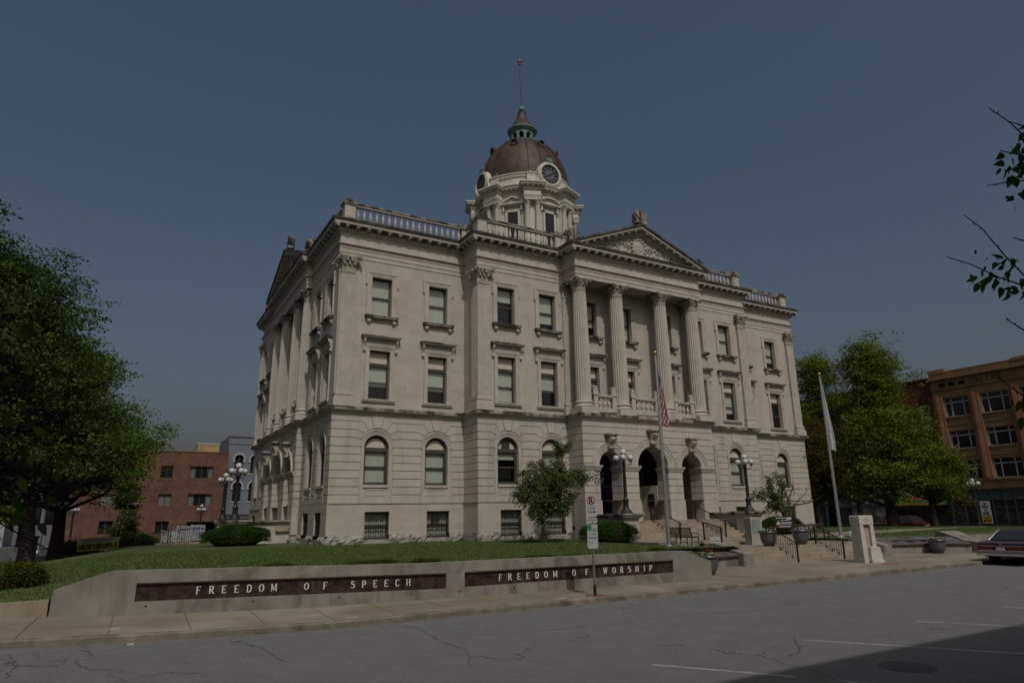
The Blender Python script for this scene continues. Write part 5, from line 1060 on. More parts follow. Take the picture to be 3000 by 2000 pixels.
for a,b in zip(A,A[1:]):
    if b-a<1e-6: continue
    za,zb=prof_top(a),prof_top(b); m_=(a+b)/2; bot=-.75
    inp=(P1[0]<m_<P1[1]) or (P2[0]<m_<P2[1])
    if inp:
        ta,ba=pan(a); tb_,bb_=pan(b); g.hexa([FW(a,-.35,bot),FW(b,-.35,bot),FW(b,0,bot),FW(a,0,bot),FW(a,-.35,ba),FW(b,-.35,bb_),FW(b,0,bb_),FW(a,0,ba)]); g.hexa([FW(a,-.35,ta),FW(b,-.35,tb_),FW(b,0,tb_),FW(a,0,ta),FW(a,-.35,za),FW(b,-.35,zb),FW(b,0,zb),FW(a,0,za)])
        g.add([FW(a,-.35,ba),FW(b,-.35,bb_),FW(b,-.35,tb_),FW(a,-.35,ta)],[(0,1,2,3)])
    else: g.hexa([FW(a,-.35,bot),FW(b,-.35,bot),FW(b,0,bot),FW(a,0,bot),FW(a,-.35,za),FW(b,-.35,zb),FW(b,0,zb),FW(a,0,za)])
g.build("wall_body","concrete",wall,weld=False)
for i,(p,txt,zs) in enumerate(((P1,None,None),(P2,None,None))):
    q=MB(); aa=lin(p[0],p[1],13)
    for k_,(a,b) in enumerate(zip(aa,aa[1:])):
        ta,ba=pan(a+.001); tb_,bb_=pan(b-.001); q.hexa([FW(a,-.2,ba),FW(b,-.2,bb_),FW(b,-.05,bb_),FW(a,-.05,ba),FW(a,-.2,ta),FW(b,-.2,tb_),FW(b,-.05,tb_),FW(a,-.05,ta)])
    o=q.build("inscription_panel","granite_red",wall); e_=MB()
    for a,b in zip(aa,aa[1:]): ta,_=pan(a+.001); tb_,_=pan(b-.001); e_.hexa([FW(a,-.1,ta-.03),FW(b,-.1,tb_-.03),FW(b,.012,tb_-.03),FW(a,.012,ta-.03),FW(a,-.1,ta),FW(b,-.1,tb_),FW(b,.012,tb_),FW(a,.012,ta)])
    e_.build("panel_top_edge","granite_edge",o); j=MB()
    for x in ((-25.6,-23.4,-21.7) if i==0 else (-17.2,-15.1,-13.2)):
        a=wx(x); ta,ba=pan(a); j.fbox(FW,a-.006,a+.006,-.05,-.046,ba+.01,ta-.03)
    j.build("panel_joint","granite_slab",o)
    words=(("FREEDOM",-26.26,-24.32,.182),("OF",-23.64,-23.02,.182),("SPEECH",-22.40,-20.72,.182)) if i==0 else (("FREEDOM",-17.98,-15.98,.185),("OF",-15.45,-14.85,.185),("WORSHIP",-14.30,-12.38,.185))
    for t,xa,xb,h in words:
        a0,a1=wx(xa),wx(xb); n_=len(t)
        adv=[GW.get(c,.66)*h for c in t]; gap=((a1-a0)-sum(adv))/(n_-1)
        a=a0; q=MB()
        for c,w_ in zip(t,adv):
            ta,ba=pan(a); z0=(ta+ba)/2-h/2-.008; glyph(q,FW,c,a,z0,h,-.052,-.040,thick=.15,thin=.075); a+=w_+gap
        q.build("lettering","letter",o)
for x in (-27.35,-24.9,-22.7,-20.7,-19.25,-17.5,-13.6,-11.6):
    a=wx(x); _,bz=pan(min(max(a,P1[0]),P2[1])); q=MB(); x_,y_,z_=FW(a,.0,bz-.12); 
    q.prism(FW,[(a+.025*cos(t*PI/4),bz-.11+.025*sin(t*PI/4)) for t in range(8)],-.02,.003); q.build("weep_hole","room_dark",wall)
g=MB(); 
g.hexa([(-60,-15.35,-.9),(-29.36,-15.10,-.9),(-29.36,-14.8,-.9),(-60,-15.0,-.9),(-60,-15.35,-.30),(-29.36,-15.10,-.045),(-29.36,-14.8,-.045),(-60,-15.0,-.30)]); tag(g.build("low_kerb_wall","step_concrete"),"low tan concrete edging wall left of the inscribed wall","wall")
# ---- road sign
def prm(x,y,z,ang=0): return empty
def plate_sign(F,z0,z1,hw,b,parent,m="white_paint",name="sign_plate",r=.03):
    g=MB(); q=[(-hw+r,z0),(hw-r,z0),(hw,z0+r),(hw,z1-r),(hw-r,z1),(-hw+r,z1),(-hw,z1-r),(-hw,z0+r)]; g.prism(F,q,b,b+.006); return g.build(name,m,parent)
SX,SY=-15.94,-18.24; sz=G(SX)
sign=empty("parking_sign",(SX,SY,sz),"thin grey post with no parking and green parking plates before the inscribed wall","road sign")
g=MB(); g.box((SX-.025,SY-.02,sz),(SX+.025,SY+.02,sz+2.75)); g.build("post","galv",sign); g=MB(); g.box((SX-.034,SY-.03,sz),(SX+.034,SY+.03,sz+.30)); g.build("post_sleeve","iron_rusty",sign)
FS0=frame(SX,SY,.86,-.51,-.51,-.86); FS=lambda a,b,z:FS0(a,b+.02,z+sz+.0)
def zs(p): return p
p=plate_sign(FS,2.20,2.83,.155,.01,sign); g=MB()
for i in range(28):
    t0,t1=2*PI*i/28,2*PI*(i+1)/28; g.prism(FS,[(.125*cos(t0),2.68+.125*sin(t0)),(.125*cos(t1),2.68+.125*sin(t1)),(.10*cos(t1),2.68+.10*sin(t1)),(.10*cos(t0),2.68+.10*sin(t0))],.017,.020)
g.prism(FS,[(-.085,2.75),(-.065,2.77),(.085,2.61),(.065,2.59)],.020,.022); g.build("red_ring","letter_red",p)
g=MB(); glyph(g,FS,'R',-.06,2.60,.16,.017,.0195,thick=.2,serif=False,sx=1.0); g.fbox(FS,-.13,.13,.017,.019,2.515,2.522)
word(g,FS,"2 A-M",-.10,2.42,.06,.017,.019,serif=False,thick=.2,width=.2); word(g,FS,"5 A-M",-.12,2.31,.075,.017,.019,serif=False,thick=.2,width=.24); g.build("lettering","letter_dark",p)
p=plate_sign(FS,2.02,2.18,.155,.01,sign); g=MB(); word(g,FS,"NO PARKING",-.12,2.10,.035,.017,.019,serif=False,thick=.2,width=.24); g.prism(FS,[(-.03,2.055),(.03,2.075),(.03,2.035)],.017,.019); g.build("lettering","letter_dark",p)
p=plate_sign(FS,1.66,1.99,.155,.010,sign,r=.01)
p=plate_sign(FS,1.30,1.98,.155,.012,sign,r=.04); g=MB(); g.fbox(FS,-.155,-.02,.019,.021,1.84,1.975); g.fbox(FS,-.0,.13,.019,.021,1.86,1.875); g.fbox(FS,-.15,.15,.019,.021,1.80,1.825)
word(g,FS,"2 HR",-.11,1.68,.06,.019,.021,serif=False,thick=.18,width=.2); word(g,FS,"PARKING",-.13,1.58,.055,.019,.021,serif=False,thick=.18,width=.26); word(g,FS,"8-5",-.10,1.45,.05,.019,.021,serif=False,thick=.18,width=.1); g.build("lettering","sign_green",p)
g=MB(); g.lathe((SX,SY,sz),[(.30,0),(.30,.004)],18); o=g.build("rust_patch","rust_stain"); o['kind']='structure'
# ---- flagpoles and flags
def flagpole(x,y,z,h,label):
    e=empty("flagpole",(x,y,z),label,"flagpole","metal flagpoles either side of the steps")
    g=MB(); g.tube([(x,y,z),(x,y,z+h*.5),(x,y,z+h)],[.095,.075,.045],14); g.build("pole","pole_metal",e,40); g=MB(); g.lathe((x,y,z),[(.22,0),(.22,.02),(.16,.05),(.12,.10),(.1,.12)],20); g.build("base_collar","pole_metal",e,40)
    g=MB(); g.ball((x,y,z+h+.10),.10,14,10); g.lathe((x,y,z+h-.02),[(.05,0),(.06,.03),(.03,.05)],10); g.build("gold_ball","gold",e,60); return e
flagpole(-6.85,-11.6,.2,8.75,"silver flagpole with gold ball in front of the portico columns"); flagpole(7.0,-10.46,.17,9.2,"silver flagpole with gold ball on the lawn right of the steps")
def flag(x,y,ztop,h,wd,kind,label):
    """a flag hanging limp beside its pole: gathered vertical folds"""
    e=empty("flag",(x,y,ztop),label,"flag"); n=28; m=26
    def P(i,j): # i down, j across the folds
        u=i/n; v=j/m; tap=min(1,(.18+1.0*u)); wdt=wd*tap*(1-.25*max(0,u-.8)*5*.4)
        xx=.08+v*wdt; fold=.06*sin(v*15+u*2.2)*tap+.03*sin(v*27+1+u*5)*tap
        return (x+xx*.80+fold*.5,y-.28*xx+fold,ztop-h*u-(.16*v*h*.5*(1-u)) - .10*v)
    mats=["flag_white","flag_red","flag_blue"]; g=MB()
    for i in range(n):
        for j in range(m):
            if kind=='us':
                d=(j/m*.75+i/n*2.1); g.c=2 if (i/n<.33 and j/m<.8 and i/n+j/m*.3<.36) else (1 if int(d*6.5)%2 else 0)
            else: g.c=0
            g.add([P(i,j),P(i+1,j),P(i+1,j+1),P(i,j+1)],[(0,1,2,3)])
    g.build("cloth",mats,e,70,False)
    g=MB(); g.tube([(x+.07,y-.05,ztop+.4),(x+.07,y-.05,ztop-h)],.008,5); g.build("halyard","white_paint",e); return e
flag(-6.85,-11.6,8.35,2.75,.42,'us',"American flag with red and white stripes hanging limp from its pole")
f2=flag(7.0,-10.46,9.15,4.1,.42,'w',"white flag hanging limp from the flagpole on the right")
# ---- five-globe street lamps
def lamp(x,y,z,h,label,group,sc=1.0,rot=PI/4):
    e=empty("street_lamp",(x,y,z),label,"street lamp",group); k=sc; S=lambda r_,z_:(r_*k,z_*h)
    g=MB(); g.lathe((x,y,z),[(.36*k,0),(.36*k,.03),(.31*k,.06),(.27*k,.14),(.20*k,.20),(.17*k,.26),(.15*k,.34),(.145*k,.62),(.17*k,.66),(.17*k,.70),(.13*k,.74),(.10*k,.82)],20); g.lathe((x,y,z),[(.10*k,.80),(.10*k,.95),(.085*k,h-.75),(.10*k,h-.72),(.11*k,h-.66),(.07*k,h-.60)],16)
    g.lathe((x,y,z),[(.05*k,h-.62),(.045*k,h-.36),(.09*k,h-.32),(.09*k,h-.29),(.04*k,h-.27)],12); g.build("post","lamp_iron",e,40)
    for i in range(4):
        a=rot+i*PI/2; c,s=cos(a),sin(a); g=MB(); pts=[]
        for (r_,z_) in ((.06,-.70),(.16,-.80),(.28,-.80),(.37,-.72),(.38,-.60)): pts.append((x+c*r_*k,y+s*r_*k,z+h+z_))
        g.tube(pts,.022*k,7); g.lathe((x+c*.38*k,y+s*.38*k,z+h-.62),[(.03*k,0),(.09*k,.03),(.09*k,.05),(.05*k,.07)],12); g.tube([(x+c*(.10+.05*cos(t))*k,y+s*(.10+.05*cos(t))*k,z+h-.78+.05*sin(t)) for t in [j*.8 for j in range(7)]],.012*k,5); g.build("arm","lamp_iron",e,50)
        g=MB(); g.ball((x+c*.38*k,y+s*.38*k,z+h-.40),.165*k,20,14); g.build("globe","globe",e,70)
    g=MB(); g.ball((x,y,z+h-.10),.18*k,20,14); g.build("globe","globe",e,70); return e
lamp(-4.72,-6.2,1.68,3.30,"black five globe lamp on the left pedestal of the front steps","lamps on the stair pedestals",1.0,PI/4+.08); lamp(4.72,-6.2,1.68,3.30,"black five globe lamp on the right pedestal of the front steps","lamps on the stair pedestals",1.0,PI/4+.08)
lamp(-22.4,6.85,1.68,3.12,"nearer of the two black globe lamps by the left side porch","lamps on the stair pedestals",1.0,.25); lamp(-21.87,16.25,1.68,3.12,"farther of the two black globe lamps by the left side porch","lamps on the stair pedestals",1.0,.25)
lamp(-21.9,30,-.3,3.3,"small globe lamp in front of the brown brick building, above the white gates","street lamps round the square",.75,.3); lamp(-31.3,32,-.3,3.4,"globe lamp half hidden behind the big left hand trees","street lamps round the square",.8,.3); lamp(44,.3,-.6,4.9,"globe lamp in front of the sale or lease sign","street lamps round the square",1.25,.4)
# ---- handrails
def rail(x,ya,za,yb,zb,label,h=.86,kind=0):
    """rail from (ya,za) at the foot up to (yb,zb) at the head"""
    e=empty("stair_railing",(x,ya,za),label,"railing","black iron stair railings"); L_=yb-ya
    for y,z in ((ya,za),(yb,zb)):
        g=MB(); g.box((x-.030,y-.030,z),(x+.030,y+.030,z+h)); g.box((x-.05,y-.05,z),(x+.05,y+.05,z+.012)); g.build("post","iron_rusty",e)
    g=MB(); g.tube([(x,yb,zb+h),(x,yb-.22,zb+h-.01),(x,ya+.12,za+h+.02),(x,ya-.02,za+h-.0)],.028,7); g.tube([(x,yb,zb+.12),(x,yb-.2,zb+.10),(x,ya+.2,za+.13),(x,ya,za+.10)],.014,6); g.build("rail_bar","iron_rusty",e,40)
    g=MB(); g.tube([(x,ya-.06-.07*cos(t)*1,za+h-.075+.075*sin(t)) for t in [j*.7-3.6 for j in range(9)]],.018,6); g.build("scroll_end","iron_rusty",e,40)
    n=max(4,int(abs(L_)/.115))
    for i in range(1,n):
        t=i/n; y=ya+L_*t; z=za+(zb-za)*t; o_=.02 if .08<t<.9 else 0; g=MB(); g.tube([(x,y,z+.115),(x,y,z+h+.0)],.012,4,False); g.build("baluster","iron_rusty",e)
    return e
rail(-1.12,-13.78,-.6,-12.2,.05,"iron handrail on the bottom steps in front of the left planter"); rail(2.25,-13.78,-.6,-12.3,.05,"iron handrail on the bottom steps just left of the monument")
rail(-1.97,-10.1,.05,-8.95,.28,"short iron handrail on the two low steps below the main flight")
rail(-1.35,-6.6,.28,-4.3,1.16,"left iron handrail of the main flight to the porch, behind the bench"); rail(2.15,-6.6,.28,-4.3,1.16,"right iron handrail of the main flight to the porch")
# ---- benches
def bench(x,y,z,rz,label,wd=1.75):
    e=empty("bench",(0,0,0),label,"bench","dark metal slatted benches"); hw=wd/2
    for s in (-1,0,1):
        g=MB(); X=s*(hw-.04)
        g.tube([(X,.30,0),(X,.22,.20),(X,.20,.42),(X,.30,.88)],.03,6); g.tube([(X,-.26,0),(X,-.20,.20),(X,-.24,.42)],.03,6); g.tube([(X,-.24,.42),(X,.20,.40)],.022,6); g.tube([(X,-.22,.10),(X,.0,.20),(X,.24,.10)],.014,6)
        if s: g.tube([(X,.24,.62),(X,.0,.64),(X,-.20,.63),(X,-.27,.57),(X,-.25,.46),(X,-.2,.44)],.018,6); g.tube([(X,-.20+.05*cos(t),.56+.05*sin(t)) for t in [j*.8 for j in range(7)]],.01,5)
        g.build("leg_frame","bench_metal",e,40)
    g=MB(); g.tube([(-hw,-.24,.43),(hw,-.24,.43)],.016,6); g.tube([(-hw,.20,.41),(hw,.20,.41)],.016,6)
    n=int(wd/.062)
    for i in range(n): x_=-hw+wd*(i+.5)/n; g.tube([(x_,-.25,.42),(x_,-.2,.445),(x_,.15,.43),(x_,.2,.42)],.018,4)
    g.build("seat","bench_metal",e); g=MB(); g.tube([(-hw,.31,.88),(hw,.31,.88)],.024,8); g.tube([(-hw,.215,.50),(hw,.215,.50)],.014,6)
    for i in range(n): x_=-hw+wd*(i+.5)/n; g.tube([(x_,.215,.50),(x_,.25,.68),(x_,.305,.87)],.017,4)
    g.build("backrest","bench_metal",e); e.location=(x,y,z); e.rotation_euler.z=rz; return e
bench(-4.6,-10.2,.17,R(88),"dark metal bench on the path beside the left flagpole").scale=(.92,.92,.90); bench(5.3,-9.9,.02,R(-22),"dark metal bench behind the planter with red flowers"); bench(18.6,-5.2,.26,R(75),"dark metal bench on the lawn behind the pale monument")
# ---- planters
def planter(x,y,z,label,seed,red=True,sc=1.0):
    random.seed(seed); e=empty("planter",(x,y,z),label,"planter","dark grey urn planters"); g=MB(); g.lathe((x,y,z),[(.20*sc,0),(.22*sc,.02),(.32*sc,.16),(.375*sc,.36),(.395*sc,.60*sc),(.44*sc,.62*sc),(.455*sc,.66*sc),(.44*sc,.69*sc),(.37*sc,.68*sc),(.36*sc,.62*sc)],32); p_=g.build("pot","pot",e,40); g=MB(); g.lathe((x,y,z),[(.37*sc,.62*sc),(.1,.65*sc)],20); g.build("soil","soil",p_)
    gr,wh,rd=MB(),MB(),MB()
    def blob(m,c,r_):
        for i in range(7):
            a=Vector((random.gauss(0,1),random.gauss(0,1),random.gauss(0,1))).normalized(); b=a.orthogonal().normalized(); c2=a.cross(b); p=Vector(c)+a*r_*.6; m.add([p+b*r_*.6,p+c2*r_*.6,p-b*r_*.6,p-c2*r_*.6],[(0,1,2,3)])
    for i in range(70): a=random.uniform(0,2*PI); r_=.36*sc*math.sqrt(random.random()); blob(gr,(x+r_*cos(a),y+r_*sin(a),z+.68*sc+random.uniform(0,.10)),.04)
    for i in range(34): a=random.uniform(PI*.6,PI*1.9); r_=random.uniform(.1,.40)*sc; blob(wh,(x+r_*cos(a),y+r_*sin(a),z+.72*sc+random.uniform(0,.08)),.035)
    for i in range(22 if red else 9): a=random.uniform(-.9,1.2); r_=random.uniform(.1,.38)*sc; blob(rd,(x+r_*cos(a),y+r_*sin(a),z+.74*sc+random.uniform(0,.14)),.042)
    for i in range(12): a=random.uniform(0,2*PI); gr.tube([(x,y,z+.66*sc),(x+.12*cos(a),y+.12*sin(a),z+.85*sc),(x+.24*cos(a),y+.24*sin(a),z+.92*sc)],[.012,.008,.002],4)
    gr.build("foliage","stem_green",e); wh.build("white_flowers","flower_white",e); rd.build("red_flowers","flower_red",e); return e
planter(-1.0,-12.15,.05,"grey planter of red and white flowers on the terrace behind the left handrail",1); planter(1.5,-12.05,.05,"grey planter with red flowers at its side, in front of the second bench",2); planter(9.0,-14.5,-.6,"grey planter standing on the pavement by the curved bench on the right",3,False); planter(-8.66,-15.6,-.6,"grey planter half hidden by the right end of the inscribed wall",4,True,1.0)
# ---- tablet pedestal and monument
e=empty("stone_tablet_pedestal",(-.5,-10.6,.02),"rough grey granite pedestal with a greenish bronze tablet, on the terrace","monument"); F=frame(-.45,-10.9,.94,.34,.34,-.94)
F=lambda a,b,z:(-.40+.96*a-.28*b,-10.75-.28*a-.96*b,z)
g=MB(); g.loft([[F(a,b,z) for a,b in ((-s1,-s1),(s1,-s1),(s1,s1),(-s1,s1))] for s1,z in ((.34,.0),(.29,.35),(.28,.9),(.275,1.34),(.25,1.38))]); g.build("pedestal","granite_grey",e); g=MB(); g.fbox(F,-.20,.19,.27,.305,.68,1.28); t=g.build("tablet","bronze_plate",e)
g=MB(); MX,MY=.95,-15.72; e=empty("stone_monument",(MX,MY,-.6),"pale new limestone pillar with lower block in front, standing on the pavement by the steps","monument")
F=lambda a,b,z:(MX+.97*a*.76-.24*b*.76,MY-.24*a*.76-.97*b*.76,z)
def taper(m,a0,a1,b0,b1,z0,z1,k): m.hexa([F(a0-k,b0-k,z0),F(a1+k,b0-k,z0),F(a1+k,b1+k,z0),F(a0-k,b1+k,z0),F(a0,b0,z1),F(a1,b0,z1),F(a1,b1,z1),F(a0,b1,z1)])
g=MB(); taper(g,-.46,-.22,-.36,.36,-.45,1.02,.05); taper(g,.26,.50,-.36,.36,-.45,1.02,.05); taper(g,-.22,.26,-.36,.20,-.45,1.02,.0); g.fbox(F,-.54,-.12,-.44,.46,-.6,-.44); g.fbox(F,-.12,.56,-.44,.40,-.6,-.44); g.build("pillar","limestone_new",e)
g=MB(); g.loft([[F(a*k,b*k+.0,z) for a,b in ((-.48,-.38),(.52,-.38),(.52,.38),(-.48,.38))] for k,z in ((1,1.02),(1.0,1.36),(.94,1.41))]); c_=g.build("cap_block","limestone_new",e); g=MB(); g.fbox(F,-.21,.25,.2,.215,.02,1.0); g.build("pink_inset","pink_stone",e)
g=MB(); taper(g,-.16,.50,.2,.62,-.5,.06,.07); g.fbox(F,-.26,.60,.2,.74,-.6,-.49); g.fbox(F,-.18,.52,.2,.64,-.03,.02); g.build("lower_block","limestone_new",e)
g=MB()
for i in range(20): 
    t0,t1=2*PI*i/20,2*PI*(i+1)/20
    for rx,ry in ((.045,.10),(.07,.14)): g.tube([F(.02+rx*cos(t0),.384,1.21+ry*sin(t0)),F(.02+rx*cos(t1),.384,1.21+ry*sin(t1))],.008,4)
for s in (-1,1): g.tube([F(.02+s*(.07+.1*t),.384,1.22+.05*sin(t*6)) for t in [k_/8 for k_ in range(13)]],.012,5)
g.build("carved_emblem","stone_plain",c_)
# ---- small signs
def placard(x,y,z,rz,label):
    e=empty("small_sign",(0,0,0),label,"sign"); g=MB(); g.box((-.27,-.02,0),(.27,.0,.27)); p=g.build("board","white_paint",e); g=MB(); F=lambda a,b,z_:(a,-.02-b,z_); word(g,F,"NO",-.05,.16,.05,0,.003,serif=False,thick=.2); word(g,F,"SKATEBOARDING",-.23,.06,.055,0,.003,serif=False,thick=.2,width=.46); g.build("lettering","sign_grey",p); e.location=(x,y,z); e.rotation_euler.z=rz; return e
placard(-4.40,-11.98,.31,R(-14),"small white lettered sign at the head of the left cheek wall"); placard(5.85,-11.98,.31,R(-14),"small white lettered sign at the head of the right cheek wall")
e=empty("information_sign",(0,0,0),"dark county information sign on two posts in front of the right hand bush","sign"); g=MB()
for s in (-1,1): g=MB(); g.box((s*.82-.03,-.03,0),(s*.82+.03,.03,1.75)); g.build("post","sign_dark",e)
g=MB(); g.box((-.79,-.045,.72),(.79,-.005,1.72)); b_=g.build("board","sign_dark",e); g=MB(); F=lambda a,b,z:(a,-.045-b,z)
word(g,F,"MCLEAN COUNTY",-.28,1.14,.13,0,.004,thick=.2,width=.98); word(g,F,"MUSEUM OF HISTORY",-.28,1.02,.07,0,.004,serif=False,thick=.18,width=.98); g.fbox(F,-.72,.70,0,.004,1.60,1.64); g.fbox(F,.28,.70,0,.004,1.50,1.66); g.fbox(F,-.3,.5,0,.004,1.40,1.43); g.fbox(F,-.55,.6,0,.004,.84,.89)
for i in range(4): g.fbox(F,-.72,-.36,0,.004,1.02+.045*i,1.045+.045*i)
g.prism(F,[(-.62,1.2),(-.46,1.2),(-.48,1.28),(-.54,1.36),(-.60,1.28)],0,.004); g.build("lettering","letter",b_); e.location=(5.95,-7.6,.22); e.rotation_euler.z=R(-28); e.scale=(.64,.64,.64)
g=MB(); g.box((.75,-9.3,.32),(1.75,-9.0,.45)); o_=tag(g.build("stone_step_block","granite_slab"),"small dark stone block lying on the terrace by the granite pedestal","block")
for x in (-.1,.75): g=MB(); g.box((x,-9.66,.03),(x+.28,-9.625,.17)); tag(g.build("step_marker","orange"),"rust orange marker on the riser of the low steps, "+("left" if x<0 else "right")+" one of two","marker","orange step markers")
# ================================================================ VEGETATION
def leaves(name,P,size,m,parent=None,up=.3,shape='leaf',flat=1.0):
    """one mesh of small folded leaf faces at the points P"""
    n=len(P); P=np.asarray(P); N=rng.normal(0,1,(n,3)); N[:,2]=np.abs(N[:,2])*flat+up; N/=np.linalg.norm(N,axis=1)[:,None]; A=np.cross(N,rng.normal(0,1,(n,3))); A/=np.linalg.norm(A,axis=1)[:,None]; B=np.cross(N,A)
    s=(size*(.6+.8*rng.random(n)))[:,None]; v=np.stack([P-A*s*.5,P+B*s*.32+N*s*.06,P+A*s*.6,P-B*s*.32+N*s*.06],1)
    me=bpy.data.meshes.new(name); me.vertices.add(4*n); me.vertices.foreach_set("co",v.reshape(-1)); me.loops.add(4*n); me.loops.foreach_set("vertex_index",np.arange(4*n)); me.polygons.add(n); me.polygons.foreach_set("loop_start",np.arange(0,4*n,4)); me.update(calc_edges=True); me.materials.append(MT[m])
    o=bpy.data.objects.new(name,me); col.objects.link(o)
    if parent is not None: o.parent=parent; o.matrix_parent_inverse=Matrix.Translation(-root_loc(parent))
    return o
def tree(x,y,z,h,rad,cz0,label,seed,m="leaf_oak",n=26000,leaf=.2,nl=60,tr=.35,shape=1.0,cone=None,group=None,name="broadleaf_tree",lean=(0,0),top=1.0,bark="bark",twig=13):
    """trunk with limbs; leaf sprays hang round the limb ends"""
    random.seed(seed); e=empty(name,(x,y,z),label,"tree",group); g=MB(); th=h*.8
    tp=[(x+lean[0]*t*t+random.uniform(-.1,.1)*t,y+lean[1]*t*t,z+th*t) for t in [i/8 for i in range(9)]]
    g.tube([(x,y,z-.3)]+tp,[tr*1.5,tr*1.15]+[tr*(1-.85*t) for t in [i/8 for i in range(1,9)]],12); tips=[]
    ccz=z+(cz0+h)/2; ch=(h-cz0)/2
    for i in range(nl):
        # target point inside crown shell
        u=random.uniform(-.95,1)**1; a=random.uniform(0,2*PI); rr=(math.sqrt(max(0,1-abs(u)**(2*top)))*(1.0 if u<0 else (1-.15*u)) if cone is None else ((1-u)/1.55 if u>-.55 else (.6+(u+1)*.9))**cone)*rad*random.uniform(.4,1.0); T=Vector((x+lean[0]*.7+rr*cos(a),y+lean[1]*.7+rr*sin(a),ccz+u*ch*shape))
        hs=min(th*.95,max(cz0*.55,(T.z-z)-rr*.55)); t=hs/th; S=Vector((x+lean[0]*t*t,y+lean[1]*t*t,z+hs)); M=S.lerp(T,.5)+Vector((0,0,-.08*rr)); r0=tr*.35*(1-t*.7)+.02
        g.tube([S,M,T],[r0,r0*.55,.02],5); tips.append(T)
        for k_ in range(3): q=M.lerp(T,random.uniform(.2,.9)); w_=q+Vector((random.gauss(0,1),random.gauss(0,1),random.uniform(-.3,1.2)))*rad*.14; g.tube([q,w_],[r0*.3,.008],4); tips.append(w_)
    g.build("trunk",bark,e,40); P=[]; per=n//(len(tips)*twig)+1
    for T in tips:
        for s_ in range(twig):
            c=np.array(T)+rng.normal(0,1,3)*rad*.105*np.array([1,1,.6]); P.append(c+rng.normal(0,1,(per,3))*leaf*np.array([2.1,2.1,.65]))
    leaves("crown",np.concatenate(P),leaf,m,e); return e
tree(-32.0,7.5,-.2,15.4,6.8,3.7,"tallest dark tree with black trunk on the left lawn, nearest the road",11,"leaf_dark",90000,.15,85,.40,name="broadleaf_tree",lean=(-3.4,0),cone=.62)
tree(-31.3,17.5,-.5,13.2,6.0,4.6,"broad spreading tree with fresh green crown in front of the brown brick building",12,"leaf_oak",90000,.155,90,.42,lean=(-.6,0),cone=.55)
tree(-36.6,4.5,-.7,18.2,4.6,4.0,"dark tree at the left edge of the photo",13,"leaf_dark",34000,.18,50,.4)
tree(-38,34,-.8,13,6,4,"tree behind the traffic signal at far left",15,"leaf_dark",12000,.34,40,.4)
tree(26.8,-1.6,.2,15.6,4.9,2.4,"tallest bright green pointed tree right of the courthouse",21,"leaf_light",60000,.155,95,.45,cone=.75)
tree(28.6,5.0,.15,15.8,4.6,4.0,"open crowned green tree nearest the courthouse wall",22,"leaf_light",40000,.155,60,.35,cone=.8)
tree(27.0,9.5,.1,11.5,3.6,2.0,"leafy green tree touching the right corner of the courthouse",26,"leaf_oak",30000,.15,44,.3,cone=.7)
tree(22.4,2.0,.2,8.6,3.9,2.1,"lower reddish brown tree in front of the two tall green trees",23,"leaf_rust",34000,.13,60,.3)
tree(28.6,-3.9,.1,6.4,3.0,2.2,"spreading lower tree over the awning of the shop",24,"leaf_light",24000,.145,46,.3)
tree(48,15,-.5,11,6,3.5,"tree behind the others in front of the red brick building",25,"leaf_dark",12000,.32,40,.4)
tree(-27.6,30,-.35,5.2,1.15,.3,"narrow upright green tree against the brown brick building",31,"leaf_crab",9000,.16,30,.1)
tree(34.5,-3.2,.0,2.9,.7,1.1,"thin young sapling in front of the shop door",32,"leaf_rust",500,.16,10,.03)
# crab apple on the lawn: several crooked stems, flat uneven crown
def small_tree(x,y,z,label,seed,limbs,m,n,leaf,r0=.13,spread=.34,name="ornamental_tree"):
    random.seed(seed); e=empty(name,(x,y,z),label,"tree"); g=MB(); tips=[]
    for pts,r in limbs:
        P=[Vector((x+a,y+b,z+c)) for a,b,c in pts]; g.tube(P,[r*(1-.8*i/(len(P)-1))+.006 for i in range(len(P))],8)
        for i in range(1,len(P)):
            L_=(P[i]-P[i-1]).length
            for k_ in range(int(L_/.16)+1):
                q=P[i-1].lerp(P[i],random.random()); 
                if q.z<z+1.35: continue
                d=Vector((random.gauss(0,1),random.gauss(0,1),random.gauss(.15,.7))).normalized()*random.uniform(.3,.9)*spread*2; g.tube([q,q+d*.5+Vector((0,0,.05)),q+d],[.014,.009,.004],4); tips+= [q+d,q+d*.6]
    g.build("trunk","bark",e,40); per=n//(len(tips)*3)+1; P=[]
    for T in tips:
        for s_ in range(3): P.append(np.array(T)+rng.normal(0,1,3)*spread*.30+rng.normal(0,1,(per,3))*leaf*1.1)
    leaves("crown",np.concatenate(P),leaf,m,e,up=.1); return e
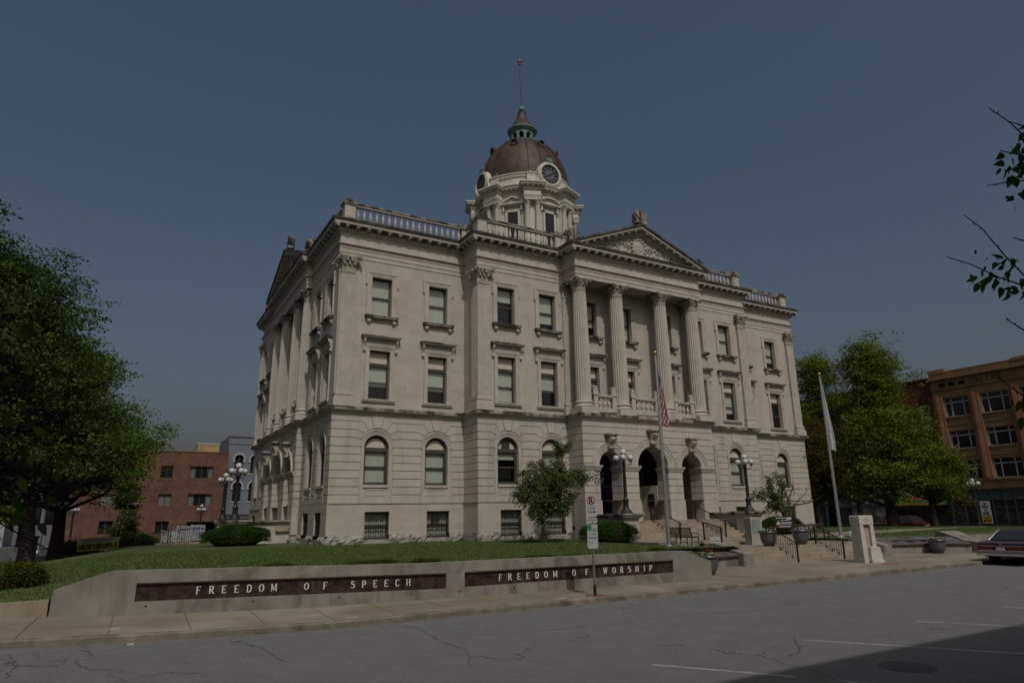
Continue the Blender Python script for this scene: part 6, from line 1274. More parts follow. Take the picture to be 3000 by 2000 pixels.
small_tree(-9.58,-5.6,.27,"small crooked crab apple tree growing on the lawn in front of the ground floor windows",5,[
 ([(0,0,-.1),(.02,0,.5),(-.05,0,1.0),(-.10,0,1.45)],.17),
 ([(-.10,0,1.2),(-.25,0,1.8),(-.45,-.1,2.4),(-.70,.1,3.0)],.10),([(-.25,0,1.8),(-.85,.1,2.15),(-1.45,0,2.35)],.06),([(-.05,0,1.2),(-.25,.1,1.9),(-.15,.1,2.5),(.3,0,3.2)],.10),
 ([(-.15,.1,2.3),(.5,0,2.75),(1.2,.1,3.2),(2.0,0,3.45)],.08),([(.5,0,2.75),(1.1,-.1,3.7),(1.35,.1,4.3),(1.75,0,4.75)],.05),([(1.2,.1,3.2),(2.2,-.1,3.1),(3.05,0,3.15)],.05),([(-.1,0,1.4),(.4,0,1.9),(1.15,0,2.2),(1.9,.1,2.3)],.06),
 ([(-.45,-.1,2.4),(-.9,-.5,2.9),(-1.0,-.4,3.4)],.05),([(.3,0,3.2),(.0,.4,3.7),(.4,.3,3.9)],.04),([(.0,0,2.2),(.3,-.7,2.7),(.5,-.9,3.2)],.05),([(.0,.1,2.4),(.2,.8,2.9),(.6,1.0,3.3)],.05),([(.4,0,1.9),(.7,-.5,1.75),(1.4,-.6,1.9)],.03),([(-.25,0,1.8),(-.6,-.5,1.75),(-1.1,-.6,1.8)],.03)],"leaf_crab",24000,.095,spread=.44)
small_tree(9.6,-5.0,.2,"half bare crab apple tree by the right corner of the courthouse",6,[
 ([(0,0,-.1),(-.1,0,.7),(-.5,0,1.4),(-1.1,-.1,2.1),(-1.6,0,2.9)],.09),([(-.5,0,1.4),(-1.4,.1,1.9),(-2.2,0,2.3),(-2.9,.1,2.5)],.06),([(-.3,0,1.1),(-.2,.1,2.1),(-.1,0,3.0),(.0,.1,3.6)],.06),([(-1.1,-.1,2.1),(-1.2,.1,3.0),(-1.0,0,3.6)],.04)],"leaf_crab",3800,.10,spread=.36)
e=bpy.data.objects["ornamental_tree.001"] if "ornamental_tree.001" in bpy.data.objects else None
if e:
    g=MB(); random.seed(9)
    for pts in ([(9.6,-5,.2),(9.9,-4.9,1.2),(10.6,-4.8,2.0),(11.8,-4.7,2.6),(12.8,-4.6,3.2)],[(9.9,-4.9,1.2),(10.1,-4.9,2.4),(10.7,-4.9,3.3)],[(10.6,-4.8,2.0),(11.6,-4.9,2.1),(12.6,-4.8,2.2)],[(10.1,-4.9,2.0),(9.8,-4.9,2.9),(9.7,-4.8,3.5)]):
        P=[Vector(p) for p in pts]; g.tube(P,[.06,.04,.03,.02,.01][:len(P)],6)
        for i in range(14):
            k_=random.randrange(1,len(P)); q=P[k_-1].lerp(P[k_],random.random()); d=Vector((random.gauss(.2,.5),random.gauss(0,.4),random.gauss(.4,.4)))*.7; g.tube([q,q+d*.6,q+d+Vector((.1,0,.1))],[.012,.008,.003],4); g.tube([q+d*.5,q+d*.5+Vector((random.gauss(.1,.3),0,random.gauss(.2,.2)))],[.006,.003],4)
    g.build("bare_branches","bark",e,40)
def bush(x,y,z,rx,ry,rz_,label,seed,m="leaf_shrub",n=14000,leaf=.055,group="clipped evergreen bushes",flat=.55,cat="bush",ragged=.03):
    random.seed(seed); e=empty("bush",(x,y,z),label,cat,group); u=rng.normal(0,1,(n,3)); u/=np.linalg.norm(u,axis=1)[:,None]; u[:,2]=np.abs(u[:,2])*1.0-.25*(rng.random(n)<.35)
    b=np.abs(u)**.75*np.sign(u); b/=np.linalg.norm(b,axis=1)[:,None]**.7
    lump=1+.05*np.sin(u[:,0]*7+seed)+.05*np.sin(u[:,1]*9+u[:,2]*6)+ragged*rng.normal(0,1,n); r=(.86+.15*rng.random(n))*lump
    P=np.stack([x+b[:,0]*rx*r,y+b[:,1]*ry*r,z+rz_*.42+b[:,2]*rz_*.60*r],1); P[:,2]=np.maximum(P[:,2],z+.02); leaves("foliage",P,leaf,m,e,up=.2)
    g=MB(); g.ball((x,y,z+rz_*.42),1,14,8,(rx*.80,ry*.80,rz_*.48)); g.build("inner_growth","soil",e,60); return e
bush(-6.25,-6.6,.15,1.65,1.1,1.12,"rounded dark green bush left of the entrance steps, beside the stair pedestal",1)
bush(7.4,-6.2,.15,1.6,1.0,1.15,"rounded dark green bush right of the steps, behind the county information sign",2)
bush(-22.55,4.5,.30,1.75,1.15,1.08,"wide clipped bush in front of the side porch wall",3,n=20000)
bush(-30.7,-11.4,-.28,1.05,.9,.95,"yellow green spreading yew with reddish tips at the bottom left corner of the lawn",4,"leaf_yew",15000,.05,None,ragged=.09)
bush(-30.3,26,-.75,1.6,1.2,1.1,"dark bush left of the museum banner, behind the fence",5,"leaf_dark",5000,.11); bush(-26.8,26.5,-.55,1.9,1.2,1.25,"dark bush right of the museum banner under the narrow tree",6,"leaf_dark",5000,.11)
for i,(x,w_,lb) in enumerate(((-24.2,.35,"leftmost small low juniper on the lawn edge above the wall"),(-21.6,.75,"wide low juniper on the lawn edge above the word speech"),(-20.0,.45,"low juniper on the lawn edge above the gap between the panels"),(-16.2,.6,"low juniper on the lawn edge above the second inscription"),(-14.9,.35,"small low juniper on the lawn edge just left of the road sign"),(-9.6,.35,"low juniper on the lawn near the flagpole"))):
    y=wally(x)+.75 if x<-10 else -13.9
    bush(x,y,lawn_z(x,y)-.04,w_,.3,.15,lb,20+i,"leaf_yew",2600,.035,"low junipers along the lawn edge",cat="shrub",ragged=.15)
# branches of trees that stand beside the viewer
def near_tree(bx,by,label,twigs,seed,leafn,lsize,th=7.5):
    random.seed(seed); e=empty("roadside_tree",(bx,by,-.6),label,"tree"); g=MB(); g.tube([(bx,by,-.7),(bx,by,2),(bx+.1,by,4.5),(bx,by+.1,th)],[.2,.16,.12,.05],12); P=[];D=[]
    for pts in twigs:
        V=[Vector(p) for p in pts]; g.tube([Vector((bx,by,V[0].z-.5)),V[0]]+V[1:],[.03,.008]+[.0065-.0045*i/len(V) for i in range(1,len(V))],6)
        L_=[(V[i]-V[i-1]).length for i in range(1,len(V))]
        for i in range(1,len(V)):
            for k_ in range(int(L_[i-1]/.05)):
                q=V[i-1].lerp(V[i],random.random()); g.tube([q,q+Vector((random.gauss(0,.012),random.gauss(0,.012),random.gauss(0,.015)))],[.004,.002],4)
    tr_=g.build("trunk","bark",e,40); return e,tr_
def big_leaf(mb,p,d,nrm,s):
    """a single pointed leaf with a fold along its midrib"""
    d=d.normalized(); side=d.cross(nrm).normalized(); n_=side.cross(d).normalized(); pr=((0,0),(.12,.18),(.32,.27),(.6,.21),(.85,.08),(1,0)); L_=[p+d*s*a+side*s*b+n_*s*.10*b-n_*s*.30*a*a for a,b in pr]; Rr=[p+d*s*a-side*s*b+n_*s*.10*b-n_*s*.30*a*a for a,b in pr]; M=[p+d*s*a-n_*s*.30*a*a for a,b in pr]
    n=len(pr); mb.add(L_+M+Rr,[(i,n+i,n+i+1,i+1) for i in range(n-1)]+[(n+i,2*n+i,2*n+i+1,n+i+1) for i in range(n-1)])
TW=[[(-22.6,-33.35,3.95),(-22.94,-33.12,4.12),(-23.04,-33.04,4.19),(-23.10,-33.0,4.30),(-23.196,-32.935,4.419)],
 [(-22.7,-33.2,4.1),(-22.95,-33.10,4.18),(-23.04,-33.05,4.26),(-23.104,-33.008,4.295)],
 [(-22.5,-33.2,4.0),(-22.9,-33.0,4.08),(-23.068,-32.897,4.139)],
 [(-22.5,-33.25,3.85),(-22.90,-33.0,3.90),(-22.95,-32.9,3.93),(-23.03,-32.76,3.938)],
 [(-22.45,-33.0,3.15),(-22.791,-32.77,3.29),(-22.862,-32.711,3.444),(-22.966,-32.645,3.666),(-23.038,-32.58,3.781)],
 [(-22.4,-33.0,3.12),(-22.778,-32.752,3.219),(-22.844,-32.643,3.303),(-22.935,-32.522,3.429),(-23.023,-32.398,3.524)],
 [(-22.4,-32.9,2.8),(-22.731,-32.675,2.915),(-22.783,-32.602,3.012)],
 [(-22.4,-33.0,2.3),(-22.72,-32.72,2.36),(-22.80,-32.60,2.46),(-22.86,-32.5,2.60)],
 [(-22.4,-33.0,3.5),(-22.72,-32.83,3.53),(-22.80,-32.76,3.58)]]
e,_=near_tree(-21.3,-33.9,"tree by the road whose twigs with single pointed leaves reach in from the right edge",TW,3,0,0); g=MB(); random.seed(12)
for c,n_,sp in (((-22.94,-33.02,4.02),15,.10),((-22.98,-32.93,4.03),16,.07),((-22.93,-32.93,3.89),15,.08),((-22.97,-33.0,4.16),16,.07),((-22.86,-32.70,3.42),15,.09),((-22.88,-32.60,3.34),16,.09),((-22.80,-32.72,3.22),13,.07),((-22.76,-32.72,2.33),16,.12),((-22.82,-32.64,2.45),16,.09),((-22.72,-32.72,2.12),12,.12),((-22.9,-33.05,4.3),4,.06)):
    for i in range(n_):
        p=Vector(c)+Vector((random.gauss(0,1),random.gauss(0,1),random.gauss(0,.8)))*sp*.7; big_leaf(g,p,Vector((random.gauss(-.2,.6),random.gauss(0,.6),-.9+random.gauss(0,.5))),Vector((random.gauss(0,1),random.gauss(-1,.6),random.gauss(.3,.5))),random.uniform(.055,.10))
g.build("leaves","leaf_near",e,60,False)
TL=[[(-29.4,-30.2,3.05),(-29.05,-30.0,2.95),(-28.80,-29.95,2.77),(-28.62,-29.95,2.60)],[(-29.4,-30.2,2.35),(-29.0,-30.0,2.25),(-28.75,-29.95,2.10),(-28.5,-29.9,1.90)],[(-29.4,-30.2,2.05),(-29.0,-30.0,1.85),(-28.7,-29.9,1.65),(-28.45,-29.9,1.50)],[(-29.4,-30.2,3.45),(-29.1,-30.05,3.30),(-28.9,-30.0,3.15)]]
e,_=near_tree(-30.3,-30.6,"tree by the road whose large soft leaves hang in from the left edge",TL,4,0,0); g=MB(); random.seed(14)
for c,n_,sp in (((-29.02,-29.98,3.15),6,.13),((-29.08,-29.98,3.42),5,.12),((-28.86,-29.95,2.92),6,.12),((-28.76,-29.95,2.79),4,.09),((-28.90,-29.95,2.35),7,.16),((-28.72,-29.93,2.17),6,.14),((-28.84,-29.93,1.92),7,.16),((-28.64,-29.93,1.82),5,.12),((-28.96,-29.95,1.67),7,.15),((-29.00,-29.95,2.62),7,.14)):
    for i in range(n_):
        p=Vector(c)+Vector((random.gauss(0,1),random.gauss(0,1)*.6,random.gauss(0,.9)))*sp; big_leaf(g,p,Vector((random.gauss(.1,.6),random.gauss(0,.6),-.9+random.gauss(0,.5))),Vector((random.gauss(0,1),random.gauss(-1,.6),random.gauss(.3,.5))),random.uniform(.07,.12))
g.build("leaves","leaf_near",e,60,False)
# ================================================================ VEHICLES
def car(x,y,z,rz,label,bm,kind="sedan",L_=5.4,W_=1.95,H=1.43):
    """long saloon (or tall suv) built from side profile sections across its width; x forward"""
    e=empty("parked_car",(0,0,0),label,"car"); hl=L_/2; suv=kind!="sedan"
    if not suv: low=[(-hl,.50),(-hl-.02,.78),(-hl+.04,.92),(-hl+.25,.97),(-hl+1.15,1.0),(.95,1.0),(hl-.25,.92),(hl-.02,.80),(hl,.45),(hl-.5,.30),(-hl+.6,.30)]; cab=[(-hl+.95,.98),(-hl+1.55,1.36),(-hl+1.75,H),(.15,H),(.35,H-.03),(1.0,1.0)]
    else: low=[(-hl,.5),(-hl,1.05),(hl-1.2,1.1),(hl-.2,.98),(hl,.8),(hl,.45),(hl-.5,.32),(-hl+.6,.32)]; cab=[(-hl+.02,1.03),(-hl+.15,H-.08),(-hl+.4,H),(.3,H),(.5,H-.04),(1.25,1.08)]
    g=MB(); ys=[-W_/2,-W_/2+.04,-W_/2+.14,W_/2-.14,W_/2-.04,W_/2]; k=[.90,.97,1,1,.97,.90]
    def sect(P,y,kk,cx,cz): return [(cx+(a-cx)*(1-(1-kk)*.25),y,cz+(b-cz)*(kk if b>cz else 1)) for a,b in P]
    g.loft([sect(low,y,q,0,.6) for y,q in zip(ys,k)]); body=g.build("body",bm,e,30)
    g=MB(); hw=W_/2; tum=lambda b:hw-.06-(b-1.0)*.42
    g.loft([[(a,-tum(b),b) for a,b in cab],[(a,tum(b),b) for a,b in cab]]); g.build("roof_and_pillars",bm,e,25)
    gg=MB(); c=cab
    def inset(p,q,t0,t1): return (p[0]+(q[0]-p[0])*t0,p[1]+(q[1]-p[1])*t0),(p[0]+(q[0]-p[0])*t1,p[1]+(q[1]-p[1])*t1)
    (a0,b0),(a1,b1)=inset(c[0],c[1] ,.1,1.0) if not suv else inset(c[0],c[1],.2,.85); o_=-.012
    wr=MB(); w0=tum(b0)-.10; w1=tum(b1)-.12; wr.add([(a0+o_,-w0,b0+.012),(a0+o_,w0,b0+.012),(a1+o_,w1,b1+.012),(a1+o_,-w1,b1+.012)],[(0,1,2,3)]); wr.build("rear_window","car_glass",e)
    (a0,b0),(a1,b1)=inset(c[-1],c[-2],.1,.92); wr=MB(); w0=tum(b0)-.1; w1=tum(b1)-.12; wr.add([(a0-o_,-w0,b0+.012),(a0-o_,w0,b0+.012),(a1-o_,w1,b1+.012),(a1-o_,-w1,b1+.012)],[(0,1,2,3)]); wr.build("windscreen","car_glass",e)
    x0=cab[0][0]+.42; x1=cab[-1][0]-.30; nw=3 if suv or L_>5 else 2
    for s in (-1,1):
        for i in range(nw):
            u0=x0+(x1-x0)*i/nw+.03; u1=x0+(x1-x0)*(i+1)/nw-.03; top=H-.10; bt=1.04 if not suv else 1.12; t0=u0+(.30 if i==0 and not suv else .02); t1=u1-(.32 if i==nw-1 else .02)
            w_=MB(); w_.add([(u0,s*(tum(bt)+.006),bt),(u1,s*(tum(bt)+.006),bt),(t1,s*(tum(top)+.006),top),(t0,s*(tum(top)+.006),top)],[(0,1,2,3)]); w_.build("side_window","car_glass",e)
    rw=.34 if not suv else .38
    for a in (-hl+1.15,hl-.95):
        for s in (-1,1):
            yw=s*(hw-.12); g=MB(); prof=[(rw,-.10),(rw+.0,.10),(rw-.05,.115),(rw*.6,.115),(rw*.6,-.115),(rw-.05,-.115)]; R_=[[(a+r_*cos(2*PI*i/24),yw+o2,rw+r_*sin(2*PI*i/24)) for r_,o2 in prof] for i in range(24)]; g.loft(R_+[R_[0]],False); g.lathe((0,0,0),[(.001,0)],3) if False else None; w_=g.build("wheel","rubber",e,40); g=MB(); g.loft([[(a+r_*cos(2*PI*i/20),yw+s*o2,rw+r_*sin(2*PI*i/20)) for i in range(20)] for r_,o2 in ((rw*.62,.08),(rw*.5,.105),(rw*.2,.09),(.03,.12))]); g.build("hubcap","hub",w_,40)
    def strip(nm,m,x_,y0,y1,z0,z1,par=e,d=.04): g_=MB(); g_.box((x_-d,y0,z0),(x_+d,y1,z1)); return g_.build(nm,m,par)
    if not suv:
        strip("rear_bumper","chrome",-hl-.07,-hw+.04,hw-.04,.40,.56,d=.09); strip("bumper_strip","car_dark",-hl-.165,-hw+.06,hw-.06,.51,.545,d=.008); strip("rear_trim","chrome",-hl-.015,-hw+.06,hw-.06,.585,.62,d=.03); strip("rear_panel","car_maroon",-hl-.0,-hw+.1,hw-.1,.62,.80,d=.02)
        for s in (-1,1): y0,y1=sorted((s*.30,s*(hw-.08))); strip("tail_lamp","tail_lamp",-hl-.03,y0,y1,.63,.77)
        p=strip("number_plate","white_paint",-hl-.04,-.16,.16,.63,.75,d=.03); strip("trunk_trim","chrome",-hl-.02,-hw+.1,hw-.1,.79,.81); strip("trunk_emblem","chrome",-hl+.02,-.04,.04,.86,.90); strip("front_bumper","chrome",hl+.02,-hw+.05,hw-.05,.38,.55,d=.07)
        for s in (-1,1): g=MB(); g.tube([(-hl+.93,s*(tum(1.0)-.04),1.0),(-hl+1.56,s*(tum(1.36)-.02),1.37),(-hl+1.76,s*(tum(H)),H+.0)],.014,5); g.build("window_trim","chrome",e,40); g=MB(); g.box((-hl+.2,s*(hw-.0)-.006,.60),(hl-.2,s*(hw-.0)+.006,.63)); g.build("side_trim","chrome",e)
    else:
        strip("front_bumper",bm,hl+.02,-hw+.05,hw-.05,.40,.62,d=.06); strip("rear_bumper",bm,-hl-.02,-hw+.05,hw-.05,.40,.62,d=.06); strip("grille","chrome",hl+.01,-.35,.35,.66,.82)
        for s in (-1,1): y0,y1=sorted((s*.45,s*.82)); strip("headlight","globe",hl-.02,y0,y1,.70,.86); strip("tail_lamp","tail_lamp",-hl-.0,s*.85-.05,s*.85+.05,.80,1.15)
    for s in (-1,1): g=MB(); g.box((.72,s*(hw+.02)-.06,1.03),(.80,s*(hw+.02)+.06,1.14)); g.build("door_mirror",bm,e)
    e.location=(x,y,z); e.rotation_euler.z=rz; return e
m=bpy.data.materials.new("car_glass"); m.use_nodes=True; b_=m.node_tree.nodes["Principled BSDF"]; b_.inputs["Base Color"].default_value=(.02,.025,.025,1); b_.inputs["Roughness"].default_value=.04; b_.inputs["Specular IOR Level"].default_value=.8; MT["car_glass"]=m
car(7.55,-19.40,-.75,R(0),"old maroon saloon with chrome bumper parked at the right edge by the kerb","car_maroon",H=1.44)
car(38.0,3.6,-.75,R(262),"dark red sport utility vehicle parked beyond the lawn, behind the slatted bench","car_red","suv",4.7,1.9,1.75)
car(31.5,16,-.75,R(235),"white car mostly hidden by the right flagpole","car_white","suv",4.6,1.85,1.55)
car(29,22,-.75,R(235),"black vehicle parked by the far right corner of the courthouse","car_dark","suv",4.8,1.9,1.8)
# ================================================================ BUILDINGS ROUND THE SQUARE
def rectwin(F,b,c0,c1,z0,z1,parent,fm="frame_brown",mull=(),rails=(),curtain=None,fw=.06,depth=.18,pane="dark_glass",name="window"):
    g=MB(); bi=b-depth
    for a0,a1,y0,y1 in ((c0,c0+fw,z0,z1),(c1-fw,c1,z0,z1),(c0,c1,z0,z0+fw),(c0,c1,z1-fw,z1)): g.fbox(F,a0,a1,bi-.03,bi+.05,y0,y1)
    for m_ in mull: a=c0+(c1-c0)*m_; g.fbox(F,a-fw*.6,a+fw*.6,bi-.03,bi+.04,z0,z1)
    for m_ in rails: z=z0+(z1-z0)*m_; g.fbox(F,c0,c1,bi-.03,bi+.04,z-fw*.6,z+fw*.6)
    o=g.build(name,fm,parent); g=MB(); g.fbox(F,c0,c1,bi-.06,bi-.04,z0,z1); g.build("pane",pane,o)
    if curtain:
        for u0,u1,mm in curtain: q=MB(); q.fbox(F,c0+(c1-c0)*u0,c0+(c1-c0)*u1,bi-.038,bi-.03,z0+.03,z1-.03); q.build("curtain",mm,o)
    return o
m=bpy.data.materials.new("dark_glass"); m.use_nodes=True; b_=m.node_tree.nodes["Principled BSDF"]; b_.inputs["Base Color"].default_value=(.012,.013,.015,1); b_.inputs["Roughness"].default_value=.06; b_.inputs["Specular IOR Level"].default_value=.5; MT["dark_glass"]=m
def shell(F,b,a0,a1,z0,z1,ops,m,parent,dep=12,depth=.2,name="wall",roof="roof_grey"):
    g=MB(); wall_panel(g,F,b,a0,a1,z0,z1,ops,depth); g.add([F(a0,b,z0),F(a0,b,z1),F(a0,b-dep,z1),F(a0,b-dep,z0)],[(0,1,2,3)]); g.add([F(a1,b,z0),F(a1,b,z1),F(a1,b-dep,z1),F(a1,b-dep,z0)],[(0,1,2,3)]); g.add([F(a0,b-dep,z0),F(a1,b-dep,z0),F(a1,b-dep,z1),F(a0,b-dep,z1)],[(0,1,2,3)]); g.build(name,m,parent)
    g=MB(); g.add([F(a0,b,z1-.3),F(a1,b,z1-.3),F(a1,b-dep,z1-.3),F(a0,b-dep,z1-.3)],[(0,1,2,3)]); g.build("roof",roof,parent)
# brown brick offices
e=empty("brick_building",(-25,52,-1),"flat roofed brown brick office building with bands of dark windows, left of the courthouse","building"); F=frame(0,52,1,0,0,-1)
BWn=[(-21.38,-18.9,6.45,7.82),(-24.42,-23.12,6.45,7.82),(-27.45,-26.15,6.45,7.82),(-30.4,-29.1,6.45,7.82),(-21.34,-18.82,3.30,4.66),(-24.4,-23.05,3.30,4.66),(-27.45,-26.15,3.4,4.7),(-30.0,-28.7,3.4,4.7),(-24.36,-23.0,.30,1.66),(-29.8,-28.45,.42,1.80)]
shell(F,0,-33.2,-17.35,-1.2,9.48,[((a+b)/2,(b-a)/2,c,d,False) for a,b,c,d in BWn]+[(-19.6,1.6,-1.0,1.55,False)],"brick",e,14,.3)
for i,(a,b,c,d) in enumerate(BWn): big=b-a>2; rectwin(F,0,a,b,c,d,e,mull=(.25,.5,.75) if big else (.5,),curtain=((0,.22,"curtain"),(.8,1,"curtain")) if i==0 else ((0,.25,"curtain"),(.78,1,"curtain")) if i==4 else (((0,1,"curtain"),) if 4<i<8 else None),depth=.25)
g=MB()
for a,b,c,d in BWn[:8]: g.fbox(F,a-.1,b+.1,-.1,.02,c-.28,c)
g.build("window_sill_band","brick_trim",e); g=MB(); g.fbox(F,-33.25,-17.3,-.35,.05,9.40,9.52); g.build("parapet_cap","brick_trim",e)
g=MB(); g.fbox(F,-21.2,-18.0,-3,-2.8,-1,1.55); g.fbox(F,-21.2,-18.0,-3,0,1.5,1.56); g.build("garage_recess","room_dark",e)
g=MB(); g.fbox(F,-22.2,-22.0,0,.01,1.42,1.5); word(g,F,"20",-22.25,1.38,.14,.0,.012,serif=False,thick=.16); word(g,F,"NORTH CENTER ST",-22.85,1.16,.12,.0,.012,serif=False,thick=.16,width=1.4); g.build("lettering","letter_dark",e)
g=MB(); g.fbox(F,-20.75,-18.35,-3.0,-1.2,9.3,10.56); c_=g.build("rooftop_box","cream_box",e); g=MB(); g.fbox(F,-20.8,-18.3,-3.05,-1.15,10.5,10.66); g.build("box_rim","grey_trim",c_)
# grey painted building
e=empty("grey_building",(-14,54,-1),"blue grey painted brick building with tall round headed windows behind the courthouse corner","building"); F=frame(0,54,1,0,0,-1)
GW_=[(-16.0,.52,6.0,8.8,True),(-13.85,.52,6.0,8.8,True),(-16.0,.52,2.4+1.35,5.35,True),(-13.85,.52,3.75,5.35,True)]
GW_=[(c-.1,.50,z0,z1,True) for c,z0,z1 in ((-15.75,7.2,8.95),(-13.9,7.2,8.95),(-15.75,3.85,5.65),(-13.9,3.85,5.65),(-12,7.2,8.95),(-12,3.85,5.65))]
shell(F,0,-17.2,-8,-1.2,11.75,GW_,"grey_wall",e,14,.2)
for c,hw,z0,z1,ar in GW_:
    g=MB(); arch_strip(g,F,c,z1,hw-.07,hw,-.2,-.1,14,z0); g.fbox(F,c-hw,c+hw,-.2,-.1,z0,z0+.07); g.fbox(F,c-.035,c+.035,-.2,-.12,z0,z1+hw); g.fbox(F,c-hw,c+hw,-.2,-.12,(z0+z1)/2+.1,(z0+z1)/2+.17); o=g.build("window","frame_brown",e); g=MB(); g.prism(F,[(c-hw,z0),(c+hw,z0)]+[(c+hw*cos(PI*i/12),z1+hw*sin(PI*i/12)) for i in range(13)],-.24,-.21); g.build("pane","dark_glass",o)
    g=MB(); arch_strip(g,F,c,z1,hw+.04,hw+.20,-.01,.10,16,z1-.25); g.fbox(F,c-.12,c+.12,0,.14,z1+hw,z1+hw+.26)
    for s in (-1,1): g.fbox(F,c+s*(hw+.12)-.12,c+s*(hw+.12)+.12,-.01,.13,z1-.40,z1-.24)
    g.fbox(F,c-hw-.12,c+hw+.12,-.01,.08,z0-.14,z0); g.build("window_hood","grey_trim",o)
g=MB(); g.fbox(F,-17.25,-8,-.2,.12,11.65,11.8); g.fbox(F,-17.25,-8,-.01,.06,10.75,10.85); g.build("cornice_band","grey_wall",e)
g=MB(); g.fbox(F,-17.2,-8,0,.10,2.15,2.35); g.fbox(F,-17.2,-8,0,.14,1.75,1.9); g.build("shop_cornice","frame_brown",e); g=MB(); g.fbox(F,-17.2,-8,.01,.03,-1,1.6); g.build("shop_front","store_panel",e)
# tan terracotta building
e=empty("tan_building",(60,2,-1),"tan stone commercial building with large windows and green shopfronts at the right edge","building"); F=lambda a,b,z:(60-b,a,z)
bays=[(6.72,9.66),(2.42,5.50),(-1.80,1.25),(-6.0,-3.0),(-10.3,-7.2)]; rowz=[(12.52,14.96),(8.62,10.84),(4.95,7.24)]
ops=[((a+b)/2,(b-a)/2,c,d,False) for a,b in bays for c,d in rowz]
shell(F,0,-11.5,10.85,3.7,18.2,ops,"tan_stone",e,16,.4)
for a,b in bays:
    for k_,(c,d) in enumerate(rowz):
        rectwin(F,0,a,b,c,d,e,"grey_trim",mull=(.26,.74),rails=(.72,),fw=.10,depth=.35)
    for c in (12.52,8.62): g=MB(); g.fbox(F,a-.05,b+.05,-.05,.12,c-.16,c); g.fbox(F,a,b,-.05,.07,c-1.02,c-.92); g.build("spandrel_moulding","tan_stone",e)
for a0,a1 in ((9.70,10.80),(5.56,6.66),(1.30,2.36),(-2.95,-1.86),(-7.1,-6.05),(-11.5,-10.4)):
    g=MB(); g.fbox(F,a0,a1,-.02,.20,4.95,15.1); g.fbox(F,a0+.28,a1-.28,.2,.32,4.95,15.2); g.fbox(F,a0+.44,a1-.44,.32,.40,4.95,15.25); g.fbox(F,a0-.02,a0+.16,-.02,.1,4.95,15.1); g.fbox(F,a1-.16,a1+.02,-.02,.1,4.95,15.1); g.build("pier","tan_pier",e)
g=MB(); g.fbox(F,-11.6,10.9,-.02,.25,4.55,4.75); g.fbox(F,-11.6,10.9,-.02,.34,4.75,4.90); g.fbox(F,-11.6,10.9,-.02,.15,3.75,4.55); g.fbox(F,-11.6,10.95,-.3,.40,17.25,17.42); g.fbox(F,-11.6,10.95,-.3,.28,17.42,17.6); g.fbox(F,-11.6,10.95,-.02,.14,15.95,16.08); g.fbox(F,-11.5,10.9,-.3,.02,18.15,18.25); g.fbox(F,8.9,10.9,-.4,.06,18.1,18.6); g.fbox(F,1.5,-11.5,-.4,.06,18.1,18.45); g.build("cornice_band","tan_stone",e)
g=MB()
for c in (8.3,.4-8.0,):
    for i in (-1,0,1): g.fbox(F,c+i*1.15-.38,c+i*1.15+.38,0,.012,16.30,16.78)
for i in (-1,0,1): g.fbox(F,-1.2+i*1.15-.38,-1.2+i*1.15+.38,0,.012,16.30,16.78)
g.build("attic_vent","room_dark",e)
g=MB(); g.fbox(F,2.2,5.9,0,.06,16.35,16.98); pn=g.build("name_panel","tan_stone",e); Fm=lambda a,b,z:(60-b,-a,z); g=MB(); word(g,Fm,"KLEMM",-5.45,16.43,.46,.06,.12,serif=False,thick=.18,width=2.7); g.build("lettering","frame_brown",pn)
g=MB(); g.fbox(F,-11.5,10.85,-.3,-.05,-1,3.75)
g.build("shop_front","store_panel",e); g=MB(); g.fbox(F,-11.5,10.85,-.05,.06,2.45,2.62); g.fbox(F,-11.5,10.85,-.05,.02,2.62,3.72); g.fbox(F,-11.5,10.85,-.05,.05,-1,-.35)
for a in (10.75,9.3,7.85,6.2,4.9,3.9,2.6,1.2,-.4,-2,-4,-6,-8,-10): g.fbox(F,a-.08,a+.08,-.05,.08,-1,3.75)
g.fbox(F,2.6,6.2,-.05,.06,1.55,1.66); g.build("shop_frame","store_green",e); g=MB()
for a0,a1 in ((9.38,10.67),(7.93,9.22),(6.28,7.77),(4.98,6.12),(3.98,4.82),(2.68,3.82),(1.28,2.5),(-.3,1.1),(-1.9,-.5),(-3.9,-2.1)): g.fbox(F,a0,a1,-.04,.0,-.3,2.42)
g.build("shop_window","dark_glass",e)
g=MB(); g.fbox(F,6.52,7.62,.09,.11,-.18,2.34); sg=g.build("sale_sign","white_paint",e); g=MB(); g.fbox(F,6.56,7.58,.11,.113,-.14,.66); g.build("yellow_field","awning_yellow",sg); g=MB(); 
for t,z,h,w_ in (("FOR",1.95,.20,.35),("SALE",1.58,.30,.75),("OR",1.22,.18,.25),("LEASE",.76,.32,.82),("CALL",.40,.16,.4),("828-1115",.02,.22,.85)): word(g,Fm,t,-7.07-w_/2,z,h,.114,.12,serif=False,thick=.22,width=w_)
g.build("lettering","letter_dark",sg)
